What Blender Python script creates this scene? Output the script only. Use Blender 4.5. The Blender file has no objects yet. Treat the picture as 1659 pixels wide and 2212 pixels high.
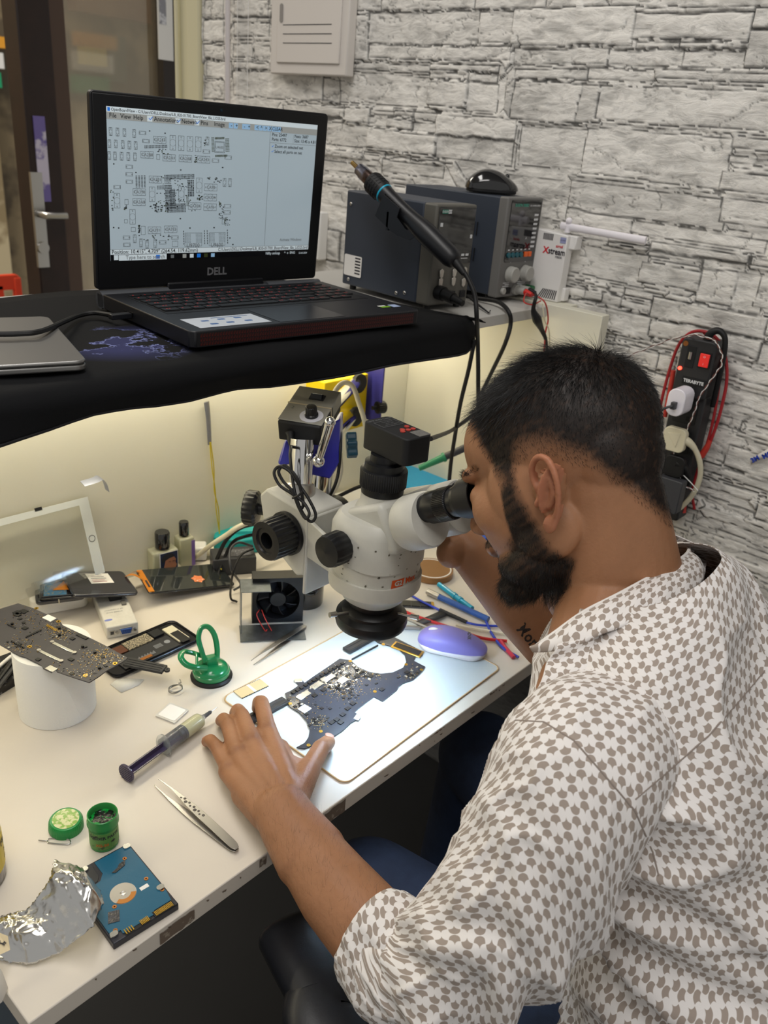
import bpy, bmesh, math, random
import numpy as np
from mathutils import Matrix, Vector
random.seed(7)
SC = bpy.context.scene
COL = SC.collection
PI = math.pi
# ---------------------------------------------------------------- camera model (surveyed position of the photographer)
FPX = 1785.4; CX, CY = 829.5, 1106.0
CAM = Vector((-0.178, -0.4935, 1.47))
_p, _r, _y = 0.42902442, 0.08940311, 0.87583233
FW = Vector((math.sin(_y)*math.cos(_p), math.cos(_y)*math.cos(_p), -math.sin(_p)))
_R = Vector((math.cos(_y), -math.sin(_y), 0)); _U = _R.cross(FW)
RT = math.cos(_r)*_R + math.sin(_r)*_U
UP = -math.sin(_r)*_R + math.cos(_r)*_U
def ray(px, py): return FW + RT*((px-CX)/FPX) - UP*((py-CY)/FPX)
def on(px, py, z=0.75):
    d = ray(px, py); return CAM + d*((z-CAM.z)/d.z)
def onx(px, py, x):
    d = ray(px, py); return CAM + d*((x-CAM.x)/d.x)
def ony(px, py, y):
    d = ray(px, py); return CAM + d*((y-CAM.y)/d.y)
def dep(px, py, d): return CAM + ray(px, py)*d
DZ = 0.75       # desk top
SZ = 1.205      # shelf top
XP = 1.1806     # side panel inner face
XW = 1.246      # stone wall
XS = 1.2075     # side panel outer face
YB = 0.606      # back panel face
# ---------------------------------------------------------------- colours and materials
def lin(c):
    return tuple(((x/12.92) if x <= 0.04045 else ((x+0.055)/1.055)**2.4) for x in c)
def hx(h):
    h = h.lstrip('#'); return lin(tuple(int(h[i:i+2], 16)/255 for i in (0, 2, 4)))
MATS = {}
def mat(name, col, rough=0.5, metal=0.0, bump=None, var=None, emit=0, trans=0, ior=1.45, coat=0, alpha=1, spec=0.5, sheen=0, sub=0, aniso=0, two=None):
    if name in MATS: return MATS[name]
    m = bpy.data.materials.new(name); m.use_nodes = True
    nt = m.node_tree; b = nt.nodes['Principled BSDF']
    c = hx(col) if isinstance(col, str) else col
    b.inputs['Base Color'].default_value = (*c, 1)
    b.inputs['Roughness'].default_value = rough
    b.inputs['Metallic'].default_value = metal
    b.inputs['IOR'].default_value = ior
    b.inputs['Specular IOR Level'].default_value = spec
    if coat: b.inputs['Coat Weight'].default_value = coat; b.inputs['Coat Roughness'].default_value = .08
    if trans: b.inputs['Transmission Weight'].default_value = trans
    if alpha < 1: b.inputs['Alpha'].default_value = alpha
    if sheen: b.inputs['Sheen Weight'].default_value = sheen
    if sub:
        b.inputs['Subsurface Weight'].default_value = sub; b.inputs['Subsurface Radius'].default_value = (.012, .004, .002); b.inputs['Subsurface Scale'].default_value = 1
    if emit:
        b.inputs['Emission Color'].default_value = (*c, 1); b.inputs['Emission Strength'].default_value = emit
    tc = None
    def coords():
        nonlocal tc
        if tc is None: tc = nt.nodes.new('ShaderNodeTexCoord')
        return tc.outputs['Object']
    if var or two:
        sc, am = var if var else (two[1], .5)
        n = nt.nodes.new('ShaderNodeTexNoise'); n.inputs['Scale'].default_value = sc; n.inputs['Detail'].default_value = 4; n.inputs['Roughness'].default_value = .6
        nt.links.new(coords(), n.inputs['Vector'])
        r = nt.nodes.new('ShaderNodeValToRGB')
        if two:
            c2 = hx(two[0]); t = two[2] if len(two) > 2 else .5
            r.color_ramp.elements[0].position = max(0, t-.04); r.color_ramp.elements[1].position = min(1, t+.04)
            r.color_ramp.elements[0].color = (*c, 1); r.color_ramp.elements[1].color = (*c2, 1)
        else:
            r.color_ramp.elements[0].position = .3; r.color_ramp.elements[1].position = .7
            r.color_ramp.elements[0].color = (*[max(0, x*(1-am)) for x in c], 1)
            r.color_ramp.elements[1].color = (*[min(1, x*(1+am)) for x in c], 1)
        nt.links.new(n.outputs['Fac'], r.inputs['Fac']); nt.links.new(r.outputs['Color'], b.inputs['Base Color'])
    if bump:
        sc, st = bump[:2]
        n = nt.nodes.new('ShaderNodeTexNoise'); n.inputs['Scale'].default_value = sc; n.inputs['Detail'].default_value = 3
        nt.links.new(coords(), n.inputs['Vector'])
        bp = nt.nodes.new('ShaderNodeBump'); bp.inputs['Strength'].default_value = st; bp.inputs['Distance'].default_value = bump[2] if len(bump) > 2 else .002
        nt.links.new(n.outputs['Fac'], bp.inputs['Height']); nt.links.new(bp.outputs['Normal'], b.inputs['Normal'])
    MATS[name] = m
    return m
# ---------------------------------------------------------------- object helpers
ROOTM = {}
def props(o, label=None, cat=None, group=None, kind=None):
    if label: o['label'] = label
    if cat: o['category'] = cat
    if group: o['group'] = group
    if kind: o['kind'] = kind
    return o
def frame(o, x=(1, 0, 0), z=(0, 0, 1)):
    z = Vector(z).normalized(); x = Vector(x); x = (x - z*x.dot(z)).normalized(); y = z.cross(x)
    M = Matrix((x, y, z)).transposed().to_4x4(); M.translation = Vector(o); return M
def rotz(o, deg): return Matrix.Translation(Vector(o)) @ Matrix.Rotation(math.radians(deg), 4, 'Z')
def thing(name, label, cat, M=(0, 0, 0), group=None):
    o = bpy.data.objects.new(name, None); COL.objects.link(o)
    if not isinstance(M, Matrix): M = Matrix.Translation(Vector(M))
    o.matrix_basis = M; o.empty_display_size = .02
    ROOTM[o.name] = M.copy()
    return props(o, label, cat, group)
def inv_root(parent):
    p = parent
    while p is not None and p.name not in ROOTM: p = p.parent
    return ROOTM[p.name].inverted() if p is not None else Matrix.Identity(4)
class MB:
    def __init__(s): s.v = []; s.f = []; s.mi = []; s.uv = None
    def add(s, vs, fs, M=None, mi=0):
        b = len(s.v)
        s.v += [(M @ Vector(v)) if M else Vector(v) for v in vs]
        s.f += [tuple(b+i for i in f) for f in fs]; s.mi += [mi]*len(fs); return s
    def box(s, sx, sy, sz, c=(0, 0, 0), M=None, mi=0, taper=1):
        x, y, z = sx/2, sy/2, sz/2; cx, cy, cz = c; t = taper
        vs = [(cx-x, cy-y, cz-z), (cx+x, cy-y, cz-z), (cx+x, cy+y, cz-z), (cx-x, cy+y, cz-z),
              (cx-x*t, cy-y*t, cz+z), (cx+x*t, cy-y*t, cz+z), (cx+x*t, cy+y*t, cz+z), (cx-x*t, cy+y*t, cz+z)]
        return s.add(vs, [(0, 3, 2, 1), (4, 5, 6, 7), (0, 1, 5, 4), (1, 2, 6, 5), (2, 3, 7, 6), (3, 0, 4, 7)], M, mi)
    def bx(s, x0, x1, y0, y1, z0, z1, M=None, mi=0):
        return s.box(x1-x0, y1-y0, z1-z0, ((x0+x1)/2, (y0+y1)/2, (z0+z1)/2), M, mi)
    def cyl(s, p0, p1, r0, r1=None, n=20, M=None, mi=0, caps=True):
        r1 = r0 if r1 is None else r1
        p0, p1 = Vector(p0), Vector(p1); z = (p1-p0).normalized()
        x = z.orthogonal().normalized(); y = z.cross(x)
        vs = []
        for p, r in ((p0, r0), (p1, r1)):
            for i in range(n):
                a = 2*PI*i/n; vs.append(p + x*(r*math.cos(a)) + y*(r*math.sin(a)))
        fs = [(i, (i+1) % n, n+(i+1) % n, n+i) for i in range(n)]
        if caps: fs += [tuple(range(n))[::-1], tuple(range(n, 2*n))]
        return s.add(vs, fs, M, mi)
    def lathe(s, prof, M=None, n=32, mi=0, flute=None):
        vs = []; fs = []
        if flute: n = max(n, flute[0]*4)
        for k, (r, z) in enumerate(prof):
            for i in range(n):
                a = 2*PI*i/n; rr = r
                if flute and flute[1] <= k <= flute[2]: rr = r*(1-flute[3]*(1 if int(i*flute[0]*2/n) % 2 else 0))
                vs.append((rr*math.cos(a), rr*math.sin(a), z))
        for k in range(len(prof)-1):
            for i in range(n):
                j = (i+1) % n; fs.append((k*n+i, k*n+j, (k+1)*n+j, (k+1)*n+i))
        if prof[0][0] > 1e-6: fs.append(tuple(range(n))[::-1])
        if prof[-1][0] > 1e-6: fs.append(tuple((len(prof)-1)*n+i for i in range(n)))
        return s.add(vs, fs, M, mi)
    def tube(s, pts, r, n=8, M=None, mi=0, smooth=True, sub=6, caps=True, flat=1.0, up=None):
        pts = [Vector(p) for p in pts]
        rs = list(r) if hasattr(r, '__len__') else [r]*len(pts)
        if smooth and len(pts) > 2:
            q = []; qr = []
            P = [pts[0]*2-pts[1]] + pts + [pts[-1]*2-pts[-2]]
            for i in range(1, len(P)-2):
                for k in range(sub):
                    t = k/sub; a, b, c, d = P[i-1], P[i], P[i+1], P[i+2]
                    q.append(0.5*((2*b) + (c-a)*t + (2*a-5*b+4*c-d)*t*t + (3*b-a-3*c+d)*t**3))
                    qr.append(rs[i-1]*(1-t)+rs[i]*t)
            q.append(pts[-1]); qr.append(rs[-1]); pts, rs = q, qr
        vs = []; prev = None
        for i, p in enumerate(pts):
            t = (pts[min(i+1, len(pts)-1)] - pts[max(i-1, 0)])
            t = t.normalized() if t.length > 1e-9 else Vector((0, 0, 1))
            if prev is None:
                x = Vector(up) if up else t.orthogonal()
                x = (x - t*x.dot(t)).normalized()
            else:
                x = prev - t*prev.dot(t); x = x.normalized() if x.length > 1e-9 else t.orthogonal().normalized()
            prev = x; y = t.cross(x)
            for k in range(n):
                a = 2*PI*k/n; vs.append(p + x*(rs[i]*math.cos(a)) + y*(rs[i]*flat*math.sin(a)))
        fs = []
        for i in range(len(pts)-1):
            for k in range(n):
                j = (k+1) % n; fs.append((i*n+k, i*n+j, (i+1)*n+j, (i+1)*n+k))
        if caps: fs += [tuple(range(n))[::-1], tuple((len(pts)-1)*n+k for k in range(n))]
        return s.add(vs, fs, M, mi)
    def prism(s, poly, z0, z1, M=None, mi=0):
        n = len(poly)
        a = sum(poly[i][0]*poly[(i+1) % n][1]-poly[(i+1) % n][0]*poly[i][1] for i in range(n))
        if a < 0: poly = poly[::-1]
        vs = [(x, y, z0) for x, y in poly] + [(x, y, z1) for x, y in poly]
        fs = [tuple(range(n))[::-1], tuple(range(n, 2*n))] + [(i, (i+1) % n, n+(i+1) % n, n+i) for i in range(n)]
        return s.add(vs, fs, M, mi)
    def rbox(s, sx, sy, z0, z1, r, c=(0, 0), M=None, mi=0, k=5):
        return s.prism(rrect(sx, sy, r, c, k), z0, z1, M, mi)
    def ell(s, c, rx, ry, rz, M=None, mi=0, nu=20, nv=12, zmin=-1):
        vs = []; fs = []
        for j in range(nv+1):
            ph = -PI/2 + PI*j/nv
            for i in range(nu):
                a = 2*PI*i/nu; vs.append((c[0]+rx*math.cos(ph)*math.cos(a), c[1]+ry*math.cos(ph)*math.sin(a), c[2]+rz*max(zmin, math.sin(ph))))
        for j in range(nv):
            for i in range(nu):
                k = (i+1) % nu; fs.append((j*nu+i, j*nu+k, (j+1)*nu+k, (j+1)*nu+i))
        return s.add(vs, fs, M, mi)
    def grid(s, fn, nu, nv, M=None, mi=0, closeu=False):
        vs = [fn(i/(nu if closeu else nu-1), j/(nv-1)) for j in range(nv) for i in range(nu)]
        fs = []
        for j in range(nv-1):
            for i in range(nu if closeu else nu-1):
                k = (i+1) % nu; fs.append((j*nu+i, j*nu+k, (j+1)*nu+k, (j+1)*nu+i))
        return s.add(vs, fs, M, mi)
    def text(s, body, size, M, mi=0, depth=0, align='CENTER', bold=0, sx=1):
        vs, fs = glyphs(body, size, depth, align, bold)
        return s.add([(v[0]*sx, v[1], v[2]) for v in vs], fs, M, mi)
    def xform(s, fn): s.v = [Vector(fn(v)) for v in s.v]; return s
    def build(s, name, m, parent=None, world=False, bevel=0, seg=2, smooth=True, solid=0, sub=0, ang=38, label=None, cat=None, group=None, kind=None):
        me = bpy.data.meshes.new(name)
        vs = s.v
        if world and parent is not None:
            I = inv_root(parent); vs = [I @ v for v in vs]
        me.from_pydata([tuple(v) for v in vs], [], s.f)
        ms = m if isinstance(m, (list, tuple)) else [m]
        for x in ms: me.materials.append(x)
        if len(ms) > 1: me.polygons.foreach_set('material_index', s.mi)
        if s.uv is not None:
            ul = me.uv_layers.new(name='UVMap'); vi = np.zeros(len(me.loops), dtype=np.int32); me.loops.foreach_get('vertex_index', vi)
            ul.data.foreach_set('uv', np.array(s.uv, dtype=np.float32)[vi].ravel())
        if smooth:
            me.polygons.foreach_set('use_smooth', [True]*len(me.polygons))
            if ang < 180: me.set_sharp_from_angle(angle=math.radians(ang))
        me.update()
        o = bpy.data.objects.new(name, me); COL.objects.link(o)
        if parent is not None: o.parent = parent
        if bevel:
            b = o.modifiers.new('bevel', 'BEVEL'); b.width = bevel; b.segments = seg; b.limit_method = 'ANGLE'; b.angle_limit = math.radians(40); b.harden_normals = False
        if solid:
            b = o.modifiers.new('solid', 'SOLIDIFY'); b.thickness = solid; b.offset = 0
        if sub:
            b = o.modifiers.new('sub', 'SUBSURF'); b.levels = sub; b.render_levels = sub
        return props(o, label, cat, group, kind)
def rrect(sx, sy, r, c=(0, 0), k=5):
    out = []
    for ox, oy, a0 in ((1, 1, 0), (-1, 1, 90), (-1, -1, 180), (1, -1, 270)):
        for i in range(k+1):
            a = math.radians(a0+90*i/k); out.append((c[0]+ox*(sx/2-r)+r*math.cos(a), c[1]+oy*(sy/2-r)+r*math.sin(a)))
    return out
_G = {}
def glyphs(body, size, depth=0, align='CENTER', bold=0):
    key = (body, align, bold, depth)
    if key not in _G:
        cu = bpy.data.curves.new('t', 'FONT'); cu.body = body; cu.size = 1; cu.resolution_u = 2
        cu.align_x = align; cu.align_y = 'CENTER'; cu.offset = bold; cu.extrude = 0
        ob = bpy.data.objects.new('t', cu); me = ob.to_mesh()
        vs = [tuple(v.co) for v in me.vertices]; fs = [tuple(p.vertices) for p in me.polygons]
        ob.to_mesh_clear(); bpy.data.objects.remove(ob); bpy.data.curves.remove(cu)
        _G[key] = (vs, fs)
    vs, fs = _G[key]
    return [(x*size, y*size, z+depth) for x, y, z in vs], fs
def dup(root, M, label=None):
    r = root.copy(); COL.objects.link(r); r.matrix_basis = M; ROOTM[r.name] = M.copy()
    if label: r['label'] = label
    for ch in list(root.children):
        c = ch.copy(); COL.objects.link(c); c.parent = r
        for g in list(ch.children):
            d = g.copy(); COL.objects.link(d); d.parent = c
    return r
def rect3(a, b, c, z):
    A, B, Q = on(*a, z), on(*b, z), on(*c, z)
    x = B-A; w = x.length; x.normalize(); y = Vector((-x.y, x.x, 0)); d = (Q-A).dot(y)
    return frame(A, x), w, d
# value noise (numpy)
def vnoise(x, y, seed=0):
    x = np.asarray(x, float); y = np.asarray(y, float)
    xi = np.floor(x).astype(np.int64); yi = np.floor(y).astype(np.int64); xf = x-xi; yf = y-yi
    def h(a, b):
        n = (a*374761393 + b*668265263 + seed*982451653) & 0x7fffffff
        n = ((n ^ (n >> 13))*1274126177) & 0x7fffffff
        return ((n ^ (n >> 16)) & 0xffff)/65535.0
    u = xf*xf*(3-2*xf); v = yf*yf*(3-2*yf)
    return (h(xi, yi)*(1-u)+h(xi+1, yi)*u)*(1-v) + (h(xi, yi+1)*(1-u)+h(xi+1, yi+1)*u)*v
def fbm(x, y, seed=0, o=4, g=.5):
    s = 0; a = 1; t = 0
    for k in range(o):
        s = s + a*vnoise(x*2**k, y*2**k, seed+k*17); t += a; a *= g
    return s/t
# ================================================================ CAMERA
cam = bpy.data.cameras.new('camera'); co = bpy.data.objects.new('camera', cam); COL.objects.link(co)
Mc = Matrix((RT, UP, -FW)).transposed().to_4x4(); Mc.translation = CAM; co.matrix_world = Mc
cam.sensor_fit = 'HORIZONTAL'; cam.sensor_width = 36; cam.lens = FPX*36/1659.0
cam.clip_start = .02; cam.clip_end = 60
cam.dof.use_dof = True; cam.dof.focus_distance = .93; cam.dof.aperture_fstop = cam.lens*.001/0.0034*1.0
SC.camera = co
# ================================================================ COMMON MATERIALS
m_desk = mat('desk_laminate', '#d8d0c4', .42, var=(2.2, .05), bump=(60, .05, .0004))
m_panel = mat('panel_laminate', '#dfdccb', .45, var=(3, .03))
m_white = mat('white_plastic', '#e9e8e6', .35)
m_black = mat('black_plastic', '#15161a', .4)
m_blackm = mat('black_matte', '#101114', .62)
m_rubber = mat('black_rubber', '#0c0c0e', .55)
m_chrome = mat('chrome', '#e2e2e2', .07, 1)
m_steel = mat('brushed_steel', '#b7b5b2', .3, 1)
m_gold = mat('gold_contact', '#c9a34a', .3, 1)
m_dkgrey = mat('dark_grey_plastic', '#3b3c40', .45)
m_cream = mat('cream_plastic', '#d9d2b8', .4)
m_ink = mat('ink', '#2a2a30', .6)
m_whiteink = mat('white_ink', '#d8dadc', .5)
m_paper = mat('paper', '#e8e6e2', .7)
m_copper = mat('copper', '#b87b4a', .3, 1)
# ================================================================ STONE WALL
STONES = []
def cs(k, *rects):
    ox, oy, s = {1: (700, 0, .2893), 2: (1150, 0, .3068), 3: (1150, 380, .3068), 4: (1290, 660, .2224), 5: (1420, 900, .1988), 6: (380, 0, .4943)}[k]
    for x0, y0, x1, y1 in rects:
        a = onx(ox+x0*s, oy+y0*s, XW); b = onx(ox+x1*s, oy+y1*s, XW)
        STONES.append((b.y, a.y, b.z, a.z))
cs(1, (187, 0, 425, 92), (430, 0, 1130, 70), (1140, -60, 1659, 62), (175, 120, 330, 450), (340, 100, 1155, 340), (1165, 88, 1425, 330), (340, 342, 1390, 462),
   (155, 465, 795, 540), (120, 545, 785, 800), (0, 600, 110, 778), (800, 475, 1305, 542), (795, 545, 1075, 600), (1080, 545, 1290, 615), (780, 605, 1075, 800), (1082, 612, 1285, 840),
   (-200, 770, 140, 885), (145, 795, 335, 925), (-200, 895, 325, 1110), (340, 815, 520, 865), (522, 818, 670, 868), (335, 870, 465, 955), (470, 875, 660, 965), (670, 830, 860, 900), (665, 905, 830, 985), (330, 955, 835, 1160), (840, 840, 1425, 1045), (840, 1000, 1390, 1235),
   (-200, 1110, 290, 1150), (300, 1130, 450, 1172), (-200, 1165, 420, 1320), (460, 1150, 640, 1190), (430, 1185, 890, 1340), (645, 1170, 965, 1228), (-200, 1310, 330, 1420), (430, 1350, 630, 1400))
cs(2, (570, -60, 1860, 42), (-125, 62, 705, 325), (-130, 335, 530, 462), (535, 345, 1050, 470), (1060, 350, 1505, 480), (725, 55, 1075, 95), (1080, 42, 1605, 82), (725, 98, 1560, 282), (725, 295, 1025, 340), (1030, 295, 1540, 342), (1580, 50, 1980, 190), (1535, 200, 1980, 480),
   (-120, 475, 385, 560), (-125, 562, 330, 858), (390, 480, 860, 570), (862, 482, 1980, 588), (345, 580, 470, 865), (475, 590, 1980, 935),
   (-80, 860, 458, 1212), (390, 885, 1345, 1325), (1410, 945, 1980, 1075), (1385, 1075, 1980, 1185), (1340, 1185, 1980, 1390))
cs(3, (-170, -20, 240, 320), (270, 25, 1325, 380), (1345, 130, 1980, 400), (240, 230, 700, 420), (705, 310, 1635, 545), (200, 370, 525, 465), (530, 440, 828, 512), (240, 462, 778, 780), (840, 455, 1505, 625), (825, 525, 1195, 622), (1205, 580, 1480, 692), (775, 590, 1190, 825), (1195, 640, 1430, 930),
   (1540, 565, 1900, 690), (1440, 670, 1600, 980), (1605, 690, 1980, 1010), (210, 715, 520, 800), (210, 765, 360, 868), (365, 798, 490, 898), (495, 820, 620, 930), (535, 765, 640, 830), (650, 780, 910, 890), (622, 860, 840, 968), (205, 855, 830, 1165), (850, 840, 1635, 1160), (838, 1000, 1590, 1300), (1650, 1010, 2000, 1200), (1610, 1180, 2000, 1420))
cs(4, (80, 275, 160, 330), (165, 300, 745, 470), (60, 345, 590, 640), (600, 460, 745, 680), (340, 600, 690, 800), (530, 745, 650, 885), (1240, 545, 1850, 838), (1090, 735, 1850, 1115), (1040, 1010, 1390, 1200), (1000, 1120, 1370, 1560), (1400, 1120, 1850, 1250), (1370, 1215, 1850, 1400), (1290, 1335, 1850, 1730))
cs(5, (500, 470, 1400, 860), (440, 600, 1190, 870), (430, 745, 1400, 900), (330, 850, 430, 940), (430, 810, 1300, 1130), (1100, 900, 1500, 1250), (170, 950, 350, 1240), (350, 985, 1500, 1290), (310, 1100, 1500, 1590), (160, 1205, 280, 1340), (280, 1280, 1500, 1700), (430, 1430, 1500, 1800), (850, 1660, 1500, 2000))
cs(6, (125, 95, 212, 190), (255, 0, 410, 75), (255, 90, 410, 165), (250, 190, 335, 255), (340, 200, 412, 262), (255, 270, 415, 305), (250, 305, 640, 445), (645, 340, 712, 450), (125, 200, 215, 262), (130, 265, 245, 340), (125, 345, 215, 440), (128, 0, 212, 90), (465, 455, 740, 520), (250, 80, 410, 100))
def stone_wall():
    y0, y1, z0, z1, st = -.34, onx(437, 10, XW).y, .74, 1.80, .0024
    ys = np.arange(y0, y1, st); zs = np.arange(z0, z1, st)
    Y, Z = np.meshgrid(ys, zs)
    wy = Y + (fbm(Y*30, Z*30, 3)-.5)*.009; wz = Z + (fbm(Y*26, Z*40, 9)-.5)*.008 + (fbm(Y*6, Z*6, 19)-.5)*.01
    ID = np.zeros(Y.shape, int); E = np.full(Y.shape, .02)
    # default ledger rows below the listed stones
    rowh = .066; r = np.floor(wz/rowh); f = wz/rowh-r
    L = .18+.14*vnoise(r*7.3, r*0+.5, 5); off = vnoise(r*3.1, r*0+2.5, 6)*.3; c = np.floor((wy+off)/L); g = (wy+off)/L-c
    ID = (r*131+c*17).astype(int) % 997; E = np.minimum(np.minimum(f, 1-f)*rowh, np.minimum(g, 1-g)*L)
    best = np.full(Y.shape, -1.); sec = np.full(Y.shape, -1.); bi = np.zeros(Y.shape, int); cov = np.zeros(Y.shape, bool)
    for k, (a, b, c_, d) in enumerate(STONES):
        ins = np.minimum(np.minimum(wy-a, b-wy), np.minimum(wz-c_, d-wz))
        mb = ins > best; sec = np.where(mb, best, np.maximum(sec, ins)); best = np.where(mb, ins, best); bi[mb] = k
        m = ins > 0
        ID[m] = k+1000; E[m] = ins[m]; cov |= m
    m = (~cov) & (best > -.040); ID[m] = bi[m]+1000; E[m] = ((best-sec)*1.6)[m]
    rs = np.random.RandomState(4); lvl = rs.rand(3000); tx = rs.rand(3000)*2-1; tz = rs.rand(3000)*2-1; tone = rs.rand(3000)
    n1 = fbm(Y*14+lvl[ID]*50, Z*34+lvl[ID]*31, 21, 5, .55); n2 = fbm(Y*60, Z*130, 31, 4); n3 = fbm(Y*22+lvl[ID]*9, Z*50, 41, 3)
    ridge = np.abs(fbm(Y*9+lvl[ID]*40, Z*26+lvl[ID]*20, 51, 4)-.5)*2
    ledge = np.floor(n3*7)/7
    h = -.006 + .0070*lvl[ID] + .0050*(n1-.5) + .0016*(n2-.5) + .0018*ledge - .0012*np.exp(-(ridge/.04)**2)
    e = np.clip(E/.0028, 0, 1); e = e*e*(3-2*e)
    h = h*e + (1-e)*(-.0045)
    e2 = np.clip((E-.0007)/.0019, 0, 1)
    col = .86 + .09*tone[ID] + .20*(n1-.5) + .12*(n2-.5)
    crack = np.exp(-(ridge/.014)**2)*(fbm(Y*7, Z*7, 71) > .47)
    patch = np.clip((fbm(Y*18+lvl[ID]*20, Z*60+lvl[ID]*9, 61, 4)-.56)*7, 0, 1)
    col = col*(1-.12*patch)*(1-.40*crack)*(.42+.58*e2)*(.92+.08*e)
    col = np.clip(col, .08, .93)
    ny, nx = Y.shape
    vs = np.stack([XW-h.ravel()-.002, Y.ravel(), Z.ravel()], 1)
    idx = np.arange(nx*ny).reshape(ny, nx)
    fs = np.stack([idx[:-1, :-1].ravel(), idx[1:, :-1].ravel(), idx[1:, 1:].ravel(), idx[:-1, 1:].ravel()], 1)
    me = bpy.data.meshes.new('wall_right')
    nv0 = len(vs)
    # plain surround so that the wall stands from floor to ceiling
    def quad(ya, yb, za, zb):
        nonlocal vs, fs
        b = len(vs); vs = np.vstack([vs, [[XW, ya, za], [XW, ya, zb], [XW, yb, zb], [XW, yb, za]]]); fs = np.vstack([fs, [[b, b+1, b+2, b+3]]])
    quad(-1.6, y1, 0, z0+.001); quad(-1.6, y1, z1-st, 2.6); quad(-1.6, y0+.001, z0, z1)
    me.vertices.add(len(vs)); me.vertices.foreach_set('co', vs.astype(np.float32).ravel())
    me.loops.add(len(fs)*4); me.loops.foreach_set('vertex_index', fs.ravel().astype(np.int32))
    me.polygons.add(len(fs)); me.polygons.foreach_set('loop_start', np.arange(0, len(fs)*4, 4, dtype=np.int32)); me.polygons.foreach_set('loop_total', np.full(len(fs), 4, dtype=np.int32))
    me.update(calc_edges=True)
    at = me.color_attributes.new('print', 'FLOAT_COLOR', 'POINT')
    cc = np.full((len(vs), 4), .32, np.float32); cc[:nv0, 0] = col.ravel(); cc[:nv0, 1] = (col*.985).ravel(); cc[:nv0, 2] = (col*.955).ravel(); cc[:, 3] = 1  # plain surround coloured darker: shade under the bench put into the colour
    at.data.foreach_set('color', cc.ravel())
    me.polygons.foreach_set('use_smooth', np.ones(len(fs), bool))
    m = mat('stone_wallpaper', '#bbbbb6', .72, bump=(900, .25, .0006)); nt = m.node_tree
    a = nt.nodes.new('ShaderNodeAttribute'); a.attribute_name = 'print'
    gm = nt.nodes.new('ShaderNodeGamma'); gm.inputs['Gamma'].default_value = 1.9
    nt.links.new(a.outputs['Color'], gm.inputs['Color'])
    tc = nt.nodes.new('ShaderNodeTexCoord'); mp = nt.nodes.new('ShaderNodeMapping'); mp.inputs['Scale'].default_value = (1, 24, 62); n = nt.nodes.new('ShaderNodeTexNoise'); n.inputs['Scale'].default_value = 1; n.inputs['Detail'].default_value = 9; n.inputs['Roughness'].default_value = .68; n.inputs['Distortion'].default_value = .6
    nt.links.new(tc.outputs['Object'], mp.inputs['Vector']); nt.links.new(mp.outputs['Vector'], n.inputs['Vector'])
    mr = nt.nodes.new('ShaderNodeMapRange'); mr.inputs['From Min'].default_value = .32; mr.inputs['From Max'].default_value = .5; mr.inputs['To Min'].default_value = .62; mr.inputs['To Max'].default_value = 1.04; nt.links.new(n.outputs['Fac'], mr.inputs['Value'])
    vm = nt.nodes.new('ShaderNodeVectorMath'); vm.operation = 'SCALE'; nt.links.new(gm.outputs['Color'], vm.inputs[0]); nt.links.new(mr.outputs['Result'], vm.inputs['Scale']); nt.links.new(vm.outputs['Vector'], nt.nodes['Principled BSDF'].inputs['Base Color'])
    bp = nt.nodes.new('ShaderNodeBump'); bp.inputs['Strength'].default_value = .8; bp.inputs['Distance'].default_value = .006; nt.links.new(n.outputs['Fac'], bp.inputs['Height'])
    old = nt.nodes['Principled BSDF'].inputs['Normal'].links[0].from_node; nt.links.new(bp.outputs['Normal'], old.inputs['Normal'])
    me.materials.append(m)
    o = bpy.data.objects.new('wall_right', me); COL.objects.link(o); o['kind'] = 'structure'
stone_wall()
# ================================================================ ROOM SHELL
m_floor = mat('dark_floor', '#0c0d10', .6, var=(6, .4))
MB().bx(-1.9, 1.4, -1.6, 1.5, -.05, 0).build('floor', m_floor, kind='structure')
MB().bx(-1.9, 1.25, -1.6, 1.7, 2.6, 2.65).build('ceiling', mat('ceiling_paint', '#e9e7e2', .8), kind='structure')
MB().bx(XW+.012, 1.33, -1.6, onx(437, 10, XW).y, 0, 2.6).build('trim_2', mat('plaster', '#cfccc6', .8), kind='structure')
# cream post closing the stone wall
po = MB(); a = onx(437, 10, XW); b = onx(378, 0, XW)
po.bx(XW-.012, XW+.12, a.y, a.y+(b.y-a.y)*.45, 0, 2.6).bx(XW+.004, XW+.12, a.y+(b.y-a.y)*.45, b.y-.012, 0, 2.6).bx(XW-.006, XW+.12, b.y-.014, b.y, 0, 2.6)
po.build('trim_1', mat('post_cream', '#cfc9a9', .5), bevel=.004, kind='structure')
# ================================================================ DESK
x0 = 0.0
d = thing('workbench', 'off-white laminate workbench with chipped front edge covered in repair tools', 'desk', (0, 0, 0))
me_top = MB().bx(0, XP, .0005, YB+.02, DZ-.024, DZ); me_top.build('tabletop', m_desk, d, bevel=.0012)
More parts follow.
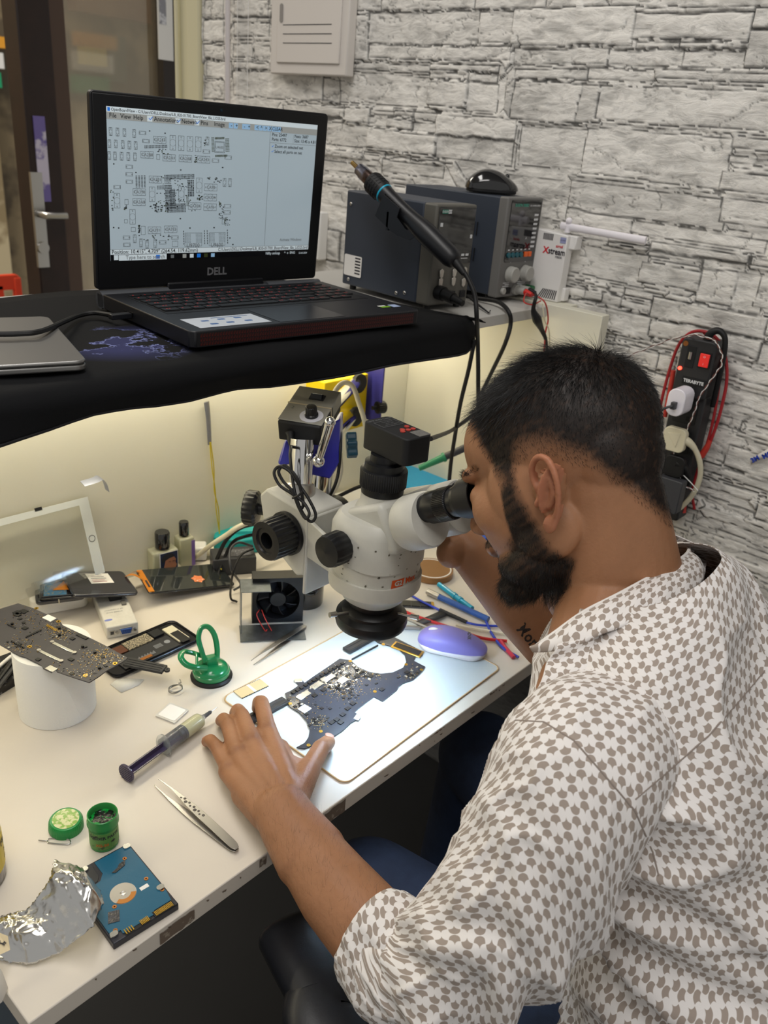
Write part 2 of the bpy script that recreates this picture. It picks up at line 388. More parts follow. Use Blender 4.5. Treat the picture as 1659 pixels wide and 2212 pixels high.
# chipped edge wear: small dark scuffs on the edge band
m_wear = mat('edge_wear', '#6f6154', .8, two=('#a59b8b', 70, .60))
def scuff(pa, pb, z0, z1):
    a = ony(*pa, 0); b = ony(*pb, 0)
    n = 9; top = []; bot = []
    for i in range(n):
        t = i/(n-1); x = a.x+(b.x-a.x)*t
        top.append((x, z1 - random.random()*.003)); bot.append((x, z0 + random.random()*.003))
    vs = [(x, -.0003, z) for x, z in top+bot[::-1]]
    MB().add(vs, [tuple(range(len(vs)))]).build('edge_scuff', m_wear, d, smooth=False)
scuff((345, 2022), (420, 1972), DZ-.021, DZ-.004); scuff((700, 1775), (745, 1745), DZ-.023, DZ-.002); scuff((560, 1880), (575, 1866), DZ-.015, DZ-.001)
scuff((1060, 1490), (1075, 1478), DZ-.006, DZ-.0005); scuff((930, 1590), (960, 1566), DZ-.004, DZ-.0003)
for k in range(16):
    x = .02+random.random()*.8; w = .002+random.random()*.009; z = DZ-random.random()*.015
    MB().add([(x, -.0003, z), (x+w, -.0003, z-.001), (x+w*.8, -.0003, z-.003), (x+w*.2, -.0003, z-.002)], [(0, 3, 2, 1)]).build('edge_scuff', m_wear, d, smooth=False)
MB().bx(0.002, .020, .004, YB, .0, DZ-.025).build('end_panel', mat('bluegrey_panel', '#4a5560', .5), d)
# ================================================================ SHELF UNIT over the bench
sh = thing('shelf_unit', 'cream laminate shelf hutch above the workbench with back panel and side panel', 'shelf', (0, 0, 0))
MB().bx(-.6, XP-.0005, YB, YB+.018, DZ-.1, SZ-.019).build('back_panel', m_panel, sh, bevel=.001)
MB().bx(XP, XS, .1814, YB+.018, DZ+.0005, SZ+.004).build('side_panel', m_panel, sh, bevel=.001)
MB().bx(-.6, XP-.0005, .292, .74, SZ-.018, SZ).build('shelf_board', mat('shelf_grey', '#b9b7b2', .45, var=(3, .04)), sh, bevel=.001)
MB().bx(XS+.0005, XW-.012, .262, .74, SZ-.018, SZ+.004).build('end_filler', m_panel, sh)
# LED strip stuck under the shelf
ls = thing('led_strip', 'warm white light strip running under the shelf board', 'light strip', (0.3, .56, SZ-.0185))
MB().bx(-.85, .86, -.005, .005, -.006, 0).build('strip_housing', mat('strip_white', '#f4f0e0', .4), ls)
MB().bx(-.85, .86, -.004, .004, -.0075, -.0061).build('diffuser', mat('strip_glow', '#fff2cf', .4, emit=8), ls)
# ================================================================ DESK MAT on the shelf
m_mat = mat('mat_cloth', '#07080b', .85, bump=(900, .3, .0004), sheen=0, spec=.25)
nt = m_mat.node_tree
def map_print():
    tc = nt.nodes.new('ShaderNodeTexCoord'); b = nt.nodes['Principled BSDF']
    # pale coast lines and violet land, only around one spot of the print
    vor = nt.nodes.new('ShaderNodeTexNoise'); vor.inputs['Scale'].default_value = 16; vor.inputs['Detail'].default_value = 7; vor.inputs['Roughness'].default_value = .6
    nt.links.new(tc.outputs['Object'], vor.inputs['Vector'])
    line = nt.nodes.new('ShaderNodeValToRGB'); e = line.color_ramp.elements
    e[0].position = .485; e[0].color = (0, 0, 0, 1); e[1].position = .5; e[1].color = (1, 1, 1, 1); x = e.new(.515); x.color = (0, 0, 0, 1)
    nt.links.new(vor.outputs['Fac'], line.inputs['Fac'])
    land = nt.nodes.new('ShaderNodeValToRGB'); land.color_ramp.elements[0].position = .47; land.color_ramp.elements[1].position = .5
    nt.links.new(vor.outputs['Fac'], land.inputs['Fac'])
    sp = nt.nodes.new('ShaderNodeVectorMath'); sp.operation = 'DISTANCE'; c = on(262, 745, SZ+.002)
    sp.inputs[1].default_value = (c.x, c.y, c.z); nt.links.new(tc.outputs['Object'], sp.inputs[0])
    fall = nt.nodes.new('ShaderNodeMapRange'); fall.inputs['From Min'].default_value = .095; fall.inputs['From Max'].default_value = .045
    nt.links.new(sp.outputs['Value'], fall.inputs['Value'])
    def mul(a, b_):
        n = nt.nodes.new('ShaderNodeMath'); n.operation = 'MULTIPLY'; nt.links.new(a, n.inputs[0]); nt.links.new(b_, n.inputs[1]); return n.outputs[0]
    m1 = nt.nodes.new('ShaderNodeMix'); m1.data_type = 'RGBA'; m1.inputs['A'].default_value = (*hx('#07080b'), 1); m1.inputs['B'].default_value = (*hx('#2c2f55'), 1)
    nt.links.new(mul(land.outputs['Color'], fall.outputs['Result']), m1.inputs['Factor'])
    m2 = nt.nodes.new('ShaderNodeMix'); m2.data_type = 'RGBA'; m2.inputs['B'].default_value = (*hx('#7a82b4'), 1)
    nt.links.new(m1.outputs['Result'], m2.inputs['A']); nt.links.new(mul(line.outputs['Color'], fall.outputs['Result']), m2.inputs['Factor'])
    nt.links.new(m2.outputs['Result'], b.inputs['Base Color'])
map_print()
# front (hanging) hem traced in true position: the mat lies on the shelf and curls over its front edge
zt = SZ+.003
hem = [(-40, 968), (0, 957), (100, 930), (200, 897), (280, 882), (340, 878), (420, 868), (520, 845), (600, 838), (680, 820), (750, 805), (830, 788), (880, 780), (940, 770), (985, 764), (1015, 757), (1024, 742)]
def mat_mesh():
    n = 60; m = MB(); rows = []
    right = .955
    # right end profile: corner rounded; y along hem gives how low it hangs
    hemx = [ony(px, py, .278) for px, py in hem]
    xs = [p.x for p in hemx]; zs = [p.z for p in hemx]
    X = np.linspace(-.55, .936, n); Zh = np.interp(X, xs, zs)
    back = .715
    vs = []
    nprof = 26
    for i, x in enumerate(X):
        drop = max(zt-Zh[i], .004)
        prof = []
        yb_ = back - max(0, x-.86)*6.0 if x > .86 else back
        # on shelf
        for k in range(12): prof.append((yb_+(.30-yb_)*k/11, zt + .0012*math.sin(x*31+k)))
        # curl
        for k in range(1, 8):
            a = k/7*PI/2; prof.append((.30-.022*math.sin(a), zt-.02*(1-math.cos(a))*min(1, drop/.02)))
        dr = max(0, drop-.02)
        for k in range(1, 8):
            t = k/7; prof.append((.278-.010*t*math.sin(x*9+1)-.004*t*math.sin(x*23), zt-.02*min(1, drop/.02)-dr*t))
        vs.append(prof)
    m.grid(lambda u, v: (0, 0, 0), 2, 2); m.v = []; m.f = []; m.mi = []
    P = [(X[i], *vs[i][k]) for i in range(n) for k in range(nprof)]
    F = [(i*nprof+k, i*nprof+k+1, (i+1)*nprof+k+1, (i+1)*nprof+k) for i in range(n-1) for k in range(nprof-1)]
    m.add(P, F); m.build('cloth', m_mat, dm, solid=.0035, ang=180)
    h = MB().tube([(X[i], vs[i][-1][0], vs[i][-1][1]) for i in range(n)], .0024, 6, sub=1); h.build('stitched_hem', mat('hem_thread', '#14151b', .8, bump=(2500, .8, .001)), dm)
dm = thing('desk_mat', 'long black cloth desk mat with faint map print drooping over the shelf edge', 'mat', (0, 0, 0))
mat_mesh()
# ================================================================ OPEN LAPTOP
LX, LY, LYAW = .4166, .3277, -6.344
LM = rotz((LX, LY, SZ+.0068), LYAW)
W_, D_ = .385, .270
lp = thing('open_laptop', 'open black gaming laptop showing a circuit board diagram, on the black desk mat', 'laptop', LM)
m_lap = mat('laptop_black', '#1a1b1f', .42, bump=(1500, .08, .0003)); m_lapg = mat('laptop_grey', '#4a4c50', .35)
b = MB(); b.prism([(0, .006), (.006, 0), (W_-.006, 0), (W_, .006), (W_, D_-.03), (0, D_-.03)], .002, .0225)
b.build('base', m_lap, lp, bevel=.0015)
hb = MB(); hb.cyl((0, D_-.018, .0125), (.105, D_-.018, .0125), .0125, n=24).cyl((.28, D_-.018, .0125), (W_, D_-.018, .0125), .0125, n=24); hb.bx(0, W_, D_-.032, D_-.012, .003, .021)
hb.build('hinge_bar', m_lapg, lp)
g = MB(); gm = mat('grille_red', '#4a1512', .4)
for i in range(92):
    x = .012+i*.0039; 
    for j in range(3):
        z = .0045+j*.0052; g.add([(x, -.0006, z), (x+.0031, -.0006, z), (x+.0015, -.0006, z+.0042)], [(0, 1, 2)], mi=0)
        g.add([(x+.0035, -.0006, z+.0044), (x+.0021, -.0006, z+.0044), (x+.0034, -.0006, z+.0006)], [(0, 1, 2)], mi=0)
g.bx(.008, W_-.008, -.0004, .001, .003, .0205, mi=1)
g.build('speaker_grille', [gm, m_blackm], lp, smooth=False)
MB().bx(.135, .245, .006, .085, .0226, .0229).build('trackpad', mat('trackpad', '#202126', .3), lp)
st = MB(); st.bx(.02, .125, .012, .062, .0227, .0231, mi=0)
for k, (x, y) in enumerate([(.045, .044), (.07, .046), (.095, .047), (.048, .026), (.072, .027), (.1, .028)]): st.rbox(.011, .006, .0231, .0233, .002, (x, y), mi=1)
st.add([(.06, .054, .0233), (.115, .054, .0233), (.115, .056, .0233), (.06, .056, .0233)], [(0, 1, 2, 3)], mi=1)
st.build('info_sticker', [mat('sticker_white', '#c9cfd6', .3), mat('sticker_blue', '#4a6a9c', .4)], lp)
s2 = MB(); s2.bx(.335, .355, .030, .045, .0227, .0230, mi=0); s2.bx(.336, .353, .031, .038, .0230, .0231, mi=1); s2.bx(.336, .350, .039, .044, .0230, .0231, mi=2); s2.build('graphics_sticker', [m_black, mat('green_sticker', '#7fb52a', .4), m_paper], lp)
MB().bx(.358, .372, .030, .045, .0227, .0230).build('processor_sticker', mat('lilac_sticker', '#aebfe0', .4), lp)
kd = MB().bx(.022, .365, .098, .222, .0221, .0229).build('keyboard_well', mat('key_well', '#111215', .5), lp)
m_key = mat('keycap', '#17181b', .5); m_leg = mat('key_legend', '#9c2420', .5, emit=.35)
rows = [(.2095, [1]*19, .0095), (.193, [1]*13+[1.8]+[0]+[1]*4, .0155), (.174, [1.5]+[1]*12+[1.3]+[0]+[1]*4, .0155), (.155, [1.8]+[1]*11+[2.0]+[0]+[1]*3, .0155), (.136, [2.3]+[1]*10+[2.5]+[0]+[1]*4, .0155), (.117, [1.3, 1, 1, 1.2, 5.2, 1, 1, 1, 1, 1]+[0]+[1]*3, .0155)]
kc = 0; rk = random.Random(3)
for y, ws, kh in rows:
    tot = sum(w if w else .25 for w in ws); u = .338/tot; x = .0245
    for i, wv in enumerate(ws):
        ww = (wv if wv else .25)*u
        if wv and kc < 99:
            k = MB(); k.rbox(ww-.0022, kh-.0022, .0229, .0246, .0012, (x+ww/2, y-kh/2+.008)); 
            if wv < 3:
                for q in range(1+rk.randrange(2)): k.bx(x+ww*.3+q*.004, x+ww*.3+q*.004+.0022, y+.0015, y+.0036, .0246, .02465, mi=1)
            k.build('key', [m_key, m_leg], kd, smooth=False); kc += 1
        x += ww
MB().bx(-.0008, .004, .15, .16, .009, .015).bx(-.0008, .004, .17, .176, .008, .014).build('side_port', mat('port_hole', '#08080a', .4), lp)
# lid
TH = math.radians(86.6); LO = Vector((0, D_-.0122, .0245))
lu = Vector((0, -math.cos(TH), math.sin(TH)))
LMat = frame(LO, (1, 0, 0), Vector((1, 0, 0)).cross(lu))     # lid frame: x across, y up the lid, z toward the viewer
ld = MB(); ld.rbox(W_, .253, -.011, -.0015, .006, (W_/2, .1265), LMat); ld.build('lid', mat('lid_black', '#0d0e12', .5), lp, bevel=.0012)
bz = MB(); bz.prism([(0.003, .003), (W_-.003, .003), (W_-.003, .25), (.003, .25)], -.0015, -.0002, LMat); bz.build('bezel', mat('bezel_black', '#0b0c0f', .38), lp, bevel=.0006)
hn = MB(); hn.prism([(.105, -.022), (.28, -.022), (.277, .006), (.108, .006)], -.012, .003, LMat); hn.build('hinge', mat('hinge_black', '#121317', .35), lp, bevel=.002)
MB().text('DELL', .0155, LMat @ Matrix.Translation((.192, .019, .0001)), bold=.03).build('lid_logo', mat('logo_grey', '#a2a4a8', .3, .6), lp, smooth=False)
MB().cyl((.192, .244, 0), (.192, .244, .0004), .002, M=LMat, n=12).build('webcam', mat('lens', '#22303a', .1), lp)
SX0, SX1, SY0, SY1 = .021, .364, .040, .236
sw, shh = SX1-SX0, SY1-SY0
m_scr = mat('screen_glow', (.36, .44, .49), .16, emit=.40)
scr = MB(); scr.bx(SX0, SX1, SY0, SY1, -.0003, .0001, LMat); scr_o = scr.build('screen', m_scr, lp, smooth=False)
H = None
def hom():
    src = [(135, 168), (1508, 335), (1420, 1175), (140, 1187)]; dst = [(0, 0), (1, 0), (1, 1), (0, 1)]
    A = []; B = []
    for (x, y), (u, v) in zip(src, dst):
        A += [[x, y, 1, 0, 0, 0, -u*x, -u*y], [0, 0, 0, x, y, 1, -v*x, -v*y]]; B += [u, v]
    return np.linalg.solve(np.array(A, float), np.array(B, float))
Hh = hom()
def suv(x, y):
    q = Hh[6]*x+Hh[7]*y+1; return ((Hh[0]*x+Hh[1]*y+Hh[2])/q, (Hh[3]*x+Hh[4]*y+Hh[5])/q)
sc = MB(); EZ = .0003
def srect(u0, v0, u1, v1, mi=0, z=EZ):
    u0, u1 = max(u0, 0), min(u1, 1); v0, v1 = max(v0, 0), min(v1, 1)
    x0, x1 = SX0+u0*sw, SX0+u1*sw; y0, y1 = SY1-v0*shh, SY1-v1*shh
    sc.add([(x0, y1, z), (x1, y1, z), (x1, y0, z), (x0, y0, z)], [(0, 1, 2, 3)], LMat, mi)
def stext(t, u, v, size, mi=0, align='LEFT', sx=.95, z=EZ*1.6, bold=.01):
    sc.text(t, size, LMat @ Matrix.Translation((SX0+u*sw, SY1-v*shh, z)), mi, align=align, bold=bold, sx=sx)
# content materials: 0 dark ink 1 bar grey 2 white 3 taskbar 4 blue 5 green 6 pale blue 7 mid grey
cm = [mat('scr_ink', '#2d3236', .3), mat('scr_bar', (.38, .40, .39), .3, emit=.2), mat('scr_white', (.55, .63, .67), .3, emit=.42), mat('scr_task', '#0b0d12', .25), mat('scr_blue', '#1d6fd0', .3, emit=.4), mat('scr_green', '#46502c', .3), mat('scr_pale', '#8fb6d8', .3, emit=.35), mat('scr_mid', '#7d8488', .3, emit=.1)]
srect(0, 0, 1, .033, 2); srect(0, .033, 1, .076, 1, EZ*1.1); srect(0, .922, 1, .957, 2); srect(0, .957, 1, 1, 3)
srect(.745, .076, .7465, .922, 7, EZ*1.3); srect(0, .921, 1, .9235, 7, EZ*1.2); srect(.747, .15, 1, .152, 7)
srect(.87, .085, .871, .15, 7)
stext('OpenBoardView - C:\\Users\\DELL\\Desktop\\LB_820-01700_BoardView_file_LO25.brd', .018, .017, .0052); srect(.004, .006, .014, .028, 4, EZ*1.3)
for t, u in (('File', .010), ('View', .055), ('Help', .108), ('Annotations', .195), ('Netweb', .315), ('Pins', .402), ('Image', .465)): stext(t, u, .054, .0078)
for u in (.170, .292, .378):
    srect(u-.004, .037, u+.018, .073, 2, EZ*1.3); stext('\u2713', u, .054, .009, 4)
for u, t in ((.545, '-'), (.568, '+'), (.61, '-'), (.63, '+'), (.672, '<'), (.694, '^'), (.716, '>'), (.738, 'X')): srect(u-.009, .037, u+.011, .073, 6, EZ*1.3); stext(t, u, .054, .007)
srect(.752, .037, .80, .073, 6, EZ*1.3); stext('CLEAR', .754, .054, .0068)
for t, u, v in (('Pins: 25497', .755, .094), ('Parts: 6772', .755, .127), ('Nets: 3687', .876, .094), ('Size: 13.45 x 4.81"', .876, .127), ('Zoom on selected net', .772, .175), ('Select all parts on net', .772, .212)): stext(t, u, v, .0062)
for v in (.175, .212): stext('\u2713', .755, v, .006, 4)
stext('Position: 10.415", 4.709" (264.54, 119.62mm)', .005, .94, .0078); stext('C:\\Users\\DELL\\Desktop\\LB_820-01700_BoardView_file_LO25.brd', .995, .94, .0066, align='RIGHT')
stext('Activate Windows', .83, .875, .006, 7)
srect(.035, .96, .25, 1, 2, EZ*1.2); stext('Type here to search', .065, .98, .0078, 7); stext('\u25a0', .012, .98, .009, 2)
for u, c in ((.21, 4), (.335, 1), (.37, 2), (.405, 4), (.44, 5), (.475, 6)): srect(u-.009, .966, u+.009, .994, c, EZ*1.3)
srect(.27, .968, .285, .992, 7, EZ*1.3); stext('Nifty smlcap', .755, .98, .0058, 2); stext('^  o  ENG', .86, .98, .0055, 2); stext('23-05-2024', .945, .985, .0038, 2)
LW = .0011
def sbox(cx, cy, w, h, mi=0, pads=True, circ=False, t=None):
    u0, v0 = suv(cx-w/2, cy-h/2); u1, v1 = suv(cx+w/2, cy+h/2); u0b, _ = suv(cx-w/2, cy); u1b, _ = suv(cx+w/2, cy)
    uc, vc = suv(cx, cy); du = abs(u1b-u0b)/2; _, va = suv(cx, cy-h/2); _, vb = suv(cx, cy+h/2); dv = abs(vb-va)/2
    if uc < 0 or vc > .92: return
    l = LW; k = sw/shh
    srect(uc-du, vc-dv, uc+du, vc-dv+l*k, mi); srect(uc-du, vc+dv-l*k, uc+du, min(vc+dv, .92), mi); srect(uc-du, vc-dv, uc-du+l, min(vc+dv, .92), mi); srect(uc+du-l, vc-dv, uc+du, min(vc+dv, .92), mi)
    if circ:
        r = min(du*sw, dv*shh)*1.05; n = 20; X, Y = SX0+uc*sw, SY1-vc*shh
        vs = []; 
        for i in range(n):
            a = 2*PI*i/n; vs += [(X+r*math.cos(a), Y+r*math.sin(a), EZ), (X+(r-.00035)*math.cos(a), Y+(r-.00035)*math.sin(a), EZ)]
        sc.add(vs, [(2*i, (2*i+2) % (2*n), (2*i+3) % (2*n), 2*i+1) for i in range(n)], LMat, 7)
    if pads:
        hor = w > h
        for s_ in (-1, 1):
            pu, pv = (uc+s_*du*.78, vc) if hor else (uc, vc+s_*dv*.78)
            a_ = .0022 if hor or 1 else .002; srect(pu-a_, pv-a_*k*1.1, pu+a_, pv+a_*k*1.1, mi); srect(pu-a_*.5, pv-a_*k*.5, pu+a_*.5, pv+a_*k*.5, 2, EZ*1.2)
    if t: stext(t, uc, vc, .0062, 7, align='CENTER')
for x, y in ((160, 337), (205, 342), (250, 347), (314, 355), (150, 417), (192, 420), (237, 425), (281, 430), (322, 434), (147, 495), (184, 499), (228, 502), (272, 505), (316, 508), (791, 418), (895, 692), (930, 694), (301, 1045), (341, 1073), (380, 1083), (433, 1080)): sbox(x, y, 21, 54, circ=True)
for x, y in ((369, 353), (390, 407), (277, 573), (275, 622), (275, 671), (194, 703), (783, 487), (840, 548), (923, 530), (247, 1036), (248, 1083), (482, 1073), (563, 1043), (910, 848), (907, 888)): sbox(x, y, 46, 24)
for x, y, t in ((480, 402, 'CA247'), (395, 497, 'CA2B0'), (539, 521, 'CA2A1'), (645, 529, 'CA2A8'), (763, 539, 'CA243'), (446, 661, 'CA301'), (338, 740, 'CA390'), (335, 806, 'CA3A0'), (805, 722, 'CA98'), (800, 788, 'CA304'), (797, 851, 'CA96'), (697, 841, 'CA300'), (431, 993, 'CA391'), (537, 989, 'CA392')): sbox(x, y, 84, 46, circ=True, t=t)
for x, y in ((565, 423), (620, 428), (677, 433), (731, 438), (422, 757), (612, 760), (730, 707), (191, 793), (290, 901)): sbox(x, y, 38, 98, circ=True)
for x, y, w, h in ((870, 460, 66, 74), (870, 460, 56, 62), (467, 513, 22, 34), (253, 804, 24, 36), (460, 855, 26, 38), (293, 984, 30, 28), (357, 992, 28, 58), (563, 1085, 38, 38), (888, 948, 32, 32), (246, 929, 22, 24), (683, 1060, 112, 88), (838, 1060, 104, 88)): sbox(x, y, w, h, pads=False)
stext('U9700', suv(680, 1095)[0], .905, .0085, 7, 'CENTER'); stext('U9600', suv(835, 1095)[0], .905, .0085, 7, 'CENTER'); stext('U4600', suv(868, 462)[0], suv(868, 462)[1], .005, 7, 'CENTER')
rr = random.Random(5)
def dots(x0, y0, x1, y1, n, w=(6, 12), h=(4, 8), c=(0, 0, 5)):
    for _ in range(n):
        x = rr.uniform(x0, x1); y = rr.uniform(y0, y1); a, b_ = rr.uniform(*w), rr.uniform(*h); u0, v0 = suv(x, y); u1, v1 = suv(x+a, y+b_)
        if v1 < .92 and u0 > 0: srect(u0, v0, u1, v0+(v1-v0), rr.choice(c))
def gridd(x0, y0, nx, ny, dx, dy, w, h, c=0):
    for i in range(nx):
        for j in range(ny):
            u0, v0 = suv(x0+i*dx, y0+j*dy); u1, v1 = suv(x0+i*dx+w, y0+j*dy+h)
            if v1 < .92: srect(u0, v0, u1, v1, c)
gridd(505, 632, 22, 3, 9, 11, 5, 8); gridd(505, 632, 5, 22, 9, 11, 6, 5); gridd(455, 702, 10, 3, 10, 9, 7, 5); gridd(316, 632, 4, 9, 18, 9, 11, 5)
gridd(655, 670, 4, 10, 11, 11, 7, 8); gridd(510, 730, 6, 12, 11, 8, 7, 4); gridd(515, 822, 14, 6, 9, 10, 6, 7); gridd(380, 435, 16, 2, 9.5, 11, 5, 9); gridd(540, 730, 4, 9, 9, 14, 4, 10); gridd(645, 770, 2, 8, 8, 9, 4, 7, 5)
dots(400, 810, 520, 870, 34); dots(450, 640, 700, 870, 90, (4, 9), (3, 8)); dots(780, 652, 872, 690, 14); dots(712, 768, 745, 805, 12); dots(850, 815, 880, 925, 26, (5, 9), (4, 7)); dots(885, 915, 920, 970, 22, (4, 8), (3, 6), (5, 0)); dots(225, 820, 260, 860, 7); dots(350, 1020, 530, 1060, 14); dots(320, 950, 332, 1030, 14); dots(145, 680, 165, 850, 9); dots(765, 400, 780, 460, 6); dots(700, 505, 716, 560, 10); dots(455, 460, 530, 495, 10)
for a, b_, n in ((840, 395, 8), (840, 510, 10)): gridd(a, b_, n, 1, 8, 6, 5, 14, 5)
gridd(818, 395, 2, 11, 9, 9, 7, 5, 5); gridd(908, 405, 3, 9, 9, 10, 6, 6, 5)
gridd(630, 1022, 5, 7, 8, 9, 3, 4); gridd(700, 1022, 5, 7, 8, 9, 3, 4); gridd(785, 1022, 5, 7, 8, 9, 3, 4); gridd(850, 1022, 5, 7, 8, 9, 3, 4)
for x in (618, 754, 772, 903): gridd(x, 1000, 1, 6, 1, 16, 4, 11)
for x, y in ((608, 599), (597, 917), (658, 980), (815, 981), (916, 1051), (315, 607), (171, 547), (411, 337), (512, 355), (881, 590), (934, 1094), (160, 964), (193, 968), (157, 849)): gridd(x, y, 1, 1, 1, 1, 9, 8)
sc.build('screen_content', cm, scr_o, smooth=False)
# power cable of the laptop
cb = thing('laptop_cable', 'black cable running from the open laptop across the closed silver laptop', 'cable', (0, 0, 0))
pc = [on(-30, 722, SZ+.026), on(40, 721, SZ+.026), on(90, 715, SZ+.026), on(140, 694, SZ+.018), on(170, 682, SZ+.011), on(205, 676, SZ+.012), on(243, 681, SZ+.0155)]
MB().tube(pc, .0032, 8).build('cord', m_rubber, cb, world=True)
a = LM @ Vector((-.004, .143, .0125)); c_ = LM @ Vector((-.032, .145, .011))
MB().bx(-.030, -.0015, .150, .161, .0075, .0145, LM).build('plug', m_black, cb, world=True, bevel=.001)
# ================================================================ CLOSED SILVER LAPTOP
sm = rotz((-.0265, .4015, SZ+.0068), -17.7)
s = thing('closed_silver_laptop', 'closed thin silver laptop lying on the left of the black desk mat', 'laptop', sm)
m_sil = mat('silver_lid', '#8b8a88', .38, .75, bump=(1200, .05, .0003))
MB().rbox(.31, .2202, .0014, .0078, .012, (.155, .110)).build('base', m_sil, s, bevel=.0018, seg=3)
MB().rbox(.31, .2202, .0083, .0126, .012, (.155, .110)).build('lid', m_sil, s, bevel=.0018, seg=3)
MB().rbox(.302, .213, .0076, .0085, .010, (.155, .110)).build('lid_seam', m_blackm, s)
# ================================================================ HOT AIR STATION
RM = rotz((.9191, .3679, SZ+.001), -4.7)
rw = thing('hot_air_station', 'dark grey box-shaped hot air rework station with glossy display, left of the taller unit', 'rework station', RM)
m_box = mat('station_blue_black', '#343b47', .5, bump=(900, .12, .0003)); m_face = mat('station_face', '#5a5852', .5, bump=(800, .1, .0003)); m_gloss = mat('gloss_black', '#101113', .05, coat=1)
MB().bx(0, .098, .028, .218, .008, .168).build('case', m_box, rw, bevel=.003, seg=3)
MB().bx(0, .098, 0, .029, .008, .168).build('front_shell', m_face, rw, bevel=.0035, seg=3)
MB().prism([(.006, .095), (.034, .075), (.094, .075), (.094, .164), (.006, .164)], 0, .0012, frame((0, -.0002, 0), (1, 0, 0), (0, -1, 0))).build('display', m_gloss, rw, bevel=.0005)
lg = MB(); F_ = frame((0, -.0016, 0), (1, 0, 0), (0, -1, 0)); lg.bx(.012, .026, .154, .160, 0, .0003, F_, 0); lg.bx(.026, .034, .154, .160, 0, .0003, F_, 1)
lg.text('SUGON', .0045, F_ @ Matrix.Translation((.019, .157, .0005)), 1, bold=.02); lg.text('8610', .004, F_ @ Matrix.Translation((.030, .157, .0005)), 2)
lg.bx(.050, .085, .0825, .0835, 0, .0003, F_, 1)
for i in range(4): lg.bx(.048+i*.0105, .0555+i*.0105, .087, .0905, 0, .0003, F_, 1)
lg.bx(.010, .016, .134, .140, 0, .0003, F_, 1); lg.bx(.086, .091, .115, .121, 0, .0003, F_, 1)
lg.build('display_marks', [mat('teal_logo', '#2c7f6b', .4), m_whiteink, m_ink], rw, smooth=False)
for x, y in ((.024, .060), (.024, .046), (.056, .060), (.056, .046), (.082, .061), (.082, .043)):
    k = MB(); k.prism([(x-.005, y+.005), (x, y+.008), (x+.005, y+.005), (x+.004, y-.005), (x, y-.008), (x-.004, y-.005)], 0, .0022, F_); k.build('push_button', mat('silver_button', '#c6c2ba', .25, .6), rw, bevel=.0008)
for x in (.050, .076): MB().bx(x, x+.013, .018, .030, -.0004, .002, F_).build('rocker_switch', m_black, rw, bevel=.0006)
for x, y in ((.012, .012), (.086, .012), (.012, .2), (.086, .2)): MB().cyl((x, y, 0), (x, y, .009), .006, n=14).build('foot', m_rubber, rw)
for y, z in ((.205, .146), (.05, .146), (.2, .018), (.055, .020), (.075, .016)): 
    MB().ell((-.0005, y, z), .0018, .0032, .0032, nu=12, nv=8).build('screw', m_steel, rw)
lb = MB(); SF = frame((-.0006, .218, 0), (0, -1, 0), (-1, 0, 0)); lb.rbox(.046, .036, 0, .0006, .003, (.028, .043), SF, 0)
for i in range(6): lb.bx(.034, .048, .056-i*.0052, .0585-i*.0052, .0006, .0008, SF, 1)
lb.build('side_sticker', [m_paper, m_ink], rw, smooth=False)
hp = [(828, 420), (863, 450), (857, 470), (874, 494), (895, 512), (884, 519), (858, 509), (845, 500), (810, 466)]
hd = MB(); hq = [onx(a, b_, .868) for a, b_ in hp]; hd.add(hq + [q+Vector((.0015, 0, 0)) for q in hq], [tuple(range(9))[::-1], tuple(range(9, 18))]+[(k, (k+1) % 9, 9+(k+1) % 9, 9+k) for k in range(9)])
hd.build('gun_holder', mat('holder_black', '#16181d', .5), rw, world=True, smooth=False)
ha = MB(); A_ = onx(835, 432, .868); B_ = onx(850, 470, .868); ha.box(.052, .004, .028, ((A_.x+.026), (A_.y+B_.y)/2+.004, (A_.z+B_.z)/2-.019), None); ha.build('holder_arm', MATS['holder_black'], rw, world=True)
sk = MB().cyl((.022, 0, .030), (.022, -.014, .029), .012, n=18).cyl((.022, -.014, .029), (.022, -.036, .026), .0095, n=18).cyl((.022, -.036, .026), (.022, -.058, .022), .0072, .005, n=14); sk.build('hose_plug', m_rubber, rw)
# hot air gun
def GX(px, py, x=.889): return onx(px, py, x)
ax = [GX(759, 352), GX(774, 366), GX(777, 370), GX(812, 400), GX(818, 407), GX(858, 436), GX(880, 462), GX(930, 508), GX(965, 540), GX(983, 562)]
gdir = (ax[9]-ax[0]).normalized()
gun = thing('hot_air_gun', 'black hot air gun with brass nozzle and thin cyan ring, held on the station side', 'heat gun', (0, 0, 0))
P0, P1 = GX(774, 364), GX(985, 566)
ga = (P1-P0).normalized(); gM = frame(P0, (1, 0, 0), ga); L = (P1-P0).length
MB().lathe([(.0026, -.016), (.0036, -.017), (.0040, -.002), (.0046, .002)], gM, 16).build('nozzle', mat('brass', '#b89a62', .22, 1), gun, world=True)
MB().lathe([(.004, .001), (.0098, .002), (.0103, .010), (.0112, .012), (.0112, .042)], gM, 24).build('heater_tube', mat('tempered_steel', '#6b5a55', .25, 1, two=('#8c8ea0', 40, .5)), gun, world=True)
MB().lathe([(.012, .034), (.0165, .036), (.0175, .042), (.0170, .062), (.0155, .068)], gM, 28).build('vent_collar', m_rubber, gun, world=True)
vt = MB()
for k in range(14):
    a = 2*PI*k/14
    for z in (.041, .047, .053, .059): vt.box(.0012, .005, .0028, (.0172, 0, z), gM @ Matrix.Rotation(a, 4, 'Z'))
vt.build('vent_slots', m_blackm, gun, world=True)
MB().lathe([(.0150, .0665), (.0158, .068), (.0156, .070), (.0148, .0705)], gM, 28).build('cyan_ring', mat('cyan', '#1fa3c4', .35), gun, world=True)
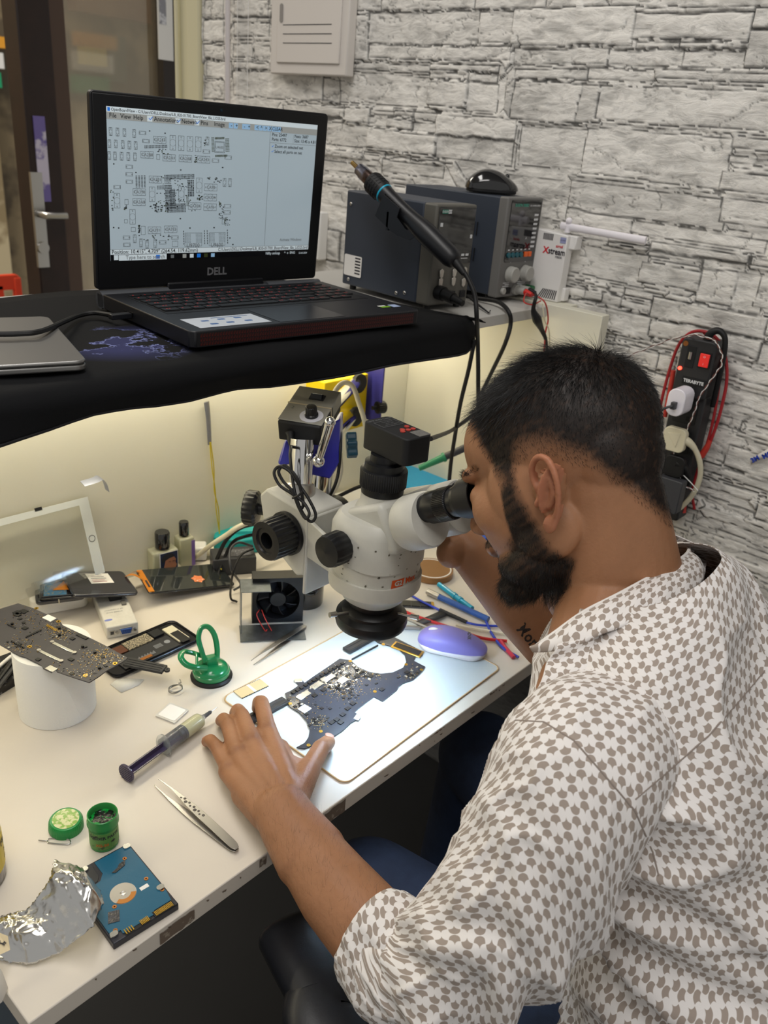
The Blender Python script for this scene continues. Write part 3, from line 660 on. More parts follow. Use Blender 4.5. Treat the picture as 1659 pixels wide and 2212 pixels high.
hdl = MB().lathe([(.0148, .0695), (.0138, .085), (.0130, .105), (.0128, .125), (.0142, .145), (.0165, .165), (.0172, .18), (.016, L-.012), (.013, L-.003), (.009, L)], gM, 28)
hdl.build('handle', m_black, gun, world=True)
gr = MB()
for k in range(8):
    for s_ in (-1, 1): gr.box(.0012, .008, .0022, (-.0140*1.0, s_*.004, .082+k*.0055), gM)
gr.build('grip_ribs', m_rubber, gun, world=True)
e0 = P1; 
hose = [e0-ga*.004, GX(1000, 585), GX(1012, 604), GX(1026, 640, .888), GX(1030, 690, .886), ony(1032, 740, .27), ony(1033, 830, .27), ony(1031, 900, .30), ony(1010, 960, .36)]
MB().lathe([(.0075, 0), (.0072, .006), (.0045, .026)], frame(e0-ga*.002, (1, 0, 0), (hose[2]-hose[0])), 16).build('strain_relief', m_rubber, gun, world=True)
MB().tube(hose, .0036, 10).build('hose', m_rubber, gun, world=True)
# ================================================================ BENCH POWER SUPPLY
PM = rotz((1.106, .3655, SZ+.005), -2.5)
ps = thing('bench_power_supply', 'tall dark grey bench power supply with two round knobs and orange buttons', 'power supply', PM)
MB().bx(.001, .104, .012, .24, .006, .1745).build('case', m_box, ps, bevel=.002)
fs_ = MB().bx(0, .106, -.006, .014, .004, .176).build('front_shell', mat('psu_face', '#6d6c6a', .45, bump=(800, .08, .0003)), ps, bevel=.003, seg=3)
for y in (.045, .052, .059): MB().bx(-.0006, .002, y+.01, y+.0115, .105, .128).build('vent_slot', m_blackm, ps)
for y in (.045, .052, .059): MB().bx(-.0006, .002, y+.01, y+.0115, .06, .083).build('vent_slot', m_blackm, ps)
FP = frame((0, -.0062, 0), (1, 0, 0), (0, -1, 0))
MB().rbox(.090, .105, 0, .001, .003, (.055, .119), FP).build('display', m_gloss, ps)
tx = MB(); T = lambda x, y, z=.0014: FP @ Matrix.Translation((x, y, z))
tx.text('SUGON 3005D', .0070, T(.0405, .163), 0, bold=.03, sx=.9); tx.text('DC POWER SUPPLY', .0040, T(.081, .1625), 1, bold=.02, sx=.9)
for i in range(8): tx.bx(.083, .095, .145-i*.0078, .1485-i*.0078, .001, .0012, FP, 1)
tx.text('A', .007, T(.066, .107), 1); tx.text('V', .0045, T(.030, .0655, .0006), 1); tx.text('A', .0045, T(.075, .0655, .0006), 1)
for i in range(3): tx.bx(.016+.006*(i == 1), .034, .029-i*.003, .0300-i*.003, 0, .0004, FP, 1); tx.bx(.060, .092-.008*i, .029-i*.003, .0300-i*.003, 0, .0004, FP, 1)
for i in range(6): tx.bx(.0165+i*.0125, .0215+i*.0125, .0865, .0885, .001, .0012, FP, 1)
tx.build('panel_text', [mat('psu_teal', '#3f9d86', .4), m_whiteink], ps, smooth=False)
for i in range(4): MB().cyl((.019+i*.0125, .0785, .0005), (.019+i*.0125, .0785, .004), .0048, n=18, M=FP).build('teal_button', mat('teal_btn', '#1f5a66', .4), ps, bevel=.0006)
for i in range(2): MB().bx(.067+i*.0115, .076+i*.0115, .0745, .0835, .0005, .004, FP).build('orange_button', mat('orange_btn', '#e8672a', .4), ps, bevel=.0008)
for x in (.032, .077):
    k = MB(); k.lathe([(.0145, 0), (.0145, .003), (.0138, .004), (.0136, .013), (.012, .0145), (.0, .0145)], FP @ Matrix.Translation((x, .045, .0005)), 40, flute=(40, 2, 3, .03)); k.build('knob', mat('grey_knob', '#a3a29d', .5), ps)
MB().cyl((.016, .016, 0), (.016, .016, .006), .0058, n=20, M=FP).build('power_button', mat('grey_knob', '#a3a29d'), ps, bevel=.001)
MB().bx(.028, .040, .010, .021, 0, .002, FP).bx(.0305, .0375, .0145, .0165, .002, .0026, FP).build('usb_port', m_blackm, ps)
MB().cyl((.055, .016, 0), (.055, .016, .024), .0062, n=16, M=FP).cyl((.055, .016, 0), (.055, .016, .006), .009, n=18, M=FP).build('binding_post', mat('grey_knob', '#a3a29d'), ps)
MB().cyl((.074, .017, 0), (.074, .017, .020), .0062, n=16, M=FP).build('binding_post', mat('grey_knob', '#a3a29d'), ps)
MB().cyl((.092, .018, 0), (.092, .018, .016), .0055, n=16, M=FP).build('binding_post', mat('green_post', '#2f6b45', .4), ps)
for x, y in ((.012, .02), (.09, .02), (.012, .22), (.09, .22)): MB().cyl((x, y, 0), (x, y, .007), .006, n=12).build('foot', m_rubber, ps)
# clip leads
cl = thing('red_clip_lead', 'thin red test lead with red banana plug hanging from the power supply', 'test lead', (0, 0, 0))
q = PM @ (FP @ Vector((.055, .016, .0245)))
MB().cyl(q, q+Vector((-.002, -.016, -.003)), .0058, .0042, 14).build('plug', mat('red_plug', '#c8241e', .4), cl, world=True)
yf = .272
MB().tube([q+Vector((-.002, -.014, -.003)), ony(1160, 640, yf+.02), ony(1178, 655, yf), ony(1184, 690, yf), ony(1178, 720, yf), ony(1174, 780, yf), ony(1170, 830, yf+.03)], .0014, 6).tube([q+Vector((-.002, -.012, -.004)), ony(1136, 634, yf+.04), ony(1132, 652, yf+.01), ony(1150, 658, yf), ony(1168, 650, yf)], .0012, 6).build('wire', mat('red_wire', '#b8322c', .45), cl, world=True)
cl = thing('black_clip_lead', 'black test lead with taped crocodile clip hanging over the shelf front', 'test lead', (0, 0, 0))
q2 = PM @ (FP @ Vector((.074, .017, .0205)))
MB().cyl(q2, q2+Vector((-.002, -.014, -.003)), .0055, .004, 14).build('plug', m_rubber, cl, world=True)
MB().tube([q2+Vector((-.002, -.012, -.002)), ony(1158, 640, yf), ony(1152, 668, yf), ony(1160, 690, yf-.003), ony(1170, 712, yf), ony(1180, 740, yf), ony(1182, 800, yf+.02)], [.0016, .003, .004, .0085, .0045, .003, .002], 8).build('taped_clip', m_rubber, cl, world=True)
wl = thing('white_clip_lead', 'pale thin wire with bare twisted end hanging over the shelf front', 'test lead', ony(1180, 700, yf-.004))
MB().tube([ony(1172, 655, yf-.008), ony(1176, 690, yf-.014), ony(1186, 715, yf-.012), ony(1187, 760, yf-.004), ony(1184, 830, yf)], .0011, 6).build('wire', m_cream, wl, world=True)
# rework power cable looping in front
pw = thing('station_cable', 'thick black cable looping over the grey shelf edge', 'cable', (0, 0, 0))
MB().tube([on(1008, 640, SZ+.006), on(1035, 645, SZ+.006), on(1075, 652, SZ+.010), ony(1098, 672, .284), ony(1103, 700, .279), ony(1090, 745, .28), ony(1064, 800, .32), ony(1040, 850, .36)], .0038, 10).build('cord', m_rubber, pw, world=True)
pk = thing('angled_pick', 'thin black pick tool with bent tip lying on the shelf edge', 'tool', (0, 0, 0))
MB().tube([on(1012, 640, SZ+.012), on(1035, 660, SZ+.006), on(1056, 676, SZ+.003), on(1059, 671, SZ+.003)], [.003, .002, .0013, .0012], 6, smooth=False).build('shaft', m_blackm, pk, world=True)
# ================================================================ BLACK MOUSE on power supply
def mouse_mesh(m, L, W, Hh, M, mi=0, zlo=0, power=2.4):
    def fn(u, v):
        a = 2*PI*u; t = v*PI/2
        k = abs(math.cos(t))**(2/power); z = math.sin(t)**(2/power)
        cx_, sx_ = math.cos(a), math.sin(a)
        ex = math.copysign(abs(cx_)**.85, cx_); ey = math.copysign(abs(sx_)**.85, sx_)
        x = ex*L/2*k; y = ey*W/2*k*(1-.10*math.cos(PI*x/L*1.0+.5))
        hh = Hh*(.72+.28*math.cos((x/L-.12)*PI*1.2)); 
        return (x, y, zlo+hh*z)
    m.grid(fn, 48, 14, M, mi, closeu=True)
mM = frame((1.158, .435, SZ+.1815), (-.72, .69, 0))
mo = thing('black_computer_mouse', 'glossy black computer mouse lying on top of the power supply', 'mouse', mM)
m_ms = mat('mouse_gloss', '#0d0e12', .12, coat=1)
t = MB(); mouse_mesh(t, .098, .058, .034, Matrix.Translation((0, 0, .006))); t.build('shell', m_ms, mo, ang=180)
t = MB(); t.prism([(x*.97, y*.95) for x, y in rrect(.094, .054, .024, k=8)], 0, .008); t.build('underside', m_blackm, mo, bevel=.002)
MB().ell((-.026, 0, .0285), .0045, .0060, .0052, nu=20, nv=10).build('logo_mark', mat('mouse_mark', '#1c1d21', .2), mo)
# ================================================================ ROUTER
RTm = frame((1.2095, .372, SZ+.0045), (0, -1, 0), (0, 0, 1))
ro = thing('fibre_router', 'white fibre router standing upright on the shelf end beside the stone wall', 'router', RTm)
m_rt = mat('router_white', '#e6e4e2', .35)
MB().prism([(0, 0), (.080, 0), (.080, .119), (.0, .125)], 0, -.024, Matrix(((1, 0, 0, 0), (0, 0, -1, 0), (0, 1, 0, 0), (0, 0, 0, 1)))).build('case', m_rt, ro, bevel=.002)
MB().bx(.062, .086, .012, .030, .002, .026).build('end_cap', m_rt, ro, bevel=.002); MB().bx(.070, .093, .010, .032, .095, .119).build('end_cap', m_rt, ro, bevel=.002)
m = MB(); RF = frame((0, -.0004, 0), (1, 0, 0), (0, -1, 0))
for i in range(9): m.bx(.030+i*.0024, .0313+i*.0024, .107, .118, 0, .0003, RF, 0)
for i in range(9): m.add([(.036+i*.0045, .004, .0003), (.038+i*.0045, .004, .0003), (.048+i*.0035, .021, .0003), (.046+i*.0035, .021, .0003)], [(0, 1, 2, 3)], RF, 0)
m.text('stream', .0155, RF @ Matrix.Translation((.0625, .0885, .0004)), 0, bold=.02, sx=.82); m.text('X', .016, RF @ Matrix.Translation((.0395, .0885, .0004)), 1, bold=.03); m.text('airtel', .0072, RF @ Matrix.Translation((.0665, .0985, .0004)), 1, bold=.02); m.text('FIBER', .006, RF @ Matrix.Translation((.068, .0795, .0004)), 0)
m.bx(.066, .078, .105, .115, 0, .0003, RF, 2); m.text('QC PASS', .0028, RF @ Matrix.Translation((.072, .110, .0005)), 0)
m.build('case_print', [mat('print_navy', '#25202c', .5), mat('print_red', '#d0202e', .5), mat('qc_blue', '#9a9ec4', .5)], ro, smooth=False)
an = MB(); a0 = Vector((.070, .012, .123)); an.cyl(a0, a0+Vector((0, 0, .012)), .005, n=14).cyl(a0+Vector((0, 0, .012)), a0+Vector((0, 0, .017)), .0035, n=12); an.ell((.070, .012, .143), .006, .0055, .006)
e1 = ony(0, 0, 0); I = RTm.inverted(); eA = I @ onx(1212, 487, 1.222); eB = I @ onx(1395, 520, 1.222)
an.tube([eA, eA*.5+eB*.5, eB], [.0062, .0062, .0068], 12, smooth=False, flat=.6, up=(0, 0, 1)); an.build('antenna', mat('antenna_white', '#ece8ee', .35), ro)
# ================================================================ SILICONE MAT
Mm = rotz((.4025, .0135, DZ), 1.7)
si = thing('silicone_mat', 'thin translucent white work mat with amber rim under the circuit board', 'mat', Mm)
m_sil2 = mat('silicone_white', '#cdd6d9', .3, coat=.15); m_amb = mat('silicone_rim', '#c9ab80', .35)
MB().rbox(.349, .231, 0, .0016, .012, (.1745, .1155)).build('sheet', m_sil2, si)
rim = MB(); P = rrect(.3475, .2295, .0115, (.1745, .1155), 8); rim.tube([(x, y, .0012) for x, y in P]+[(P[0][0], P[0][1], .0012)], .0013, 6, smooth=False); rim.build('raised_rim', m_amb, si)
# ================================================================ CIRCUIT BOARDS
m_pcb = mat('pcb_black', '#262c38', .30, var=(60, .12), coat=.2); m_sold = mat('solder', '#c8c9c6', .25, .9); m_chip = mat('chip_black', '#15161a', .35); m_pcbg = mat('pad_gold', '#b89a5c', .35, .9)
def pin(x, y, poly):
    c = False; n = len(poly)
    for i in range(n):
        x1, y1 = poly[i]; x2, y2 = poly[(i+1) % n]
        if (y1 > y) != (y2 > y) and x < (x2-x1)*(y-y1)/(y2-y1)+x1: c = not c
    return c
def board_parts(root, M, poly, n, seed, th=.0016, big=20, avoid=None):
    r = random.Random(seed); xs = [p[0] for p in poly]; ys = [p[1] for p in poly]; m = MB(); cen = [(r.uniform(min(xs), max(xs)), r.uniform(min(ys), max(ys)), r.uniform(.006, .02)) for _ in range(13)]
    k = 0; t = 0
    while k < n and t < n*30:
        t += 1; c = r.choice(cen); x = r.gauss(c[0], c[2]); y = r.gauss(c[1], c[2])
        if not (pin(x, y, poly) and pin(x+.002, y+.002, poly) and pin(x-.002, y-.002, poly)): continue
        if k < big: a, b, h = r.uniform(.002, .005), r.uniform(.002, .005), .0009; mi = r.choice((0, 0, 0, 1))
        else: a, b, h = r.choice(((.0011, .0006), (.0006, .0011), (.0009, .0009), (.0016, .0008)))+(.0005,); mi = r.choice((0, 1, 1, 2, 2))
        m.bx(x-a/2, x+a/2, y-b/2, y+b/2, th, th+h, M, mi); k += 1
    m.build('solder_components', [m_chip, m_sold, m_pcbg], root, smooth=False, kind='stuff')
def chips(root, M, items, th=.0016):
    for (x, y, a, b, h, mt, nm, rz) in items:
        MB().box(a, b, h, (0, 0, th+h/2), M @ Matrix.Translation((x, y, 0)) @ Matrix.Rotation(math.radians(rz), 4, 'Z')).build(nm, mt, root, bevel=.0002)
z0 = DZ+.0024
bp = [(985, 98), (1045, 112), (1230, 205), (1213, 232), (1195, 228), (1183, 250), (1240, 280), (1222, 305), (1180, 345), (1130, 362), (1108, 378), (1100, 395), (1028, 452), (985, 430), (950, 455), (905, 490), (888, 508), (918, 522), (905, 540), (870, 560), (830, 598), (785, 628), (700, 665), (640, 688), (600, 682),
      (640, 660), (660, 632), (667, 595), (650, 550), (612, 508), (570, 482), (558, 465), (543, 412), (575, 398), (612, 372), (592, 352), (605, 340), (632, 350), (640, 360), (700, 318), (760, 278), (815, 240), (870, 248), (905, 280), (960, 305), (1020, 315), (1080, 308), (1130, 285), (1146, 255), (1138, 222), (1110, 195), (1070, 178), (1030, 168), (1005, 160), (965, 130)]
oc = on(380+.434*800, 1320+.434*400, z0); BM = frame(oc, (1, 0, 0))
bpw = [tuple((on(380+.434*x, 1320+.434*y, z0)-oc)[:2]) for x, y in bp]
def bq(x, y): return tuple((on(380+.434*x, 1320+.434*y, z0)-oc)[:2])
b1 = thing('main_circuit_board', 'dark blue-black laptop circuit board with two round fan cutouts lying on the white mat', 'circuit board', BM)
MB().prism(bpw, 0, .0014).build('board', m_pcb, b1)
board_parts(b1, Matrix.Identity(4), bpw, 1150, 11, .0014, 110)
bd = Vector(bq(815, 240))-Vector(bq(545, 412)); ang = math.degrees(math.atan2(bd.y, bd.x))
it = []
for i in range(13):
    t = (i+.5)/13; x = 560+(825-560)*t+14; y = 412-(412-255)*t+5; c = bq(x, y); it.append((c[0], c[1], .0058, .0052, .0018, m_chip, 'inductor', ang))
    c = bq(x+26, y+14); it.append((c[0], c[1], .0052, .0026, .0008, m_sold, 'capacitor_row', ang))
for x, y, a, b in ((635, 425, .022, .010), (700, 375, .020, .010), (760, 340, .022, .009), (830, 350, .016, .011)): c = bq(x, y); it.append((c[0], c[1], a, b, .0012, m_sold, 'shield_plate', ang))
for x, y in ((640, 493),): c = bq(x, y); it.append((c[0], c[1], .014, .013, .0012, m_paper, 'wifi_chip', ang))
for x, y in ((735, 398), (690, 425), (800, 545), (830, 520), (775, 560), (820, 560), (855, 490), (880, 465), (1025, 395), (1150, 310), (900, 328), (970, 330), (1165, 325)): c = bq(x, y); it.append((c[0], c[1], .0075, .0062, .0013, m_chip, 'chip', ang))
chips(b1, Matrix.Identity(4), it, .0014)
for x, y in ((568, 465), (868, 253), (1032, 170), (1145, 270), (990, 405), (721, 603), (1222, 296), (660, 672)):
    c = bq(x, y); m = MB(); m.lathe([(.0011, .0015), (.0011, .0018), (.0026, .0018), (.0026, .0015)], Matrix.Translation((c[0], c[1], 0)), 18); m.build('screw_ring', m_gold, b1)
def bar(pa, pb, w, z, h, nm, mt, r=b1, f=bq, ins=0):
    a, b = Vector(f(*pa)), Vector(f(*pb)); d = b-a; L = d.length; an = math.atan2(d.y, d.x); M = Matrix.Translation((a.x, a.y, z)) @ Matrix.Rotation(an, 4, 'Z')
    m = MB(); m.bx(0, L, -w/2, w/2, 0, h, M)
    if ins: m.bx(L*.04, L*.96, -w/2+.002, -w/2+.004, h, h+.0006, M); m.bx(L*.04, L*.96, w/2-.006, w/2-.004, h, h+.0006, M)
    return m.build(nm, mt, r, bevel=.0006)
m_hs = mat('fan_connector_black', '#2c2d31', .42)
bar((848, 208), (983, 132), .0155, .0014, .005, 'heat_sink_bar', m_hs, ins=1)
bar((875, 245), (1005, 175), .002, .0, .003, 'thin_frame_bar', m_hs)
bar((345, 560), (545, 452), .0150, .0002, .005, 'heat_sink_bar', m_hs, ins=1)
bar((478, 510), (545, 468), .002, .0, .003, 'thin_frame_bar', m_hs)
bar((1080, 170), (1225, 222), .0185, .0014, .0012, 'port_shield', m_gold); bar((1090, 172), (1215, 218), .0125, .0027, .0006, 'shield_window', m_chip)
bar((895, 545), (912, 522), .008, .0014, .0006, 'metal_tab', m_sold)
bar((590, 350), (628, 348), .008, .0014, .0006, 'metal_tab', m_sold)
# second board lying on the tissue roll
tb = on(131, 1576, DZ); tdir = (tb-CAM); tdir.z = 0; tdir.normalize(); tc = tb + tdir*.0475
tr = thing('tissue_roll', 'white tissue paper roll standing upright beneath the left circuit board', 'paper roll', (tc.x, tc.y, DZ))
m_tis = mat('tissue', '#e9e9e6', .9, bump=(300, .5, .001)); TH_ = .098
MB().lathe([(.020, TH_-.004), (.020, TH_), (.0475, TH_), (.048, TH_-.002), (.0482, TH_*.5), (.0478, .001), (.047, 0)], None, 56).build('paper', m_tis, tr)
MB().tube([(.048*math.cos(a), .048*math.sin(a), z) for a, z in [(-2.0+t*.07, TH_*(.98-t*.11)) for t in range(9)]], .0005, 5).build('loose_edge', m_tis, tr)
MB().lathe([(.0195, .002), (.0195, TH_-.0005), (.0185, TH_-.0005), (.0185, .002)], None, 32).build('core', mat('cardboard', '#a58f70', .8), tr)
z1 = DZ+TH_+.0012
lbp = [(-160, 1215), (-60, 1195), (0, 1185), (130, 1145), (240, 1180), (360, 1235), (405, 1250), (440, 1285), (450, 1302), (540, 1345), (660, 1400), (760, 1450), (915, 1535), (900, 1548), (870, 1570), (760, 1630), (715, 1665), (660, 1700), (640, 1712), (540, 1680), (410, 1635), (400, 1622), (370, 1640), (310, 1612), (300, 1590), (180, 1530), (140, 1520), (60, 1475), (0, 1440), (-60, 1410), (-160, 1360)]
oc2 = on(.3014*350, 960+.3014*1450, z1)
def lq(x, y): return tuple((on(.3014*x, 960+.3014*y, z1)-oc2)[:2])
lbw = [lq(x, y) for x, y in lbp]
b2 = thing('spare_circuit_board', 'grey-black circuit board with two silver bars balanced on the tissue roll', 'circuit board', frame(oc2, (1, 0, 0)))
m_pcb2 = mat('pcb_greyblack', '#3d3b40', .42, var=(50, .1))
MB().prism(lbw, 0, .0014).build('board', m_pcb2, b2)
board_parts(b2, Matrix.Identity(4), lbw, 760, 4, .0014, 14)
for pa, pb in (((375, 1425), (535, 1502)), ((280, 1485), (440, 1562))):
    bar(pa, pb, .0042, .0014, .0009, 'silver_bar', m_sold, b2, lq)
    for q in (pa, pb): c = lq(*q); MB().cyl((c[0], c[1], .0014), (c[0], c[1], .003), .0026, n=14).build('screw', m_steel, b2)
for x, y in ((262, 1182), (420, 1276), (213, 1457), (613, 1663), (825, 1577)):
    c = lq(x, y); MB().lathe([(.0013, .0015), (.0013, .0018), (.0029, .0018), (.0029, .0015)], Matrix.Translation((c[0], c[1], 0)), 18).build('screw_ring', m_gold, b2)
bd2 = Vector(lq(900, 1545))-Vector(lq(360, 1300)); an2 = math.degrees(math.atan2(bd2.y, bd2.x)); it = []
for x, y, a, b, mt, nm in ((355, 1255, .016, .010, m_paper, 'wifi_chip'), (125, 1215, .010, .008, m_chip, 'chip'), (170, 1205, .010, .008, m_chip, 'chip'), (125, 1230, .009, .007, m_chip, 'chip'), (180, 1325, .007, .006, m_chip, 'chip'), (520, 1400, .006, .005, m_chip, 'chip'), (510, 1550, .007, .005, m_chip, 'chip'), (275, 1550, .006, .005, m_chip, 'chip'), (370, 1618, .013, .008, m_sold, 'metal_tab'), (590, 1385, .018, .005, m_chip, 'connector'), (85, 1312, .016, .002, m_chip, 'connector')): c = lq(x, y); it.append((c[0], c[1], a, b, .0012, mt, nm, an2))
for i in range(9): c = lq(190+i*13, 1388-i*6); it.append((c[0], c[1], .0016, .0042, .0012, m_chip, 'connector_pin', an2+40))
for i in range(8): c = lq(340+i*9, 1305+i*5); it.append((c[0], c[1], .0014, .0040, .0009, m_gold, 'gold_finger', an2+10))
for i in range(9): c = lq(85+i*11, 1420+i*6); it.append((c[0], c[1], .0016, .0030, .0012, m_chip, 'connector_pin', an2+40))
chips(b2, Matrix.Identity(4), it, .0014)
for x, y in ((425, 1327), (425, 1375), (593, 1460), (680, 1502), (713, 1612), (88, 1297)): c = lq(x, y); MB().cyl((c[0], c[1], .0014), (c[0], c[1], .004), .0019, n=12).build('standoff', m_chip, b2)
# ================================================================ HARD DRIVE
HM = rotz((.0891, .0117, DZ), -4)
hdv = thing('hard_drive', 'blue-backed laptop hard drive with gold contacts lying near the bench edge', 'hard drive', HM)
m_hb = mat('drive_blue', '#135a78', .35, bump=(200, .25, .0006)); W2, D2 = .0698, .1005
MB().bx(0, W2, 0, D2, 0, .0082).build('case', mat('drive_case', '#3a3a40', .4, .6), hdv, bevel=.001)
MB().prism([(.003, .009), (.012, .009), (.012, .004), (.047, .004), (.047, .008), (.066, .008), (.068, .02), (.068, .098), (.030, .098), (.030, .080), (.024, .073), (.002, .069), (.002, .014)], .0082, .0092).build('controller_board', m_hb, hdv)
MB().lathe([(.0, .0095), (.0025, .0098), (.003, .0094), (.0128, .0094), (.0132, .0090)], Matrix.Translation((.034, .045, 0)), 32).build('spindle', m_steel, hdv)
MB().prism([(.034+.0125*math.cos(a), .045+.0125*math.sin(a)) for a in np.linspace(-2.6, -.5, 12)]+[(.034+.0075*math.cos(a), .045+.0075*math.sin(a)) for a in np.linspace(-.5, -2.6, 12)], .0094, .0097).build('flex_cable', mat('flex_amber', '#b9772b', .35), hdv)
MB().prism([(.004, .073), (.022, .0745), (.026, .080), (.027, .096), (.004, .097)], .0082, .0088).build('recess_plate', mat('drive_dark', '#25262a', .45), hdv, bevel=.0004)
MB().bx(.006, .013, .076, .085, .0088, .0091).build('white_label', m_paper, hdv); MB().bx(.049, .058, .036, .0405, .0092, .0094).build('white_label', m_paper, hdv)
for x, y in ((.056, .083), (.060, .046), (.020, .036), (.008, .0115), (.0655, .024)): MB().lathe([(.0008, .0092), (.0008, .0096), (.0022, .0096), (.0022, .0092)], Matrix.Translation((x, y, 0)), 16).build('gold_ring', m_copper, hdv)
for x, y in ((.0655, .096), (.005, .0085), (.0655, .0275), (.002, .080), (.018, .096), (.007, .072)):
    MB().rbox(.008, .006, .0085, .0105, .0028, (x, y)).build('screw_lug', m_sold, hdv)
pad = MB()
for a, b_ in ((.027, .0425),): 
    for i in range(15): pad.bx(.0455+i*.0013-.0, .0463+i*.0013, .0005, .0062, .0082, .0099)
MB().bx(.044, .066, .0, .0072, .0082, .0093).build('power_connector', m_blackm, hdv); pad.build('power_contacts', m_gold, hdv, smooth=False)
pad = MB(); [pad.bx(.030+i*.0013, .0308+i*.0013, .0005, .0062, .0082, .0099) for i in range(7)]; pad.build('data_contacts', m_gold, hdv, smooth=False)
pad = MB(); [pad.bx(.014+i*.0024, .015+i*.0024, .0008, .0068, .0082, .0099) for i in range(4)]; pad.build('jumper_pins', m_gold, hdv, smooth=False); MB().bx(.013, .041, .0, .0072, .0082, .0088).build('data_connector', m_blackm, hdv)
MB().prism([(.040, .072), (.052, .075), (.056, .081), (.048, .080), (.045, .077), (.037, .0745)], .0093, .0098).build('foil_tape', mat('dark_foil', '#4b4b4e', .3, .8, bump=(300, .8, .001)), hdv)
MB().prism([(.012, .034), (.022, .030), (.016, .018), (.006, .022)], .0093, .0097).build('foil_tape', MATS['dark_foil'], hdv)
# ================================================================ FOIL SHEET
f_hi = [(-60, 1500), (0, 1483), (70, 1462), (160, 1440), (235, 1368), (300, 1270), (330, 1215), (350, 1108)]
f_lo = [(-60, 1735), (60, 1772), (190, 1782), (370, 1722), (470, 1640), (600, 1535), (665, 1400), (640, 1305)]
f_tip = [(350, 1108), (425, 1140), (490, 1180), (530, 1222), (590, 1265), (640, 1308)]
def foil():
    nu, nv = 90, 44; zs_hi = [.004, .010, .018, .026, .040, .052, .060, .062]; zs_lo = [.003, .003, .004, .008, .022, .038, .040, .030]
    def at(lst, t, zs):
        x = t*(len(lst)-1); i = min(int(x), len(lst)-2); f = x-i
        px = lst[i][0]*(1-f)+lst[i+1][0]*f; py = lst[i][1]*(1-f)+lst[i+1][1]*f; z = zs[i]*(1-f)+zs[i+1]*f; return on(.3376*px, 1480+.3376*py, DZ+z)
    vs = []
    for j in range(nv):
        for i in range(nu):
            u = i/(nu-1); v = j/(nv-1); a, b = at(f_hi, u, zs_hi), at(f_lo, u, zs_lo); p = a*(1-v)+b*v
            w = math.sin(v*PI)
            p = p + Vector((0, 0, w*(.020*math.sin(u*5.2+.3)**2 + .005*math.sin(u*11+v*4)))) 
            cr = (float(fbm(u*9+3, v*6, 5, 4))-.5)*.006 + (abs(float(vnoise(u*16, v*7+u*6, 8))-.5))*-.004 + (float(vnoise(u*40, v*26, 9))-.5)*.0006
            cr *= .35+.65*min(1, 6*min(v, 1-v)+.4)
            p.z = max(DZ+.0012, p.z+cr); 
            if v in (0.0, 1.0): p += Vector((random.uniform(-.0009, .0009), random.uniform(-.0009, .0009), 0))
            vs.append(p)
    fs = [(j*nu+i, j*nu+i+1, (j+1)*nu+i+1, (j+1)*nu+i) for j in range(nv-1) for i in range(nu-1)]
    fo = thing('foil_sheet', 'crumpled silver foil strip curling up beside the hard drive', 'foil', on(100, 2010, DZ))
    m = MB().add(vs, fs); m.build('sheet', mat('aluminium_foil', '#d6d6d4', .24, 1, bump=(260, .15, .0008)), fo, world=True, ang=180, solid=.0003)
    st = MB(); c = [on(-8, 2012, DZ+.03), on(17, 2022, DZ+.03), on(22, 2052, DZ+.024), on(-8, 2066, DZ+.022)]; st.add(c, [(0, 1, 2, 3)], mi=0)
    n = (c[1]-c[0]).normalized(); st.text('CE', .006, frame(c[0]*.3+c[2]*.7+Vector((0, 0, .0012)), n), 1, bold=.04, align='RIGHT')
    st.build('small_sticker', [mat('sticker_tan', '#d9c9a4', .5), m_ink], fo, world=True, smooth=False, solid=.0003)
foil()
# ================================================================ SOLDER PASTE JAR AND LID
m_gj = mat('green_plastic', '#1f8a43', .3); m_gjt = mat('green_tub', '#3c9a4e', .25, trans=.25)
c = on(228, 1843, DZ); dd = (c-CAM); dd.z = 0; dd.normalize(); jc = c+dd*.0155
j = thing('flux_jar', 'small open green jar with black and green paste behind the hard drive', 'jar', (jc.x, jc.y, DZ))
MB().lathe([(.0135, 0), (.0148, .001), (.0150, .026), (.0142, .0275), (.0142, .030), (.0165, .0305), (.0165, .034), (.0158, .036), (.0158, .0415), (.0148, .042), (.0140, .0405), (.0135, .034), (.013, .006), (.0, .005)], None, 40).build('tub', m_gjt, j)
MB().grid(lambda u, v: (.0136*v*math.cos(2*PI*u), .0136*v*math.sin(2*PI*u), .0335+.0016*float(fbm(9*v*math.cos(2*PI*u)+5, 9*v*math.sin(2*PI*u)+5, 3))), 30, 12, closeu=True).build('paste', mat('paste', '#0d1310', .25, two=('#149a3c', 90, .56)), j)
jl = MB(); ja = math.degrees(math.atan2(-dd.y, -dd.x))
def wrapc(m, R, z, a0, s, size, mi, bold=.03):
    vs, fs = glyphs(s, size, 0, 'CENTER', bold); out = []
    for x, y, _ in vs: a = math.radians(a0)+x/R; out.append((R*math.cos(a), R*math.sin(a), z+y))
    m.add(out, fs, None, mi)
jl.lathe([(.0151, .004), (.0152, .0045), (.0152, .0255), (.0151, .026)], None, 40, 0); wrapc(jl, .0154, .0205, ja, 'SOLDER PASTE', .0052, 1); wrapc(jl, .0154, .0105, ja-10, 'XG-50', .005, 2)
jl.build('jar_label', [mat('label_green', '#5c8f45', .5, two=('#20281f', 120, .6)), m_ink, mat('label_orange', '#c0692a', .5)], j, smooth=False)
c = on(145, 1802, DZ); l = thing('jar_lid', 'round green screw lid lying left of the open green jar', 'lid', rotz((c.x+.004, c.y+.009, DZ+.001), 0) @ Matrix.Rotation(math.radians(4), 4, 'X'))
MB().lathe([(.0182, 0), (.0184, .001), (.0178, .010), (.0160, .0125), (.0135, .0130), (0, .0128)], None, 48, flute=(48, 1, 2, .02)).build('cap', m_gj, l)
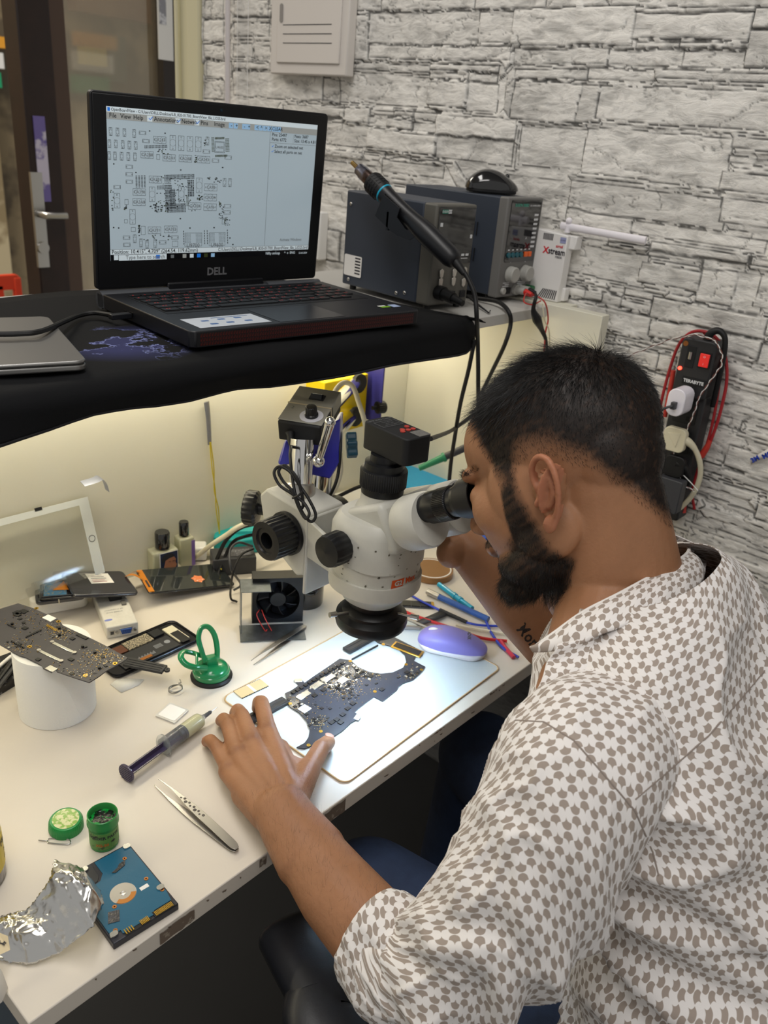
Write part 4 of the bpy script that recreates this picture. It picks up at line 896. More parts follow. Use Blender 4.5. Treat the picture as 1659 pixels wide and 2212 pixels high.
MB().lathe([(.0140, .0131), (.0, .0133)], None, 32).build('top_label', mat('label_lime', '#8fb55c', .2, two=('#d8d9a8', 160, .5), coat=.5), l)
# sim eject pin
e = thing('sim_eject_pin', 'bent steel wire phone tray pin lying in front of the green lid', 'pin', on(115, 1812, DZ+.001))
q = lambda x, y: on(.3376*x, 1480+.3376*y, DZ+.0011)
MB().tube([q(246, 992), q(300, 995), q(318, 980), q(430, 986), q(450, 1000), q(435, 1018), q(318, 1010), q(302, 997)], .0006, 6, sub=4).build('wire', m_steel, e, world=True)
# ================================================================ TWEEZERS
def tweezers(name, label, tip, end, w, z, lab, holes=False, spread=.006, flip=1):
    A_, B_ = on(*tip, z), on(*end, DZ+.004); d = B_-A_; L = d.length
    t = thing(name, label, 'tweezers', frame(A_, d, (0, 0, 1)), lab)
    for s_ in (1, -1):
        m = MB(); n = 30; top = []; 
        prof = [(0, .0004), (.15, .0010), (.42, w*.42), (.55, w*.5), (.85, w*.5), (.96, w*.48), (1.0, w*.25)]
        xs = np.linspace(0, 1, n); ws = np.interp(xs, [p[0] for p in prof], [p[1] for p in prof])
        off = lambda u: s_*(spread*(1-u)**.8*(u < 1)*.5*(1 if u > .2 else (.6+2*u)))*1.0
        vs = []
        for u, hw in zip(xs, ws):
            # arms are stacked across: upper arm above, lower arm below
            zc = .0016*s_+off(u)*.35; yc = off(u)*flip
            vs += [(u*L, yc-hw, zc), (u*L, yc+hw, zc), (u*L, yc+hw, zc+.0009), (u*L, yc-hw, zc+.0009)]
        fs = []
        for i in range(n-1):
            a, b = i*4, i*4+4; fs += [(a, a+1, b+1, b), (a+1, a+2, b+2, b+1), (a+2, a+3, b+3, b+2), (a+3, a, b, b+3)]
        fs += [(0, 3, 2, 1), (n*4-4, n*4-3, n*4-2, n*4-1)]
        m.add(vs, fs); m.build('arm', m_steel, t, bevel=.0002)
        if holes and s_ == 1:
            for k in range(10):
                u = .30+k*.030; r = (.0011, .0015, .0018, .0013)[k % 4]; y = off(u)*flip + (.0012 if k % 2 else -.0010)
                MB().lathe([(0, .00275), (r*.8, .0028), (r, .0029), (r*1.15, .00262)], Matrix.Translation((u*L, y, off(u)*.35)), 16).build('hole', mat('hole_dark', '#55504c', .5), t)
    return t
tweezers('steel_tweezers', 'steel tweezers with a row of round holes, lying in front of the hand', (338, 1690), (512, 1837), .010, DZ+.005, None, True, .010)
tweezers('pointed_tweezers', 'long pointed steel tweezers lying behind the green suction cup', (545, 1432), (660, 1353), .0085, DZ+.004, None, False, .008)
# ================================================================ SYRINGE
A_, B_ = on(470, 1527, DZ+.0125), on(268, 1674, DZ+.0125); dv = B_-A_; Ls = dv.length
sy = thing('flux_syringe', 'clear syringe of pale yellow flux with dark plunger and metal tip', 'syringe', frame(A_, (0, 0, 1), dv))
k = Ls
m_cl = mat('clear_plastic', '#e9eef0', .12, trans=.85, alpha=.75); m_pl = mat('plunger_violet', '#3f3650', .2, coat=.4)
MB().lathe([(.0005, 0), (.0006, .012), (.0012, .0125)], None, 10).build('needle', m_steel, sy)
MB().lathe([(.0012, .012), (.0024, .014), (.0030, .026)], None, 14).build('needle_hub', m_dkgrey, sy)
MB().lathe([(.0030, .024), (.0036, .028), (.0095, .034), (.0102, .038), (.0102, .094), (.0104, .096)], None, 32).build('barrel', m_cl, sy)
MB().lathe([(0, .030), (.0085, .0345), (.0093, .038), (.0093, .062), (0, .062)], None, 28).build('flux_paste', mat('flux_yellow', '#ddd6a0', .3), sy)
MB().lathe([(0, .062), (.0094, .0625), (.0094, .066), (.0082, .0665), (.0082, .068), (.0094, .0685), (.0094, .072), (0, .0722)], None, 28).build('piston', mat('piston_grey', '#30323c', .4), sy)
MB().lathe([(.0104, .0955), (.0150, .0957), (.0152, .0975), (.0104, .0978)], None, 32).xform(lambda v: (v[0]*1.15, v[1]*.8, v[2])).build('finger_flange', m_cl, sy)
m = MB(); m.box(.0012, .014, k-.004-.072, (0, 0, (.072+k-.004)/2)).box(.014, .0012, k-.004-.072, (0, 0, (.072+k-.004)/2)); m.build('plunger_rod', m_pl, sy)
m = MB().lathe([(0, k-.005), (.0118, k-.0048), (.0122, k-.0036), (.0118, k-.0026), (0, k-.0024)], None, 32)
for i in range(-3, 4): m.box(.0008, 2*math.sqrt(.011**2-(i*.0028)**2), .0008, (i*.0028, 0, k-.0022))
m.build('thumb_disc', m_pl, sy)
# plastic square, wire ring, IC plate
MP, w_, d_ = rect3((335, 1548), (398, 1573), (372, 1520), DZ)
p = thing('clear_square_pouch', 'small flat square of clear plastic lying above the syringe', 'plastic square', MP)
MB().rbox(.031, .031, .0004, .0022, .0015, (.0155, .0155)).build('film', mat('frosted_plastic', '#f2f0ec', .15, trans=.35, coat=1), p); MB().rbox(.026, .026, .0022, .0026, .002, (.0155, .0155)).build('inner_pad', mat('pad_white', '#f3f1ee', .5), p)
c = on(380, 1490, DZ+.002); r_ = thing('wire_ring', 'small coiled ring of grey solder wire in front of the suction cup', 'wire', (c.x, c.y, DZ+.0015))
P = [((.0095+.0008*math.sin(a*3))*math.cos(a), (.0085+.0006*math.cos(a*2))*math.sin(a), .0012+.0011*math.sin(a*1.37)+a*.00012) for a in np.linspace(0, 2*PI*3.1, 70)]
MB().tube(P+[(.013, .006, .003), (.015, .012, .004)], .00065, 6, sub=1).build('coil', mat('solder_wire', '#8c8b88', .35, .9), r_)
MI, w_, d_ = rect3((512, 1508), (580, 1480), (508, 1488), DZ+.0018)
a, b, c_ = on(522, 1509, DZ+.002), on(580, 1482, DZ+.002), on(507, 1493, DZ+.002)
x = (b-a); w_ = x.length; MI = frame(a, x); d_ = abs((MI.inverted() @ c_).y)
ic = thing('metal_shield_plate', 'small rectangular gold-beige plate with toothed edges lying on the mat corner', 'plate', MI)
MB().bx(0, w_, 0, d_, 0, .0010).build('plate', mat('plate_beige', '#cbbd9c', .35, .5), ic); MB().bx(w_*.47, w_*.56, 0, d_, .0010, .0012).build('centre_stripe', m_paper, ic)
t = MB(); [t.bx(w_*(i+.2)/16, w_*(i+.75)/16, -.0012, d_+.0012, .0002, .0008) for i in range(16)]; t.build('teeth', m_ink, ic, smooth=False)
# ================================================================ SUCTION CUP
c = on(457, 1488, DZ); dd = c-CAM; dd.z = 0; dd.normalize(); cc = c+dd*.0285
su = thing('suction_cup', 'green double-lever suction cup with black rubber base standing on the bench', 'suction cup', frame((cc.x, cc.y, DZ), (.95, -.3, 0)))
m_sg = mat('suction_green', '#11854f', .22, coat=.6)
MB().lathe([(.0290, 0), (.0295, .003), (.0270, .006), (.02, .007), (0, .007)], None, 48).build('rubber_pad', m_rubber, su)
MB().lathe([(.0255, .005), (.0262, .009), (.0258, .0125), (.0245, .0135), (.0245, .0145), (.0215, .019), (.014, .0225), (.0, .0235)], None, 48).build('dome', m_sg, su)
MB().box(.016, .012, .014, (0, 0, .028)).cyl((-.010, 0, .030), (.010, 0, .030), .0045, n=16).build('pivot_block', m_sg, su, bevel=.002)
MB().cyl((-.0125, 0, .030), (.0125, 0, .030), .0018, n=12).build('pivot_pin', m_steel, su)
lv = MB(); lv.tube([(.008, .0, .028), (.010, .004, .042), (.009, .012, .060), (.002, .018, .072), (-.008, .018, .072), (-.014, .012, .060), (-.012, .004, .042), (-.009, 0, .028)], .0034, 10, flat=1.2); lv.build('lever', m_sg, su)
lv = MB(); lv.tube([(-.006, .010, .028), (-.018, .012, .036), (-.036, .010, .046), (-.044, -.002, .046), (-.040, -.012, .040), (-.028, -.016, .034), (-.012, -.013, .026)], .0034, 10, flat=1.3); lv.tube([(-.024, .011, .039), (-.020, .004, .041), (-.026, -.014, .035)], .002, 8); lv.build('lever', m_sg, su)
# ================================================================ PROGRAMMER BOX
PG = rotz((.3591, .4689, DZ), -20.4)
pgm = thing('chip_programmer', 'grey-white programmer box with blue serial port and green adapter on top', 'programmer', PG)
m_pg = mat('programmer_white', '#cfccc4', .45, var=(60, .08))
MB().bx(0, .0464, 0, .116, 0, .0205).build('case', m_pg, pgm, bevel=.002, seg=3)
m = MB(); FF = frame((0, -.0002, 0), (1, 0, 0), (0, -1, 0)); m.prism([(.0195, .0145), (.0365, .0145), (.0345, .0065), (.0215, .0065)], 0, .004, FF); m.build('serial_port', mat('vga_blue', '#2b4f95', .4), pgm, bevel=.0006)
m = MB(); m.prism([(.0180, .0160), (.0380, .0160), (.0360, .0050), (.0200, .0050)], 0, .002, FF); m.build('port_shell', m_steel, pgm, bevel=.0004)
m = MB(); [m.cyl((.0225+i*.0027+(.0013 if r else 0), .0085+r*.002, .004), (.0225+i*.0027+(.0013 if r else 0), .0085+r*.002, .0043), .0005, n=6, M=FF) for i in range(5) for r in range(3)]; m.build('pin_holes', m_ink, pgm, smooth=False)
for x in (.0150, .0410): MB().cyl((x, .0105, 0), (x, .0105, .004), .0022, n=6, M=FF).build('port_screw', m_steel, pgm)
MB().bx(.004, .012, .006, .014, 0, .0008, FF).build('usb_port', m_steel, pgm); MB().bx(.0055, .0105, .0075, .0125, .0008, .0012, FF).build('usb_slot', m_dkgrey, pgm)
MB().bx(.019, .038, .072, .092, .0205, .029).build('zip_socket', m_blackm, pgm, bevel=.0008)
MB().bx(.034, .041, .054, .066, .0205, .024).build('small_socket', mat('socket_grey', '#6d6c68', .4), pgm, bevel=.0006)
gb = MB(); GMt = Matrix.Translation((.029, .095, .031)) @ Matrix.Rotation(.25, 4, 'Z'); gb.box(.030, .020, .0016, (0, 0, 0), GMt); gb.build('green_adapter', mat('pcb_green', '#2f9a55', .35), pgm)
m = MB(); [m.box(.0016, .004, .0008, (-.012+i*.0035, s_*.006, .0011), GMt) for i in range(7) for s_ in (-1, 1)]; m.box(.006, .006, .001, (-.004, 0, .0013), GMt); m.build('adapter_pads', m_sold, pgm, smooth=False)
m = MB(); m.text('RT809F Serial', .0042, Matrix.Translation((.020, .040, .0207)) @ Matrix.Rotation(PI, 4, 'Z'), 0); m.text('ISP Programmer', .0042, Matrix.Translation((.020, .047, .0207)) @ Matrix.Rotation(PI, 4, 'Z'), 0); m.add([(.007+.006*math.cos(a), .020+.0028*math.sin(a), .0207) for a in np.linspace(0, 2*PI, 16, endpoint=False)], [tuple(range(16))], mi=1); m.build('case_print', [mat('print_grey', '#7d7f84', .5), mat('oval_blue', '#7a86c8', .5)], pgm, smooth=False)
# ================================================================ WHITE ADAPTER, PHONES
WA, w_, d_ = rect3((70, 1335), (185, 1312), (28, 1290), DZ)
wa = thing('white_charger_block', 'large glossy white laptop charger block under the dismantled phones', 'charger', WA)
MB().rbox(.085, .078, 0, .028, .012, (.0425, .039)).build('block', mat('gloss_white', '#ece9e2', .25), wa, bevel=.003, seg=3)
def slab(name, label, cat, pa, pb, pc, za, zb, zc, th, r, mt, bev=.002):
    A_, B_, C_ = on(*pa, DZ+za), on(*pb, DZ+zb), on(*pc, DZ+zc)
    x = (B_-A_); w = x.length; x.normalize(); n = x.cross(C_-A_).normalized(); d = (C_-A_).dot(n.cross(x))
    t = thing(name, label, cat, frame(A_, x, n))
    MB().rbox(w, d, 0, th, r, (w/2, d/2)).build('body', mt, t, bevel=bev)
    return t, w, d
m_ph = mat('phone_black', '#1c1d22', .22, coat=.4); m_phg = mat('phone_gunmetal', '#33343c', .2, .3, coat=.5)
t, w, d = slab('dark_phone', 'dark phone at the bottom of the pile with a pale band round it', 'phone', (78, 1310), (185, 1296), (27, 1268), .030, .030, .030, .0075, .008, m_phg)
MB().bx(w*.45, w*.47, -.0008, d*.15, -.0006, .0092).build('rubber_band', mat('band_cream', '#d6cfb6', .5), t); MB().bx(.004, .012, .012, .020, .0075, .0080).build('phone_port', m_blackm, t)
t, w, d = slab('opened_phone_frame', 'opened phone frame with blue inner board and amber flex on the pile', 'phone', (85, 1298), (180, 1290), (38, 1254), .041, .040, .041, .0030, .007, m_ph, .001)
MB().bx(.006, w*.62, .006, d-.022, .003, .0042).build('inner_board', mat('phone_pcb_blue', '#3a6f96', .35, two=('#9a8a5a', 260, .58)), t); MB().prism([(w*.3, d*.3), (w*.9, d*.25), (w*.98, d*.6), (w*.6, d*.75), (w*.45, d*.5)], .0046, .0052).build('amber_flex', mat('flex_orange', '#c77a22', .3), t)
MB().tube([(.004, .004, .0040), (w*.8, .004, .004)], .0008, 6, smooth=False).tube([(.004, .004, .004), (.004, d-.006, .004), (w*.55, d-.005, .004), (w*.9, d*.5, .004)], .0010, 6, smooth=False).build('metal_rail', m_dkgrey, t)
MB().bx(w*.55, w*.95, d*.62, d*.92, .0032, .0045).build('grey_battery', mat('battery_grey', '#8d8f90', .4), t)
t, w, d = slab('black_phone_cover', 'dark phone back cover with white price label leaning on the pile', 'phone cover', (160, 1294), (300, 1288), (115, 1243), .047, .026, .049, .006, .009, m_phg)
m = MB(); m.bx(w*.36, w*.72, d*.46, d*.88, .006, .0063, None, 0)
for i in range(5): m.bx(w*.40, w*(.60+.02*(i % 3)), d*(.80-i*.07), d*(.815-i*.07), .0063, .0065, None, 1+(i > 2))
m.build('white_label', [m_paper, m_ink, mat('pink_ink', '#b5656f', .5)], t, smooth=False); MB().bx(-.0004, .002, d*.3, d*.45, .002, .005).build('phone_port', m_blackm, t)
t, w, d = slab('phone_display', 'black phone display with amber flex cable and orange star sticker', 'phone screen', (322, 1285), (508, 1266), (292, 1235), .022, .004, .026, .0028, .006, m_ph, .0008)
MB().rbox(w-.012, d-.003, .0028, .0034, .005, (w/2+.004, d/2)).build('glass', mat('display_glass', '#2b2f2f', .06, coat=1), t)
MB().bx(.0005, .0095, .003, d-.003, .0029, .0042).build('flex_strip', MATS['flex_orange'], t); MB().bx(.004, .007, .016, d*.5, .0042, .0048).build('flex_chip', m_ink, t)
ft = MB(); ft.tube([(.002, d*.55, .005), (-.012, d*.62, .012), (-.020, d*.70, .008), (-.016, d*.8, .004), (-.006, d*.86, .006), (.001, d*.8, .008)], .0045, 8, flat=.08, up=(0, 1, 0)); ft.build('flex_cable', MATS['flex_orange'], t)
stp = [(w*.62+.0115*(.75+.25*(i % 2))*math.cos(a), d*.38+.0125*(.75+.25*(i % 2))*math.sin(a)) for i, a in enumerate(np.linspace(.2, .2+2*PI, 12, endpoint=False))]
MB().prism(stp, .0035, .0038).build('orange_sticker', mat('star_orange', '#e2814e', .45, two=('#f2e8dd', 300, .62)), t)
# open phone on the bench
a, b, c_ = on(250, 1470, DZ+.001), on(436, 1385, DZ+.001), on(374, 1343, DZ+.001); x = (b-a); x.z = 0; L = x.length; x.normalize(); MPh = frame(a, x); 
op = thing('opened_smartphone', 'opened black smartphone showing battery and boards, lying beside the programmer', 'phone', MPh)
MB().rbox(.145, .071, 0, .004, .012, (.0725, .0355)).build('frame', mat('frame_black', '#26262b', .25, .5), op, bevel=.0015, seg=3)
rm = MB(); P = rrect(.143, .069, .011, (.0725, .0355), 6); rm.tube([(x_, y_, .0055) for x_, y_ in P]+[(P[0][0], P[0][1], .0055)], .0012, 6, smooth=False); rm.build('frame_rim', MATS['frame_black'], op)
MB().bx(.020, .112, .006, .040, .004, .0062).build('battery', mat('battery_black', '#232429', .45), op, bevel=.0006)
m = MB()
for i in range(18): m.bx(.046+i*.0016, .0468+i*.0016, .012, .012+.004+(i % 3)*.0015, .0062, .0064)
for i in range(10): m.bx(.080+i*.0013, .0806+i*.0013, .020, .029, .0062, .0064)
m.lathe([(.004, .0063), (.0046, .0065)], Matrix.Translation((.102, .025, 0)), 16); m.bx(.0975, .1065, .0245, .0255, .0062, .0064); m.build('battery_print', mat('battery_ink', '#8a8d92', .5), op, smooth=False)
MB().bx(.048, .066, .008, .014, .0062, .0068).build('copper_tape', m_copper, op)
MB().bx(.010, .048, .043, .062, .004, .0060).build('copper_shield', mat('copper_shield', '#6b4638', .4, .6), op); MB().bx(.050, .092, .043, .064, .004, .0062).build('logic_board', mat('logic_beige', '#b2a58b', .4, two=('#3b3a36', 500, .5)), op)
MB().bx(.116, .134, .014, .058, .004, .0058).build('camera_frame', m_cream, op); MB().bx(.118, .132, .008, .040, .0058, .0066).build('speaker_module', m_ph, op); MB().bx(.094, .112, .046, .064, .004, .0072).build('camera_module', m_blackm, op, bevel=.001)
# black foam connector strip in front
Cb, w_, d_ = rect3((282, 1447), (360, 1480), (300, 1420), DZ+.012)
a, b = on(272, 1432, DZ+.017), on(355, 1463, DZ+.006); dv = b-a; cb_ = thing('black_speaker_module', 'matte black ribbed plastic module leaning between board and phone', 'phone part', frame(a, dv, (0, 0, 1)))
m = MB(); L = dv.length; m.bx(0, L, -.009, .009, 0, .004); m.build('shell', m_hs, cb_, bevel=.0006)
m = MB(); [m.bx(.002, L-.004, -.006+i*.005, -.0052+i*.005, .004, .0046) for i in range(3)]; m.build('ribs', m_hs, cb_); MB().lathe([(.0012, 0), (.0012, .003), (.004, .003), (.004, 0)], Matrix.Translation((L+.003, .001, 0)), 16).build('screw_ear', m_hs, cb_)
tp = thing('tissue_scrap', 'torn white tissue scrap under the opened smartphone corner', 'tissue', on(270, 1478, DZ+.001))
pp = [on(238, 1478, DZ+.0007), on(262, 1496, DZ+.0007), on(300, 1480, DZ+.0007), on(312, 1468, DZ+.0007), on(285, 1466, DZ+.0007), on(255, 1466, DZ+.0007)]; MB().add(pp, [tuple(range(6))[::-1]]).build('paper', m_tis, tp, world=True, solid=.0006)
# ================================================================ LEFT EDGE OBJECTS
bb = on(-12, 1905, DZ); bo = thing('glue_bottle', 'brown bottle with yellow label cut off by the left picture edge', 'bottle', (bb.x-.016, bb.y+.02, DZ))
MB().lathe([(.033, 0), (.0345, .003), (.0345, .060), (.032, .068), (.024, .078), (.014, .084), (.014, .1), (0, .1)], None, 40).build('glass', mat('amber_glass', '#2c1512', .15, coat=.6), bo)
yl = MB(); yl.lathe([(.0346, .016), (.0350, .0165), (.0350, .055), (.0346, .0555)], None, 40, 0); 
for k_, (aa, zz, ss) in enumerate(((-30, .047, .010), (-22, .034, .006), (-25, .025, .005))): wrapc(yl, .0353, zz, aa, ('Flex', 'bond', 'Liquid')[k_], ss, 1)
yl.build('label', [mat('label_yellow', '#d9bd2a', .4), m_ink], bo, smooth=False)
wb = thing('black_notebook', 'dark patterned flat case under pens behind the tissue roll', 'case', on(20, 1470, DZ))
cs_ = [on(-60, 1440, DZ+.012), on(46, 1400, DZ+.012), on(50, 1455, DZ+.012), on(-60, 1520, DZ+.012)]; MB().add([c+Vector((0, 0, 0)) for c in cs_]+[c-Vector((0, 0, .0118)) for c in cs_], [(3, 2, 1, 0), (4, 5, 6, 7), (0, 1, 5, 4), (1, 2, 6, 5), (2, 3, 7, 6), (3, 0, 4, 7)]).build('case', mat('pattern_black', '#1d1b1e', .5, two=('#6a6a6e', 120, .6)), wb, world=True)
for nm, lb_, a, b, r, mt in (('black_pen', 'thick black pen lying on the dark case', (-10, 1478), (30, 1425), .004, m_black), ('thin_pen', 'white slim pen lying on the dark case', (-20, 1455), (24, 1418), .0028, m_white), ('grey_pen', 'dark grey pen lying lowest on the dark case', (-10, 1492), (34, 1436), .003, m_dkgrey)):
    t = thing(nm, lb_, 'pen', on(*a, DZ+.016)); A_, B_ = on(*a, DZ+.0165), on(*b, DZ+.0165); MB().cyl(A_, B_, r, n=14).build('barrel', mt, t, world=True); MB().cyl(B_, B_+(B_-A_).normalized()*.012, r*.9, .0006, 12).build('tip', m_steel, t, world=True)
wp = thing('paper_scrap', 'white paper corner poking in at the lower left desk edge', 'paper', on(5, 2130, DZ+.001))
cs_ = [on(-30, 2060, DZ+.03), on(4, 2098, DZ+.012), on(17, 2134, DZ+.003), on(4, 2165, DZ+.012), on(-30, 2190, DZ+.02)]; MB().add(cs_, [(0, 1, 2, 3, 4)[::-1]]).build('sheet', m_paper, wp, world=True, solid=.0005)
# ================================================================ BACK OF THE BENCH
dg = thing('touch_glass', 'clear tablet touch glass with white frame leaning on the back panel', 'glass panel', onx(0, 0, 0)*0+Vector((0, .58, DZ)))
A_ = ony(246, 1058, .600); B_ = ony(226, 1236, .560); C_ = ony(-60, 1136, .600)
xx = (A_-C_).normalized(); uu = (A_-B_); nn = xx.cross(uu).normalized(); uu = nn.cross(xx); GL = frame(B_, xx, nn); Hh2 = (A_-B_).dot(uu); 
MB().bx(-.30, 0, 0, Hh2, 0, .0009, GL).build('glass', mat('touch_glass', '#e6e8e0', .05, trans=.9, alpha=.35), dg, world=True)
fr_ = MB(); fr_.bx(-.0165, 0, 0, Hh2, .0010, .0016, GL).bx(-.30, -.0165, Hh2-.010, Hh2, .0010, .0016, GL); fr_.build('white_frame', mat('frame_white', '#cdd1cf', .3), dg, world=True)
MB().tube([GL @ Vector((-.0085+.0050*math.cos(a), .058+.0050*math.sin(a), .0018)) for a in np.linspace(0, 2*PI, 25)], .0004, 5, sub=1).build('home_button', m_dkgrey, dg, world=True)
MB().bx(-.085, -.074, Hh2-.002, Hh2+.0025, .0009, .0022, GL).bx(-.20, -.192, Hh2-.002, Hh2+.0015, .0009, .0022, GL).build('black_clip', m_blackm, dg, world=True)
MB().tube([ony(232, 1060, .596), ony(226, 1042, .594), ony(217, 1032, .588), ony(205, 1037, .58), ony(178, 1045, .575)], .006, 6, flat=.06, up=(0, 1, 0)).build('flex_tail', mat('flex_silver', '#9ea3b4', .3, .6), dg, world=True)
def bottle(name, label, base, w, dpt, h, cap_r, cap_h, lab, photo=False):
    c = on(*base, DZ); t = thing(name, label, 'bottle', frame((c.x, min(c.y+.012, .585), DZ), (.985, -.17, 0)))
    MB().bx(-w/2, w/2, -dpt/2, dpt/2, 0, h).build('glass', mat('bottle_glass', '#e8e8cf', .05, trans=.55, ior=1.35), t, bevel=.003, seg=3)
    MB().bx(-w/2+.003, w/2-.003, -dpt/2+.003, dpt/2-.003, .004, h*.72).build('liquid', mat('perfume', '#d9d79a', .1, trans=.5), t, bevel=.002)
    MB().lathe([(cap_r*.6, h), (cap_r*.6, h+.003), (cap_r, h+.003), (cap_r, h+cap_h), (cap_r-.001, h+cap_h+.0015), (0, h+cap_h+.0015)], None, 32).build('cap', m_gloss, t)
    return t
t = bottle('square_perfume_bottle', 'square clear bottle with a face photo label and fat black cap', (335, 1226), .046, .026, .048, .0125, .030, True)
m = MB(); FL = frame((0, -.0134, 0), (1, 0, 0), (0, -1, 0)); m.bx(-.012, .0215, .0005, .046, 0, .0004, FL, 0); m.bx(-.0105, .0205, .001, .045, .0004, .0005, FL, 1)
m.add([(x_*.95+.004, y_, .0006) for x_, y_ in [(-.004, .004), (.004, .002), (.010, .006), (.013, .013), (.0155, .019), (.013, .025), (.014, .030), (.010, .036), (0, .037), (-.006, .030), (-.009, .018)]], [tuple(range(11))], FL, 2)
m.add([(x_+.003, y_, .0007) for x_, y_ in [(-.010, .026), (-.004, .031), (.003, .034), (.010, .035), (.012, .038), (.008, .042), (0, .0435), (-.008, .041), (-.012, .034)]], [tuple(range(9))], FL, 3)
m.bx(.004, .008, .0265, .0275, .0008, .0009, FL, 3); m.bx(.011, .015, .0265, .0275, .0008, .0009, FL, 3); m.bx(.007, .013, .0115, .0125, .0008, .0009, FL, 4); m.bx(-.0030, -.0018, .002, .016, .0008, .0009, FL, 0)
m.build('portrait_label', [m_paper, mat('label_navy', '#27324f', .4), mat('label_skin', '#b27a5e', .5), m_ink, mat('label_lip', '#8c4a44', .5)], t, smooth=False)
t = bottle('slim_perfume_bottle', 'slim yellowish bottle with violet side label and narrow black cap', (388, 1214), .028, .024, .058, .0085, .026, False)
MB().bx(.008, .0145, -.0124, -.0118, .003, .052).build('violet_label', mat('label_violet', '#7b62a8', .4), t)
# yellow twin wire hanging from the shelf
yw = thing('yellow_wire_pair', 'two thin yellow wires hanging down the back panel from grey tape', 'wire', ony(450, 960, .600))
for k_ in (0, 1):
    MB().tube([ony(453+k_*2, 955, .600), ony(458+k_*4, 1010, .600), ony(465-k_*2, 1060, .600), ony(467+k_*5, 1100, .600), ony(474, 1150, .598), ony(478-k_*2, 1180, .590), ony(475, 1215, .57), on(478, 1230, DZ+.02)], .0011, 6).build('wire', mat('yellow_wire', '#c9b52a', .4), yw, world=True)
MB().tube([ony(446, 868, .601), ony(450, 905, .601), ony(453, 960, .601)], [.0055, .0048, .0042], 8, flat=.35, up=(1, 0, 0)).build('grey_tape', mat('grey_tape', '#8d8d90', .3, .6, bump=(200, .6, .001)), yw, world=True)
wk = thing('white_plug_adapter', 'white plug adapter lying behind the slim bottle', 'adapter', frame(on(425, 1205, DZ), (.8, -.6, 0)))
MB().box(.035, .03, .026, (0, 0, .014)).build('case', m_white, wk, bevel=.004, seg=3); MB().cyl((.018, 0, .014), (.03, 0, .014), .009, n=18).build('neck', m_cream, wk)
ca = thing('black_power_brick', 'black adapter brick among cables left of the microscope', 'adapter', frame(on(505, 1235, DZ), (.86, -.5, 0)))
MB().box(.075, .045, .032, (0, .01, .0165)).build('case', m_dkgrey, ca, bevel=.002, seg=3); MB().bx(-.02, .03, -.004, .02, .033, .0334).build('label', mat('label_grey', '#5a5a60', .5, two=('#9a9aa0', 300, .6)), ca)
te = thing('teal_box', 'crumpled teal plastic tray behind the focus knob', 'tray', frame(on(520, 1180, DZ), (.8, -.6, 0)))
MB().prism([(-.05, -.02), (.0, -.035), (.055, -.02), (.06, .02), (0, .03), (-.045, .02)], 0, .030).build('tray', mat('teal', '#1f9ea0', .35), te, bevel=.003); MB().bx(-.02, .03, -.01, .01, .030, .036).build('insert', mat('teal_light', '#3fb4b4', .35), te)
cc_ = thing('cream_mains_cable', 'thick cream cable crossing from the display to the microscope base', 'cable', on(440, 1190, DZ))
MB().tube([on(380, 1226, DZ+.006), on(420, 1205, DZ+.010), ony(455, 1178, .53), ony(490, 1155, .50), ony(515, 1138, .48), ony(560, 1120, .47)], .0042, 10).build('cord', m_cream, cc_, world=True)
for k_, (lb_, pts, r, mt) in enumerate((
    ('black cable bending down beside the yellow wires', [ony(560, 1130, .50), ony(520, 1140, .5), ony(490, 1165, .52), ony(472, 1200, .52), on(462, 1232, DZ+.012), on(475, 1250, DZ+.006)], .0036, m_rubber),
    ('black cable curving above the adapter brick', [ony(575, 1150, .50), ony(525, 1160, .50), ony(500, 1175, .52), on(478, 1222, DZ+.02), on(470, 1245, DZ+.006)], .0030, m_rubber),
    ('thin grey cable looping in front of the adapter brick', [ony(545, 1180, .44), ony(515, 1172, .44), ony(497, 1190, .44), ony(500, 1230, .42), on(520, 1262, DZ+.02), on(505, 1275, DZ+.006)], .0020, m_dkgrey),
    ('thin dark cable dropping beside the fan', [ony(548, 1185, .41), ony(520, 1200, .41), ony(503, 1240, .40), on(498, 1290, DZ+.01), on(512, 1300, DZ+.005)], .0018, m_rubber))):
    t = thing('loose_cable', lb_, 'cable', pts[0], 'loose cables left of the microscope'); MB().tube(pts, r, 8).build('cord', mt, t, world=True)
# ================================================================ FAN
A_ = on(505, 1352, DZ); fa = thing('cooling_fan', 'black square cooling fan standing with bent grey metal plate and red wires', 'fan', frame(on(600, 1352, DZ), (.80, -.60, 0)))
Fc = frame((0, .02, .042), (1, 0, 0), (0, -1, 0))
m = MB(); R_ = .034; S_ = .040; n = 48; vs = []
for z_ in (-.0125, .0125):
    for i in range(n):
        a = 2*PI*i/n; vs.append((R_*math.cos(a), R_*math.sin(a), z_))
    for i in range(n):
        a = 2*PI*i/n; s_ = S_/max(abs(math.cos(a)), abs(math.sin(a))); vs.append((s_*math.cos(a), s_*math.sin(a), z_))
fs = []
for i in range(n):
    k_ = (i+1) % n; fs += [(i, k_, n+k_, n+i), (2*n+k_, 2*n+i, 3*n+i, 3*n+k_), (i, 2*n+i, 2*n+k_, k_), (n+i, n+k_, 3*n+k_, 3*n+i)]
m.add(vs, fs, Fc); m.build('fan_frame', m_black, fa)
MB().lathe([(0, .010), (.012, .010), (.0135, .008), (.0135, -.008)], Fc, 28).build('hub', m_black, fa)
for b_ in range(7):
    m = MB(); m.grid(lambda u, v: ((.013+v*.0195)*math.cos(b_*2*PI/7+(u-.5)*.62+v*.25), (.013+v*.0195)*math.sin(b_*2*PI/7+(u-.5)*.62+v*.25), (u-.5)*.014), 7, 7, Fc); m.build('blade', m_black, fa, solid=.0012)
MB().bx(-.036, .036, .0335, .036, .004, .080).build('fan_grill', m_blackm, fa)
